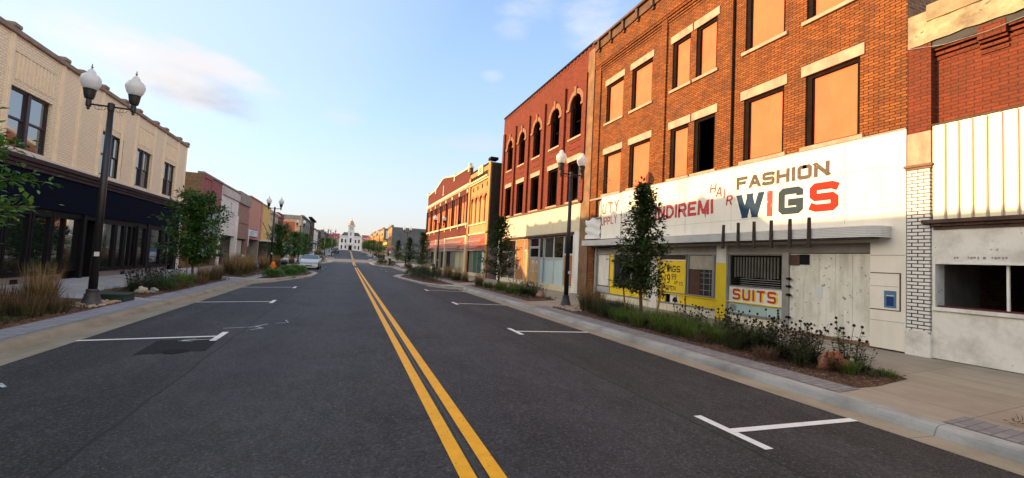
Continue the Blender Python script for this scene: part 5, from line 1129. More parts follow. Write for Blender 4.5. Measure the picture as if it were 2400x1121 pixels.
# ================================================================== far right row
z = zr(120)
t = thing('grey_sided_building', (RX, 125, z), 'two-storey building with a dark grey painted side wall facing the empty lot', 'building')
m = MB(1, RX); m.wall(120, 131, z, 9.5, [(121.5, 123.5, 6, 8), (126, 128, 6, 8), (121, 130, z+.5, z+2.6)], 0, .2); m.build('tan_front', B_yel, t)
shell(t, 1, RX, 120, 131, z-.5, 9.5, 20, B_grey, .26, ())
m = MB(); m.box(11.2, 17.8, 119.9, 119.99, 4.6, 9.35); m.box(17.85, 20.2, 119.9, 119.99, 4.6, 9.2); m.build('grey_render', plain('slate_grey_render', (.105, .108, .118), .85, .22, .5, .3, grime=.2, streak=True), t)
m = MB(); m.box(10.9, 30, 119.85, 119.92, z-.3, 4.5); m.build('lower_render', plain('lower_grey', (.19, .19, .19), .85, .2, 1), t)
m = MB(); m.box(10.6, 11.25, 119.7, 131, 9.5, 10.0); m.build('coping', M_cope, t)
simple(1, RX, 'yellow_low_building', 'low yellow building between the grey-sided building and the brick one', 131.2, 148, 5.9, plain('yellow_render', (.62, .40, .10), .8, .1, 2), nfl=1)
t = simple(1, RX, 'brown_brick_building', 'brown brick two-storey building with a pale sign panel on its side wall', 148.2, 168, 10.6, B_yel, sm=B_tan)
m = MB(); m.box(11.6, 13.6, 148.1, 148.19, 7.2, 9.9); m.build('sign_panel', M_whpost, t)
simple(1, RX, 'orange_row_building', 'orange painted row building past the brown brick one', 168.2, 196, 11.0, plain('orange_row', (.50, .20, .07), .8, .15, 2))
simple(1, RX, 'tan_row_building', 'tan two-storey row building far down the right kerb', 196.2, 236, 11.6, B_yel)
simple(1, RX, 'red_row_building', 'red row building nearest the courthouse on the right', 236.2, 290, 11.4, B_red)

# ================================================================== courthouse
Z = zr(338)
M_ch = plain('white_courthouse', (.58, .57, .58), .7, .06, .6, .1); M_slate2 = plain('slate_roof', (.075, .070, .072), .8, .2, .6); M_gold = plain('copper_dome', (.34, .23, .12), .5, .2, 1, metal=.3); M_rroof = plain('red_metal_roof', (.24, .035, .045), .6, .12, .6)
t = thing('courthouse', (1.8, 344, Z), 'white courthouse with clock tower and golden dome closing the end of the street', 'building')
m = MB(); m.box(-6, 9.6, 340, 350, Z, 14.1); m.build('wall', M_ch, t)
m = MB(); m.box(-6.4, 10, 339.6, 350.4, 14.1, 14.7); m.box(-6.15, 9.75, 339.9, 340, 8.9, 9.3); m.build('cornice', M_ch, t)
m = MB(); i = 0; m.v = [(-5.2, 340, 14.7), (8.8, 340, 14.7), (8.8, 350, 14.7), (-5.2, 350, 14.7), (-3.2, 343, 17.4), (6.8, 343, 17.4), (6.8, 347, 17.4), (-3.2, 347, 17.4)]; m.f = [[0, 1, 5, 4], [1, 2, 6, 5], [2, 3, 7, 6], [3, 0, 4, 7], [4, 5, 6, 7]]; m.m = [0]*5; m.build('roof', M_slate2, t)
tw = MB(); tw.box(-.6, 3.9, 339.2, 343.7, Z, 18.0); tw.box(-.45, 3.75, 339.35, 343.55, 18.0, 22.0); tw = tw.build('clock_tower', M_ch, t)
m = MB(); m.box(-1.0, 4.3, 338.8, 344.1, 22.0, 22.6); m.box(-.8, 4.1, 339, 343.9, 17.9, 18.2); m.build('tower_cornice', M_ch, tw)
m = MB(); m.lathe(1.65, 341.4, [(2.0, 22.6), (2.0, 23.4), (1.75, 23.5), (1.7, 24.2), (1.45, 25.0), (1.0, 25.7), (.45, 26.05), (.01, 26.1)], 20); m.build('dome', M_gold, tw, smooth=True)
m = MB(); m.lathe(1.65, 341.4, [(.35, 26.0), (.45, 26.6), (.3, 27.5), (.12, 28.3), (.04, 29.0)], 10); m.build('finial', M_ch, tw)
m = MB()
for q in ((-.7, 339.1), (4.0, 339.1), (-.7, 343.8), (4.0, 343.8)): m.lathe(q[0], q[1], [(.18, 22.6), (.2, 23.2), (.05, 24.4)], 8)
m.build('pinnacle', M_ch, tw)
m = MB()
for k in range(24): a = 2*pi*k/24; m.v.append((1.6+.95*cos(a), 339.30, 20.1+.95*sin(a)))
m.f = [list(range(24))[::-1]]; m.m = [0]; ck = m.build('clock', M_dwood, tw)
m = MB()
for k in range(24): a = 2*pi*k/24; m.v.append((1.6+.72*cos(a), 339.27, 20.1+.72*sin(a)))
m.f = [list(range(24))[::-1]]; m.m = [0]; m.build('clock_face', M_ch, ck)
m = MB(); m.box(1.57, 1.63, 339.2, 339.25, 20.1, 20.7); m.box(1.6, 2.0, 339.2, 339.25, 20.05, 20.11); m.build('clock_hands', M_blackf, ck)
for a, b, c, d_ in [(-4.9, -3.7, 9.6, 12.3), (-2.3, -1.4, 9.6, 12.0), (4.7, 5.6, 9.6, 12.0), (7.0, 8.0, 9.6, 12.3), (-4.9, -3.9, Z+.8, 7.6), (-2.2, -1.3, Z+1.4, 7.5), (4.6, 5.5, Z+1.4, 7.5), (7.0, 8.0, Z+.8, 7.6)]:
    m = MB(); m.box(a, b, 339.93, 339.99, c, d_); wn = m.build('window', M_blackf, t); m = MB(); m.box(a-.15, b+.15, 339.85, 339.99, c-.25, c-.02); m.build('sill', M_ch, wn)
m = MB(); m.box(1.0, 2.2, 339.1, 339.19, 9.7, 13.0); m.build('arched_window', M_blackf, t); m = MB(); m.box(1.2, 1.8, 339.1, 339.19, 15.0, 17.2); m.build('tower_window', M_blackf, t)
m = MB(); m.box(.5, 2.7, 339.05, 339.18, Z, 7.5); dd = m.build('door', M_blackf, t)
m = MB(); m.box(-.5, 3.7, 338.2, 339.2, 8.2, 8.6); m.v += [(-.6, 338.2, 8.6), (3.8, 338.2, 8.6), (1.6, 338.2, 9.6), (-.6, 339.2, 8.6), (3.8, 339.2, 8.6), (1.6, 339.2, 9.6)]; m.f += [[8, 9, 10], [11, 8, 10, 13], [9, 12, 13, 10]]; m.m += [0]*3; m.box(-.3, .1, 338.3, 338.7, Z, 8.2); m.box(3.1, 3.5, 338.3, 338.7, Z, 8.2); m.build('portico', M_ch, t)
m = MB(); m.box(-7, 10.5, 335, 339.9, Z-.3, Z+.12); struct(m.build('courthouse_forecourt', M_side))
for sgn, x0, x1, lb in ((-1, -46, -6.8, 'long beige building with a dark red metal roof left of the courthouse'), (1, 10.5, 52, 'long beige building with a dark red metal roof right of the courthouse')):
    t = thing('red_roofed_building', ((x0+x1)/2, 366, Z), lb, 'building')
    m = MB(); m.box(x0, x1, 360, 374, Z, 13.6); m.build('wall', plain('beige_brick', (.30, .22, .16), .85, .1, .6), t)
    m = MB(); m.v = [(x0-.5, 359.5, 13.4), (x1+.5, 359.5, 13.4), (x1+.5, 367, 17.0), (x0-.5, 367, 17.0), (x1+.5, 374.5, 13.4), (x0-.5, 374.5, 13.4)]; m.f = [[0, 1, 2, 3], [3, 2, 4, 5], [0, 3, 5], [1, 4, 2]]; m.m = [0]*4; m.build('roof', M_rroof, t)
    for k in range(11): m = MB(); xx = x0+1.5+k*3.4; m.box(xx, xx+1.2, 359.93, 359.99, 9.5, 12.0); m.build('window', M_blackf, t)

# ================================================================== street lamps
M_iron = plain('black_iron', (.012, .012, .014), .45, .25, 5, .1, spec=.4)
def globemat():
    m, nt, b = newmat('opal_globe'); b.inputs['Base Color'].default_value = (.74, .74, .74, 1); b.inputs['Roughness'].default_value = .16
    tr = N(nt, 'ShaderNodeBsdfTranslucent'); tr.inputs[0].default_value = (.85, .86, .88, 1); ms = N(nt, 'ShaderNodeMixShader'); ms.inputs[0].default_value = .45
    o = nt.nodes['Material Output']; nt.links.new(b.outputs[0], ms.inputs[1]); nt.links.new(tr.outputs[0], ms.inputs[2]); nt.links.new(ms.outputs[0], o.inputs[0]); return m
M_globe = globemat()
def make_lamp(loc, label):
    x, y, z = loc; t = thing('street_lamp', loc, label, 'street lamp', 'twin-globe street lamps along both kerbs')
    m = MB(); m.lathe(x, y, [(.24, z), (.24, z+.05), (.20, z+.07), (.18, z+.16), (.13, z+.30), (.12, z+.36), (.135, z+.38), (.11, z+.42)], 16); m.build('base', plain('grey_cast_base', (.045, .045, .05), .5, .3, 6, .2), t, smooth=True)
    m = MB(); m.tube([(x, y, z+.40), (x, y, z+5.10)], [.092, .062], 14); m.build('pole', M_iron, t, smooth=True)
    m = MB(); m.box(x-.004, x+.10, y-.095, y-.088, z+1.25, z+1.36); m.build('pole_label', M_whpost, t)
    m = MB(); m.tube([(x-.46, y, z+5.12), (x+.46, y, z+5.12)], .024, 8); m.lathe(x, y, [(.07, z+5.02), (.075, z+5.20), (.05, z+5.22)], 12)
    for s_ in (-1, 1):
        pts = [(x+s_*(.10+.24*k/12), y, z+5.07-.075*sin(pi*k/12)-.02*sin(3*pi*k/12)) for k in range(13)]; m.tube(pts, .006, 5)
        pts = [(x+s_*(.22+.045*cos(a/2)), y, z+5.05+.035*sin(a/2)) for a in range(0, 13)]; m.tube(pts, .005, 5)
    m.build('crossarm', M_iron, t)
    for s_ in (-1, 1):
        cx = x+s_*.46
        m = MB(); m.lathe(cx, y, [(.012, z+4.97), (.035, z+5.0), (.03, z+5.04), (.055, z+5.06), (.06, z+5.10), (.055, z+5.24), (.09, z+5.26), (.11, z+5.34), (.125, z+5.46), (.135, z+5.50), (.12, z+5.505)], 14); h = m.build('lamp_head', M_iron, t, smooth=False)
        m = MB(); m.lathe(cx, y, [(.118, z+5.49), (.17, z+5.57), (.205, z+5.67), (.212, z+5.74), (.19, z+5.82), (.135, z+5.88), (.085, z+5.91), (.092, z+5.94), (.07, z+5.98), (.035, z+6.02), (.012, z+6.03)], 20); m.build('globe', M_globe, h, smooth=True)
        m = MB(); m.lathe(cx, y, [(.022, z+6.02), (.008, z+6.06), (.035, z+6.075), (.008, z+6.09), (.013, z+6.12), (.003, z+6.17)], 8); m.build('finial', M_iron, h)
    return t
L0 = make_lamp((-5.96, 14.02, .075), 'nearest left street lamp, in front of the black sign board')
LAMPS = [(7.95, 14.77, .115, 'nearest right street lamp, in river stones beside the tan grass'), (-5.96, 41, .085, 'second left street lamp, in front of the ochre and salmon shops'), (-6.47, 68, .13, 'third left street lamp, before the peach side wall'),
 (8.85, 45, .18, 'second right street lamp, in front of the maroon brick building'), (8.35, 67, .2, 'third right street lamp, against the grey painted side wall'),
 (-4.29, 93.5, .66, 'left of the lamp pair at the far left corner of the junction'), (-3.0, 95.5, .68, 'right of the lamp pair at the far left corner of the junction'),
 (6.07, 93.5, .66, 'right of the lamp pair at the far right corner of the junction'), (5.69, 107, 1.0, 'left of the lamp pair at the far right corner of the junction'),
 (-5.4, 120, 1.3, 'left far street lamp beyond the junction lamps, before the dark brick front'), (-5.4, 148, 1.95, 'left far street lamp among the bright green trees'),
 (7.2, 150, 1.95, 'right far street lamp in front of the orange row building'), (6.9, 200, 2.8, 'left of two distant lamps just right of the courthouse'), (7.9, 206, 2.85, 'right of two distant lamps just right of the courthouse'), (-5.3, 205, 2.8, 'distant lamp just left of the courthouse')]
for x, y, z, lb in LAMPS: dup(L0, (x, y, z), 0, lb)

# ================================================================== plants
def leaf_quad(mb, p, d, up, L, W_):
    d = d.normalized(); s_ = d.cross(up)
    s_ = s_.normalized() if s_.length > 1e-4 else Vector((1, 0, 0)); nrm = s_.cross(d)
    a = p; b = p+d*L*.5+s_*W_*.5+nrm*W_*.12; c = p+d*L; e = p+d*L*.5-s_*W_*.5+nrm*W_*.12
    i = len(mb.v); mb.v += [tuple(a), tuple(b), tuple(c), tuple(e)]; mb.f += [[i, i+1, i+2], [i, i+2, i+3]]; mb.m += [0, 0]
L_dark = leafmat('leaf_dark', [(.008, .020, .005), (.020, .045, .010), (.036, .070, .015), (.062, .105, .022)], .5, .2)
L_green = leafmat('leaf_green', [(.03, .085, .012), (.055, .15, .02), (.09, .21, .028), (.13, .28, .04)], .45, .3)
L_mid = leafmat('leaf_mid', [(.016, .046, .010), (.034, .10, .018), (.060, .16, .030), (.09, .21, .042)], .5, .25)
M_bark = plain('bark', (.12, .075, .05), .9, .35, 8, .6); M_stake = plain('wood_stake', (.26, .13, .065), .85, .25, 6, .3)
def make_tree(loc, H, Rc, seed, label, mat, leaf=.11, n=3400, zt=1.15, shape='col', stakes=True, name='street_tree', group='young street trees in the planting beds', asym=0):
    rd = random.Random(seed); x, y, z = loc; t = thing(name, loc, label, 'tree', group); B = Vector(loc)
    m = MB(); n_ = 9; tp = [B+Vector((.04*sin(k*1.1+seed), .04*cos(k*.9+seed), H*.92*k/n_)) for k in range(n_+1)]
    m.tube(tp, [.052*(1-.85*k/n_)+.004 for k in range(n_+1)], 8)
    limbs = []
    nl = int(H*15)
    for k in range(nl):
        f = (k+.5)/nl; hz = zt+(H*.96-zt)*f; an = k*2.399+rd.uniform(-.4, .4)
        if shape == 'col': rr = Rc*(.60+.60*sin(pi*min(1, f*1.1+.15)))*(1-.75*max(0, f-.40))
        else: rr = Rc*(.45+.75*sin(pi*(f*.8+.12)))*(1-.45*max(0, f-.5))
        rr *= rd.uniform(.72, 1.18) * (1.25 if rd.random() < .12 else 1)
        ln = rr*1.15; up_ = .55+.5*f+rd.uniform(-.15, .2)
        p = B+Vector((0, 0, hz-.35*rr)); p += (tp[min(n_, int((hz-.35*rr)/(H*.92)*n_))]-B-Vector((0, 0, H*.92*min(n_, int((hz-.35*rr)/(H*.92)*n_))/n_)))
        d = Vector((cos(an), sin(an), up_)).normalized(); pts = [p]; sg = 6
        for q in range(sg): d = (d+Vector((rd.uniform(-.16, .16), rd.uniform(-.16, .16), -.07+rd.uniform(-.1, .12)))).normalized(); p = p+d*ln/sg; pts.append(p)
        limbs.append(pts); m.tube(pts, [.013*(1-.8*q/sg)+.002 for q in range(sg+1)], 5, False)
    m.build('trunk', M_bark, t)
    c = MB(); per = n//nl
    for pts in limbs:
        for k in range(per):
            f = 1-rd.random()**1.1*.95; q = f*(len(pts)-1); i = min(int(q), len(pts)-2); p = pts[i].lerp(pts[i+1], q-i); dd = (pts[i+1]-pts[i]).normalized()
            off = Vector((rd.gauss(0, 1), rd.gauss(0, 1), rd.gauss(0, .7)))*.085*Rc/.6; L_ = leaf*rd.uniform(.6, 1.25)
            d = (dd*.5+off.normalized()*.9+Vector((0, 0, -.25+rd.uniform(-.3, .3)))).normalized(); leaf_quad(c, p+off*rd.random(), d, Vector((rd.uniform(-.5, .5), rd.uniform(-.5, .5), 1)), L_, L_*.62)
    c.build('crown', mat, t)
    if stakes:
        for s_ in (-1, 1):
            m = MB(); m.tube([B+Vector((s_*.12+.0, s_*.40, 0)), B+Vector((s_*.10, s_*.40+s_*.0+.10*s_, 1.25))], [.024, .022], 6)
            tag(m.build('tree_stake', M_stake), 'wooden stake %s the %s' % ('behind' if s_ > 0 else 'before', label.split(',')[0]), 'stake')
    return t
zb = .13
T1 = make_tree((8.42, 10.85, .17), 4.22, .78, 3, 'dark slender street tree between two stakes, before the yellow wig board', L_dark, .125, 6800, .95, stakes=False)
for dx, dy, lx, lb in ((-.05, .78, -.04, 'leaning wooden stake left of the dark slender tree'), (.10, -.42, .05, 'leaning wooden stake right of the dark slender tree')):
    m = MB(); b_ = Vector((8.42+dx, 10.75+dy, .15)); m.tube([b_, b_+Vector((lx, .16 if dy > 0 else -.22, 1.12))], [.027, .024], 6); tag(m.build('tree_stake', M_stake), lb, 'stake')
T2 = make_tree((8.6, 24.5, .17), 4.3, 1.0, 11, 'dark columnar street tree before the ochre and red buildings', L_dark, .15, 4600, .9)
T3 = make_tree((-6.75, 24.4, .13), 4.15, 1.15, 21, 'green bushy street tree before the tan brick side wall', L_mid, .15, 9000, .95, 'round')
T4 = make_tree((-7.25, 11.05, .13), 4.1, 1.12, 33, 'bright green street tree at the left edge of the view', L_green, .15, 5600, 1.3, 'round', stakes=False)
R_ = [(T2, (8.3, 51, .18), 2.1, 1.05, 'dark street tree nearest the maroon brick building'), (T2, (8.3, 63, .2), .7, 1.0, 'dark street tree before the grey painted side wall'), (T2, (8.2, 77.5, .35), 4.4, .98, 'smallest dark street tree, left of the third right lamp'),
      (T3, (-6.6, 50.4, .14), 1.2, (1.0, 1.0, 1.05), 'dark street tree in front of the cream corniced shop'), (T3, (-6.6, 63.5, .16), 3.0, 1.0, 'middle street tree of the three before the peach side wall'), (T3, (-6.5, 76.5, .3), 5.0, (.85, .85, 1.05), 'street tree nearest the junction on the left')]
for s_, l_, rz, sc, lb in R_: dup(s_, l_, rz, lb, sc)
for x, y, s_, lb in [(-6.0, 120, 1.0, 'bright street tree just beyond the junction on the left'), (-5.7, 138, 1.05, 'bright street tree second beyond the junction on the left'), (-5.9, 158, 1.1, 'bright street tree by the black parked car'), (-6, 185, 1.1, 'bright street tree far down the left kerb'), (-6, 220, 1.15, 'bright street tree nearest the courthouse on the left'),
                  (7.5, 113, 1.0, 'bright street tree just beyond the junction on the right'), (6.9, 130, 1.1, 'bright street tree before the yellow low building'), (7.2, 165, 1.15, 'bright street tree before the orange row building'), (7.6, 190, 1.15, 'bright street tree far down the right kerb'), (7.6, 225, 1.2, 'bright street tree nearest the courthouse on the right')]:
    dup(T4, (x, y, zr(y)+.1), x+y, lb, s_)
# ---- grasses, shrubs, flowers
G_tan = leafmat('grass_tan', [(.10, .065, .025), (.19, .125, .05), (.28, .185, .08), (.36, .26, .13)], .8, .25); G_grn = leafmat('grass_green', [(.030, .060, .008), (.065, .11, .016), (.11, .17, .028), (.17, .21, .05)], .7, .3)
G_dk = leafmat('grass_dark', [(.015, .022, .008), (.03, .045, .014), (.055, .07, .022), (.09, .09, .035)], .7, .2); G_red = leafmat('grass_russet', [(.05, .03, .016), (.11, .065, .035), (.19, .12, .07)], .8, .2)
def blades(mb, c, n, H, spread, wd_, rd, lean=.5, curve=.5):
    for _ in range(n):
        a = rd.uniform(0, 2*pi); r_ = spread*.45*sqrt(rd.random()); p = Vector((c[0]+cos(a)*r_, c[1]+sin(a)*r_, c[2])); h = H*rd.uniform(.55, 1.1)
        a2 = a+rd.uniform(-.8, .8); o = Vector((cos(a2), sin(a2), 0)); le = lean*rd.uniform(.2, 1.1); s_ = Vector((-sin(a2), cos(a2), 0))*wd_/2
        P = [p+o*(le*h*(f+curve*f*f)*.7)+Vector((0, 0, h*(f-.22*curve*f*f))) for f in (0, .4, .75, 1)]; i = len(mb.v)
        for k, (q, w_) in enumerate(zip(P, (1, .9, .6, .12))): mb.v += [tuple(q-s_*w_), tuple(q+s_*w_)]
        for k in range(3): mb.f.append([i+2*k, i+2*k+1, i+2*k+3, i+2*k+2]); mb.m.append(0)
def make_grass(loc, H, sp, n, seed, label, group, base, top=None, wd_=.009, topn=0, name='ornamental_grass'):
    rd = random.Random(seed); t = thing(name, loc, label, 'grass clump', group); m = MB(); blades(m, loc, n, H*(.62 if top else 1), sp, wd_*1.2, rd, .65, .6); m.build('blades', base, t)
    if top:
        m = MB(); blades(m, loc, topn, H, sp, wd_, rd, .30, .25)
        m.build('seed_stalks', top, t)
    return t
def make_coneflower(loc, seed, label, group, H=.72, n=18, sp=.34):
    rd = random.Random(seed); t = thing('coneflower', loc, label, 'flowering plant', group); st = MB(); lf = MB(); hd = MB()
    for k in range(n):
        a = rd.uniform(0, 2*pi); r_ = sp*sqrt(rd.random())*.6; p = Vector((loc[0]+cos(a)*r_, loc[1]+sin(a)*r_, loc[2])); h = H*rd.uniform(.65, 1.12); o = Vector((cos(a), sin(a), 0))*rd.uniform(.05, .35)*h
        P = [p+o*f*f+Vector((0, 0, h*f)) for f in (0, .35, .7, 1)]; st.tube(P, [.006, .005, .004, .003], 4)
        for j in range(13):
            f = .03+.80*j/13; q = p+o*f*f+Vector((0, 0, h*f)); an = j*2.4+k; leaf_quad(lf, q, Vector((cos(an), sin(an), rd.uniform(-.1, .5))), Vector((0, 0, 1)), .17*(1.15-f*.6)*rd.uniform(.8, 1.2), .048)
        q = P[-1]; hd.lathe(q.x, q.y, [(.006, q.z-.01), (.022, q.z), (.024, q.z+.014), (.014, q.z+.032), (.002, q.z+.038)], 6)
        for j in range(5): an = j*1.3; leaf_quad(hd, q, Vector((cos(an), sin(an), -.6)), Vector((0, 0, 1)), .035, .012)
    ns_ = len(st.f); n0 = len(st.v); st.v += hd.v; st.f += [[q+n0 for q in f] for f in hd.f]; st.m = [0]*ns_+[1]*len(hd.f)
    st.build('flower_stalks', [plain('stem', (.045, .05, .018), .8), plain('seed_head', (.022, .012, .010), .9)], t); lf.build('leaves', leafmat('coneflower_leaf', [(.008, .016, .005), (.020, .036, .009), (.045, .065, .016)], .6, .15), t)
    return t
def make_shrub(loc, Rr, H, n, seed, label, group, mat, leaf=.045, name='shrub'):
    rd = random.Random(seed); t = thing(name, loc, label, 'shrub', group); m = MB(); s_ = MB()
    for k in range(n):
        a = rd.uniform(0, 2*pi); u_ = rd.random()**.5; zz = rd.random()**.7; rr = Rr*u_*sqrt(max(0.05, 1-zz*zz*.8))*(1+.28*sin(a*3+seed)+.15*sin(a*7)); p = Vector((loc[0]+cos(a)*rr, loc[1]+sin(a)*rr, loc[2]+H*zz*(1-.35*u_*u_)*rd.uniform(.75, 1.15)))
        leaf_quad(m, p, Vector((cos(a)*.6+rd.uniform(-.6, .6), sin(a)*.6+rd.uniform(-.6, .6), rd.uniform(-.1, .8))), Vector((0, 0, 1)), leaf*rd.uniform(.7, 1.5), leaf*.5)
    for k in range(14):
        a = rd.uniform(0, 6.28); s_.tube([Vector(loc), Vector(loc)+Vector((cos(a)*Rr*.7, sin(a)*Rr*.7, H*.8))], [.007, .003], 4)
    s_.build('stems', M_bark, t); m.build('foliage', mat, t); return t
gT = 'tan ornamental grass clumps in the beds'; gG = 'green grass clumps in the beds'; gC = 'dark-headed coneflowers in the beds'; gS = 'low shrubs in the beds'; gR = 'russet low grass tufts in the beds'
A1 = make_grass((-6.45, 13.0, .15), 1.05, .55, 330, 1, 'tall tan grass clump beside the nearest left lamp', gT, G_dk, G_tan, .008, 420)
dup(A1, (8.05, 13.35, .17), 1.0, 'tall tan grass clump beside the nearest right lamp', .98); dup(A1, (8.2, 12.85, .17), 2.5, 'lower tan grass clump right of the nearest right lamp', .78)
A2 = make_grass((-6.6, 12.0, .15), .62, .7, 300, 2, 'low reddish feathery grass at the left edge of the bed', gR, G_dk, G_red, .008, 200)
for i, (x, y, s_) in enumerate([(-6.3, 11.0, 1), (-6.8, 10.2, .95), (-6.0, 10.1, .8), (-6.9, 12.8, 1), (-6.0, 11.7, .85), (-6.4, 9.2, .9), (-5.85, 12.4, .7), (-6.9, 8.3, 1), (-6.2, 8.2, .8)]): dup(A2, (x, y, .15), i*1.3, 'low reddish feathery grass clump in the near left bed', s_)
A3 = make_grass((8.1, 10.0, .17), .46, .50, 380, 3, 'bright green grass clump at the foot of the dark slender tree', gG, G_grn, None, .010)
for i, (x, y, s_) in enumerate([(8.5, 7.2, .9), (7.9, 7.5, .8), (7.55, 8.9, .7), (7.5, 9.8, .8), (7.5, 10.6, .7), (8.6, 10.1, .9), (7.6, 7.9, .7), (8.45, 9.4, 1.0), (7.75, 9.2, .95), (8.1, 8.6, 1.05), (7.75, 10.1, .85), (8.45, 11.4, 1.0), (8.0, 11.0, .9), (8.3, 7.9, 1.0), (7.7, 8.3, .9), (7.75, 11.2, .8)]): dup(A3, (x, y, .17), i*2.1, 'green grass clump in the bed around the dark slender tree', s_)
for i, (x, y, s_) in enumerate([(8.2, 19.4, 1.0), (7.7, 20.2, .9), (8.3, 21.0, 1.05), (7.8, 22.0, 1.0), (8.3, 23.0, 1.0), (7.7, 23.8, .9)]): dup(A3, (x, y, .17), i*1.7, 'green grass clump in the second right bed by the boulder', s_)
for i, (x, y, s_) in enumerate([(-5.9, 20.3, 1.15), (-6.2, 21.2, 1.1)]): dup(A3, (x, y, .15), i*1.7, 'bright green low clump in the left bed before the bushy tree', s_)
A4 = make_grass((8.3, 12.2, .17), .55, .6, 320, 4, 'dark green arching grass clump right of the tan grass', 'dark arching grass clumps', G_dk, None, .010)
for i, (x, y, s_, lb) in enumerate([(7.8, 12.3, .85, 'dark arching grass at the kerb side of the tan grass'), (8.45, 11.9, 1.0, 'dark arching grass between the tan grass and the stakes'), (7.7, 11.7, .8, 'dark arching grass nearest the paver strip'), (8.35, 6.9, .8, 'dark arching grass among the near right coneflowers'), (7.65, 6.8, .65, 'dark arching grass tuft at the edge of the near right mulch')]): dup(A4, (x, y, .17), i*1.1, lb, s_)
C1 = make_coneflower((8.35, 5.05, .17), 5, 'coneflower clump with dark seed heads right of the red boulder', gC, .74, 14, .32)
C2 = make_coneflower((8.2, 6.4, .17), 6, 'coneflower clump with dark seed heads behind the red boulder', gC, .62, 20, .42)
rd = random.Random(9)
for i, (x, y, s_) in enumerate([(8.45, 5.9, .95), (7.55, 5.3, .62), (7.75, 4.85, .45), (8.25, 4.75, .55), (7.85, 5.85, .85), (8.55, 6.7, 1.0), (7.95, 6.9, .85), (8.35, 7.4, .95), (8.6, 7.9, 1.0), (7.75, 5.45, .7), (8.5, 8.7, .95), (8.1, 5.5, .9), (7.9, 6.3, .8), (8.65, 9.4, .9)]): dup(C1 if i % 2 else C2, (x, y, .17), i*1.9, 'coneflower clump in the near right bed', s_)
for i, (x, y, s_) in enumerate([(8.25, 18.5, .9), (8.0, 19.0, .85), (8.5, 19.3, .9), (8.45, 20.2, .9), (8.5, 22, .9), (8.1, 17.9, .7), (8.55, 18.2, .8)]): dup(C1 if i % 2 else C2, (x, y, .17), i*1.9, 'coneflower clump by the pale boulder in the second right bed', s_)
for i, (x, y, s_) in enumerate([(-6.3, 17.4, .9), (-6.0, 17.9, .85), (-6.6, 18.1, 1.0), (-6.2, 18.8, .95), (-6.7, 19.3, 1.0), (-6.4, 20.2, .9), (-6.9, 20.8, .95), (-6.7, 22.3, 1.0)]): dup(C1 if i % 2 else C2, (x, y, .15), i*1.9, 'coneflower clump beside the white stone in the left bed', s_)
dup(A3, (7.9, 4.75, .15), .5, 'small leafy green clump before the red boulder', .55); dup(A3, (8.35, 4.42, .13), .9, 'thin weed tuft at the corner of the near right bed', .35)
R1_ = make_grass((7.5, 5.95, .16), .24, .42, 260, 8, 'small russet tuft at the paver edge of the near right bed', gR, G_red, None, .006); dup(R1_, (7.55, 7.6, .16), 1, 'small russet tuft second along the near right paver strip', .8); dup(R1_, (-5.7, 18.9, .15), 1, 'russet low clump at the paver edge of the left bed', 1.2); dup(R1_, (-5.75, 21.8, .15), 2, 'russet low clump farther along the left paver edge', 1.5)
S1 = make_shrub((-5.9, 18.5, .15), .42, .42, 1300, 3, 'round green shrub right of the white stone', gS, L_mid, .05)
dup(S1, (-5.95, 19.6, .15), 1, 'flat green shrub before the bushy left tree', (1.2, 1.2, .8)); dup(S1, (7.85, 17.9+1.2, .17), 2, 'dark shrub left of the pale boulder', .9); dup(S1, (8.15, 12.6, .16), 2, 'low dark shrub under the tan grass on the right', .75)
S2 = make_shrub((5.6, 29.5, .12), .75, .75, 2000, 4, 'dark shrub at the near end of the right bulb-out', gS, L_dark, .07)
S3 = make_shrub((-4.1, 28.7, .12), .6, .5, 2200, 8, 'pale green low shrub just behind the rim of the left bulb-out', gS, L_green, .075)
for i, (x, y, s_, lb) in enumerate([(5.3, 31.5, 1.1, 'dark shrub second in the right bulb-out'), (5.5, 33.8, 1.1, 'dark shrub third in the right bulb-out'), (5.0, 35.5, 1.0, 'dark shrub at the road side of the right bulb-out'), (5.7, 37.5, 1.1, 'dark shrub at the far end of the right bulb-out'),
    (-3.9, 29.6, .8, 'low green shrub at the near tip of the left bulb-out'), (-3.4, 31.8, .9, 'green shrub second in the left bulb-out'), (-3.8, 33.6, 1.1, 'pale-flowered shrub middle of the left bulb-out'), (-3.1, 34.5, .9, 'green shrub at the road side of the left bulb-out'), (-3.7, 36.8, 1.1, 'green shrub hiding the car bumper'), (-3.4, 39, .9, 'green shrub at the far end of the left bulb-out'),
    (-3.9, 74, 1.1, 'dark shrub in the bulb-out before the junction on the left'), (-4.8, 71, 1.1, 'dark shrub behind the silver car'), (-4.2, 77, 1.0, 'dark shrub at the junction corner on the left'), (5.2, 73, 1.0, 'shrub in the bulb-out before the junction on the right'), (6.2, 76, 1.0, 'shrub beside the litter bin on the right'), (5.4, 77.5, 1.0, 'shrub at the junction corner on the right'), (6.8, 70.5, 1.0, 'shrub near the third right lamp'),
    (-5, 98, 1.2, 'shrub in the corner bed across the junction on the left'), (6.4, 98, 1.2, 'shrub in the corner bed across the junction on the right')]): dup(S3 if x < 0 and y < 45 else S2, (x, y, zr(y)+.12), i*1.3, lb, s_)
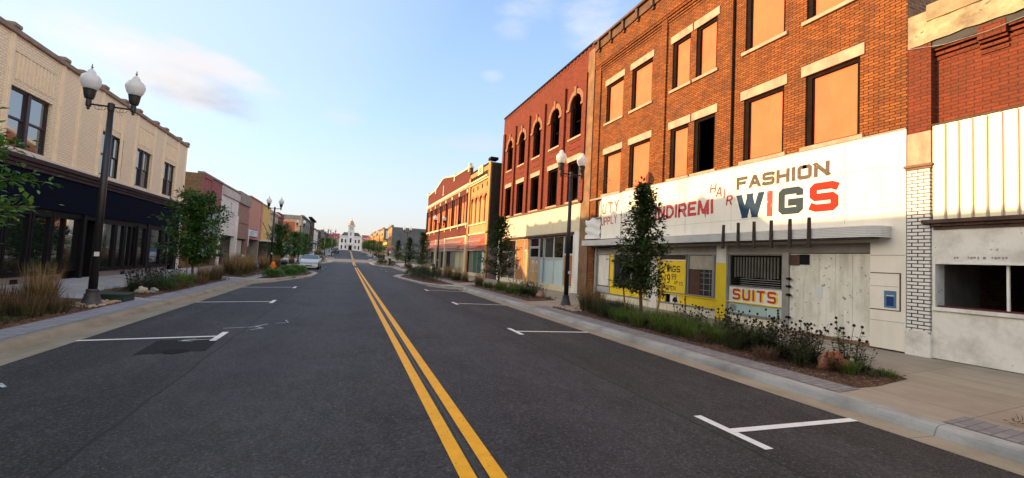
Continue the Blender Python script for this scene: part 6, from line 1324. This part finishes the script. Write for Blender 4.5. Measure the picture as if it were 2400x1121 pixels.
for i, (x, y, s_, sc, lb) in enumerate([(-5.9, 29.3, A1, 1.15, 'tan and green grass mass in front of the white shop'), (-6.5, 30.2, A1, 1.25, 'tan grass clump behind the paver strip near the hydrant'), (-5.9, 31.2, A1, 1.2, 'tan grass clump left of the hydrant'), (-6.6, 32.2, A1, 1.25, 'tan grass clump before the brown-pink shop'), (-5.95, 33.2, A1, 1.1, 'tan grass clump nearest the hydrant'), (-6.6, 34.4, A1, 1.15, 'tan grass clump behind the hydrant'),
    (-6.0, 23.2, A1, .8, 'brown grass clump left of the bushy tree trunk'), (-5.9, 24.4, A2, 1.0, 'russet grass before the bushy tree'), (-6.0, 25.4, A1, .85, 'brown grass clump right of the bushy tree trunk'), (-5.9, 37.8, A1, 1.1, 'tan grass clump right of the hydrant'), (-6.3, 40, A1, 1.1, 'tan grass clump at the second left lamp'), (-6.2, 43, A1, 1.1, 'tan grass clump beyond the second left lamp'), (-6.2, 46, A1, 1.1, 'tan grass clump beside the silver car'), (-6.3, 52, A4, 1.1, 'dark grass clump behind the silver car'), (-6.3, 59, A1, 1.0, 'tan grass clump between the left trees'),
    (7.6, 25.3, A1, .85, 'tan grass clump at the end of the second right bed'), (7.9, 29.8, A1, .75, 'brown grass clump at the start of the third right bed'), (7.6, 31.2, A4, 1.0, 'dark grass clump before the maroon shop window'), (8.0, 32.4, A1, 1.0, 'tan grass clump before the ochre building'), (7.7, 34.2, A1, 1.05, 'tan grass clump second before the ochre building'), (8.0, 36, A1, 1.0, 'tan grass clump behind the right bulb-out'), (7.7, 38.2, A1, .9, 'tan grass clump before the cream pier'), (8.0, 41, A4, 1.1, 'dark grass clump at the second right lamp'), (7.7, 44, A1, .9, 'tan grass clump beyond the second right lamp'), (8.0, 48, A1, .9, 'russet tan clump near the nearest dark right tree'), (7.8, 58, A1, .9, 'russet tan clump between the dark right trees'), (7.9, 60.5, A1, .9, 'russet tan clump left of the third right lamp'),
    (-6.4, 108, A1, 1.5, 'tan grass beyond the junction on the left'), (-6.2, 112, A1, 1.5, 'tan grass by the distant bench'), (7.6, 104, A1, 1.5, 'tan grass beyond the junction on the right'), (7.4, 109, A1, 1.4, 'tan grass before the distant right lamp'), (7.2, 122, A1, 1.5, 'tan grass by the bright right trees')]): dup(s_, (x, y, zr(y)+.15), i*.9, lb, sc)
rs_ = make_shrub((13.0, 116, 1.15), 1.2, 1.3, 1500, 12, 'bright yellow-green bush below the grey side wall', 'shrubs in the empty lot', leafmat('leaf_lime', [(.07, .13, .02), (.12, .20, .03), (.18, .26, .05)]), .16)
dup(rs_, (12.0, 133, 1.3), 2, 'bright bush before the yellow low building', .9)
# weeds / ground cover: nobody could count these
def cover(name, label, polys, n, H, mat, seed, wd_=.010, side=1):
    rd = random.Random(seed); mb = MB()
    for (x0, x1, y0, y1, w_) in polys:
        for _ in range(int(n*w_)):
            x = rd.uniform(x0, x1); y = rd.uniform(y0, y1)
            if noise.noise(Vector((x*1.3, y*1.1, seed))) < -.08: continue
            blades(mb, (x, y, (zR(x) if side > 0 else zL(x))+.03+zr(y)), 5, H*rd.uniform(.5, 1.2), .10, wd_, rd, .9, .6)
    o = mb.build(name, mat); tag(o, label, 'ground cover', kind='stuff')
cover('weeds', 'low weeds and seedlings spread over the right beds', [(7.45, 8.7, 6.6, 12.4, 1), (7.5, 8.6, 16.9, 26, 1), (7.5, 8.5, 29.3, 50, 1), (7.9, 8.7, 4.4, 6.6, .35)], 700, .17, G_dk, 2)
cover('weeds', 'low weeds and seedlings spread over the left beds', [(-7.2, -5.7, 7, 13.6, 1), (-7.1, -5.7, 16.6, 26.4, .9), (-7.1, -5.4, 28.4, 50, 1)], 700, .16, G_dk, 3, side=-1)
cover('dead_grass', 'dead brown grass and trimmings over the mulch', [(7.38, 8.6, 4.5, 9, 1), (7.38, 8.6, -1, 2.7, .7), (-7.2, -5.7, 7, 13.6, 1), (-7.1, -5.7, 16.4, 26, .6)], 420, .10, G_red, 5, .007)
cover('lawn_grass', 'short grass in the empty lot', [(11.5, 22, 100, 119, 1)], 500, .4, G_grn, 6, .05)
cover('bulb_weeds', 'low green cover inside the left bulb-out', [(-4.4, -3.0, 30, 38, 1)], 600, .20, G_grn, 7, .012, -1)
# mulch chips and river stones
def chips(name, label, rects, n, mat, size, seed, z=None, kind='stuff', cat='mulch'):
    rd = random.Random(seed); mb = MB()
    for x0, x1, y0, y1, w_ in rects:
        for _ in range(int(n*w_)):
            x = rd.uniform(x0, x1); y = rd.uniform(y0, y1); zz = (zR(x) if x > 0 else zL(x))+.035; a = rd.uniform(0, pi); l_ = size*rd.uniform(.4, 1.3); w2 = l_*rd.uniform(.2, .45)
            e = Vector((cos(a), sin(a), rd.uniform(-.35, .35)))*l_; f = Vector((-sin(a), cos(a), rd.uniform(-.3, .3)))*w2; p = Vector((x, y, zz+.008)); i = len(mb.v)
            mb.v += [tuple(p-e-f), tuple(p+e-f), tuple(p+e+f), tuple(p-e+f)]; mb.f.append([i, i+1, i+2, i+3]); mb.m.append(0)
    o = mb.build(name, mat); tag(o, label, cat, kind=kind)
chips('mulch_chips', 'red-brown bark chips strewn over the planting beds', [(7.32, 8.65, 4.3, 9, 1), (7.32, 8.6, 9, 13, .5), (7.32, 8.6, -1, 2.75, .7), (-7.1, -5.66, 8, 13.6, .8), (-7.0, -5.66, 16.3, 20, .5)], 2600, leafmat('bark_chip', [(.035, .014, .007), (.10, .04, .02), (.20, .10, .05), (.32, .20, .12)], .9, 0), .022, 8)
def stone_mesh(mb, c, r_, rd, fl=.6, n1=9, n2=6, rough=.25):
    b = len(mb.v); s0 = rd.uniform(0, 50); sx, sy = rd.uniform(.8, 1.3), rd.uniform(.75, 1.1)
    for j in range(n2+1):
        th = pi*j/n2
        for i in range(n1):
            ph = 2*pi*i/n1; d = Vector((sin(th)*cos(ph), sin(th)*sin(ph), cos(th))); q = r_*(1+rough*noise.noise(d*1.6+Vector((s0, 0, 0))))
            mb.v.append((c[0]+d.x*q*sx, c[1]+d.y*q*sy, c[2]+d.z*q*fl))
    for j in range(n2):
        for i in range(n1): mb.f.append([b+j*n1+i, b+(j+1)*n1+i, b+(j+1)*n1+(i+1) % n1, b+j*n1+(i+1) % n1]); mb.m.append(0)
G_st = leafmat('river_stone', [(.20, .13, .09), (.34, .24, .17), (.42, .33, .25), (.28, .20, .15)], .8, 0)
def gravel(rects, lb, seed):
    rd = random.Random(seed); mb = MB()
    for x0, x1, y0, y1, n in rects:
        for _ in range(n): x, y = rd.uniform(x0, x1), rd.uniform(y0, y1); stone_mesh(mb, (x, y, (zR(x) if x > 0 else zL(x))+.03), rd.uniform(.035, .075), rd, .55, 7, 4)
    tag(mb.build('river_stones', G_st, smooth=True), lb, 'gravel', kind='stuff')
gravel([(7.40, 8.3, 13.2, 15.0, 210)], 'river stones round the foot of the nearest right lamp', 3); gravel([(-6.3, -5.7, 13.3, 14.85, 140)], 'river stones before the green ground box', 4); gravel([(-6.2, -5.65, 25.3, 26.4, 45)], 'river stones at the end of the second left bed', 5); gravel([(7.3, 8.2, 26.0, 26.9, 40)], 'river stones at the end of the second right bed', 6)
struct(MB().prism([(7.31, 13.2), (8.6, 13.2), (8.55, 14.9), (7.9, 15.15), (7.31, 14.6)], lambda x, y: .02, lambda x, y: zR(x)+.008).build('gravel_bed', M_mulch)); struct(MB().prism([(-7.2, 13.7), (-5.65, 13.7), (-5.65, 14.8), (-5.8, 15.2), (-7.2, 15.2)], lambda x, y: .02, lambda x, y: zL(x)+.008).build('gravel_bed', M_mulch))
# boulders
def boulder(c, r_, mat, lb, seed, fl=.75):
    rd = random.Random(seed); mb = MB(); stone_mesh(mb, c, r_, rd, fl, 22, 14, .5); 
    tag(mb.build('boulder', mat, smooth=True), lb, 'boulder', 'boulders in the beds')
boulder((7.98, 5.02, .22), .25, plain('red_boulder', (.26, .075, .035), .85, .4, 5, 1.0, chips=(.34, .22, .12), chipamt=.42, chipscale=5, grime=.7), 'rounded red and tan boulder between the near right coneflowers', 2)
boulder((8.25, 17.75, .27), .25, plain('pale_boulder', (.30, .18, .12), .85, .3, 4, .8), 'pale brown boulder at the near end of the second right bed', 4)
boulder((-6.0, 17.0, .20), .13, plain('white_boulder', (.38, .33, .25), .85, .2, 4, .8), 'small white stone at the near end of the second left bed', 6, 1.0); boulder((-5.8, 17.3, .18), .12, plain('grey_boulder', (.22, .22, .22), .85, .35, 6, .8), 'small grey stone right of the white stone', 9, .8)
# green ground box, hydrant, bin, bench, stop sign
M_gbox = plain('dark_green_box', (.016, .035, .028), .6, .2, 4, .1)
t = thing('utility_box', (-6.0, 15.25, .12), 'low dark green ground box beside the nearest left lamp', 'utility box')
m = MB(); m.box(-6.50, -5.66, 14.95, 15.6, .05, .23); m.build('body', M_gbox, t, bevel=.01); m = MB(); m.box(-6.53, -5.63, 14.92, 15.63, .233, .28); m.build('lid', M_gbox, t, bevel=.01)
M_or = plain('hydrant_orange', (.70, .17, .02), .5, .12, 4, .1); x, y, z = -5.05, 36.0, .12
t = thing('fire_hydrant', (x, y, z), 'orange fire hydrant at the kerb before the left bulb-out', 'fire hydrant')
m = MB(); m.lathe(x, y, [(.17, z), (.17, z+.05), (.12, z+.06), (.12, z+.45), (.15, z+.46), (.15, z+.50), (.13, z+.52)], 14); m.build('barrel', M_or, t, smooth=False); m = MB(); m.lathe(x, y, [(.14, z+.52), (.13, z+.60), (.08, z+.68), (.035, z+.70), (.035, z+.76), (.01, z+.765)], 14); m.build('bonnet', M_or, t)
m = MB(); m.tube([(x-.22, y, z+.38), (x+.22, y, z+.38)], .055, 10); m.tube([(x, y-.24, z+.33), (x, y, z+.33)], .075, 12); m.build('outlets', M_or, t)
m = MB(); m.tube([(-5.2, 34.2, .1), (-5.2, 34.2, 1.6)], .018, 6); tag(m.build('marker_post', M_iron), 'thin dark marker post left of the hydrant', 'post')
m = MB(); m.v = [(-9.1, 45.0, .2), (-8.3, 45.4, .2), (-8.6, 46.4, .2), (-9.2, 46.1, .2), (-9.0, 45.6, 1.15), (-8.75, 45.9, 1.05)]; m.f = [[0, 1, 4], [1, 2, 5, 4], [2, 3, 5], [3, 0, 4, 5]]; m.m = [0]*4
tag(m.build('folded_tarp', plain('tarp_white', (.50, .52, .56), .7, .2, 3)), 'crumpled white tarp standing before the dark shop windows', 'tarp')
def bin_(x, y, lb):
    z = zr(y)+.12; t = thing('litter_bin', (x, y, z), lb, 'litter bin', 'black litter bins'); m = MB(); m.lathe(x, y, [(.24, z), (.28, z+.1), (.28, z+.85), (.30, z+.87), (.30, z+.92)], 14); m.build('body', M_iron, t); m = MB(); m.lathe(x, y, [(.30, z+.92), (.26, z+1.0), (.12, z+1.06), (.01, z+1.06)], 14); m.build('lid', M_iron, t)
bin_(6.6, 74, 'black litter bin in the bulb-out before the junction'); bin_(7.4, 97, 'black litter bin across the junction on the right'); bin_(-6.2, 97, 'black litter bin across the junction on the left')
def bench(x, y, lb):
    z = zr(y)+.15; t = thing('park_bench', (x, y, z), lb, 'bench', 'black benches')
    m = MB(); m.box(x-.25, x+.2, y-.8, y+.8, z+.42, z+.47); m.build('seat', M_iron, t); m = MB(); m.box(x-.30, x-.25, y-.8, y+.8, z+.5, z+.85); m.build('backrest', M_iron, t)
    for s_ in (-.75, .7): m = MB(); m.box(x-.28, x+.2, y+s_, y+s_+.05, z, z+.42); m.build('leg', M_iron, t)
bench(-7.6, 98.5, 'black bench on the far left corner of the junction'); bench(9.7, 50, 'black bench before the maroon building window'); bench(-8, 104, 'black bench under the blue-grey awning')
x, y = 8.86, 100; z = zr(y)+.1
t = thing('stop_sign', (x, y, z), 'red and white road sign on a post at the far right junction corner', 'road sign'); m = MB(); m.tube([(x, y, z), (x, y, z+2.6)], .03, 6); m.build('post', M_alu, t)
m = MB(); m.v = [(x+.38*cos(radians(22.5+45*k)), y-.04, z+2.35+.38*sin(radians(22.5+45*k))) for k in range(8)]; m.f = [list(range(8))[::-1]]; m.m = [0]; pn = m.build('panel', plain('sign_red', (.45, .05, .06), .5), t)
m = MB(); m.box(x-.2, x+.2, y-.05, y-.042, z+1.5, z+1.85); m.build('plate', M_whpost, t)
# black pipe and round fan lying by the wall
t = thing('scrap_pipe', (9.9, 16.0, .22), 'black pipe with a round fan head lying by the white shop wall', 'pipe')
m = MB(); m.tube([(10.1, 17.6, .25), (9.9, 16.4, .25), (9.8, 15.2, .25), (9.9, 14.3, .25)], .03, 6); m.build('pipe', M_iron, t); m = MB(); m.tube([(10.3, 16.2, .45), (10.25, 16.32, .45)], .17, 16); m.tube([(10.28, 16.25, .27), (10.28, 16.27, .4)], .03, 6); m.build('fan_head', M_iron, t)

# ================================================================== vehicles
def make_car(loc, rz, label, paint, suv=False, tailfirst=False, name='parked_car'):
    t = thing(name, (0, 0, 0), label, 'car'); Wd = .90
    if suv: prof = [(-2.30, .95), (-2.25, 1.25), (-2.05, 1.72), (-.2, 1.78), (.55, 1.45), (.95, 1.12), (2.15, .98), (2.33, .72)]; belt = 1.12
    else: prof = [(-2.45, .72), (-2.35, .98), (-1.55, 1.04), (-.95, 1.40), (.25, 1.43), (1.15, 1.0), (2.2, .84), (2.45, .66)]; belt = .98
    # stations along the length (y forward = -y local front towards camera)
    def sec(yy, z1, wtop, wmid): return [(-wmid*.94, yy, .24), (-wmid, yy, .50), (-wmid*.985, yy, min(z1, belt)*.92), (-wtop, yy, z1), (wtop, yy, z1), (wmid*.985, yy, min(z1, belt)*.92), (wmid, yy, .50), (wmid*.94, yy, .24)]
    st = []
    for k, (yy, z1) in enumerate(prof):
        e = 1-abs(yy/2.6)**6*.25; wm = Wd*e
        wt = wm*.92 if z1 <= belt+.06 else wm*(.92-.30*(z1-belt)/.45*(.75 if suv else 1))
        st.append(sec(yy, z1, wt, wm))
    m = MB()
    for s_ in st: m.v += s_
    for k in range(len(st)-1):
        for j in range(7): a = k*8+j; m.f.append([a, a+1, a+9, a+8]); m.m.append(0)
        m.f.append([k*8+7, k*8, k*8+8, k*8+15]); m.m.append(0)
    m.f.append(list(range(8))); m.m.append(0); e_ = (len(st)-1)*8; m.f.append([e_+j for j in range(8)][::-1]); m.m.append(0)
    m.build('body', paint, t, smooth=False, bevel=.05)
    gl = []
    yf = [(prof[-4] if not suv else prof[-4]), prof[-3]]
    (ya, za), (yb, zb_) = (prof[4], prof[5]); wa, wb = (.60 if not suv else .68), .80
    m = MB(); f0, f1 = .08, .93; P = lambda f, s_: (s_*(wa+(wb-wa)*f)*.98, ya+(yb-ya)*f+.012, za+(zb_-za)*f+.015); m.poly([P(f0, -1), P(f1, -1), P(f1, 1), P(f0, 1)]); m.build('windscreen', M_carg, t)
    (ya, za), (yb, zb_) = ((prof[3], prof[2]) if not suv else (prof[2], prof[1])); m = MB(); P = lambda f, s_: (s_*(wa+(wb-wa)*f)*.98, ya+(yb-ya)*f-.012, za+(zb_-za)*f+.015); m.poly([P(f0, 1), P(f1, 1), P(f1, -1), P(f0, -1)]); m.build('rear_window', M_carg, t)
    for s_ in (-1, 1):
        m = MB(); zt = prof[4][1]-.08; q = [(-1.35, belt+.02), (-.85, zt-.03), (.2, zt), (.95, belt+.02)] if not suv else [(-2.0, belt+.05), (-1.9, 1.60), (.0, 1.62), (.65, belt+.05)]
        m.poly([(s_*(.875-(z_-belt)*.52), y_, z_) for y_, z_ in q], s_ < 0); m.build('side_window', M_carg, t)
        m = MB(); m.box(s_*.93, s_*1.08, .62, .78, 1.0, 1.12); m.build('mirror', paint, t, bevel=.03)
        m = MB(); m.fprism; m.box(s_*.50, s_*.84, 2.28 if not suv else 2.2, 2.47 if not suv else 2.34, .60 if not suv else .72, .74 if not suv else .88); m.build('headlight', M_headl, t, bevel=.02)
        m = MB(); m.box(s_*.52, s_*.84, -2.46 if not suv else -2.32, -2.38 if not suv else -2.2, .74 if not suv else .95, .9 if not suv else 1.2); m.build('tail_light', M_taill, t)
        for yy in (-1.45, 1.5):
            m = MB(); m.tube([(s_*.70, yy, .33), (s_*.92, yy, .33)], .33, 20); wh = m.build('wheel', M_tyre, t); m = MB(); m.tube([(s_*.90, yy, .33), (s_*.93, yy, .33)], .20, 14); m.build('rim', M_alu, wh)
    m = MB(); m.box(-.38, .38, 2.40 if not suv else 2.28, 2.472 if not suv else 2.36, .60, .66); m.build('grille', M_alu if not suv else M_tyre, t); m = MB(); m.box(-.84, .84, 2.30 if not suv else 2.22, 2.49 if not suv else 2.37, .28, .46); m.build('bumper', paint, t, bevel=.03); m = MB(); m.box(-.3, .3, 2.46, 2.50, .33, .43); m.build('number_plate', M_tyre, t)
    t.location = loc; t.rotation_euler = (0, 0, rz); return t
M_carg = glass('car_glass', (.03, .045, .05), .05, .9, 0); M_headl = plain('headlight_glass', (.45, .47, .48), .15, .1, 5, 0, spec=.9); M_taill = plain('tail_light_red', (.25, .01, .01), .3, .1); M_tyre = plain('tyre_black', (.012, .012, .012), .7)
M_silver = plain('silver_paint', (.50, .54, .58), .25, .03, 1, 0, spec=.8, metal=.35); M_blackp = plain('black_car_paint', (.01, .01, .011), .25, .1, 1, 0, spec=.6); M_whp = plain('white_car_paint', (.6, .6, .6), .3, .05, 1, 0)
make_car((-3.42, 48.4, -.03), pi, 'silver saloon car parked facing the camera beyond the left bulb-out', M_silver)
make_car((-3.3, 138, zr(138)-.02), pi, 'black car parked on the left near the courthouse end', M_blackp, True); make_car((-3.5, 150, zr(150)), pi, 'white-roofed car parked behind the black car', M_whp, True)
make_car((-12.5, 86.5, zr(86.5)), pi/2, 'silver car in the side street behind the left trees', M_silver)
make_car((16, 112, 1.05), pi/2, 'dark car on the empty lot below the grey wall', M_blackp)
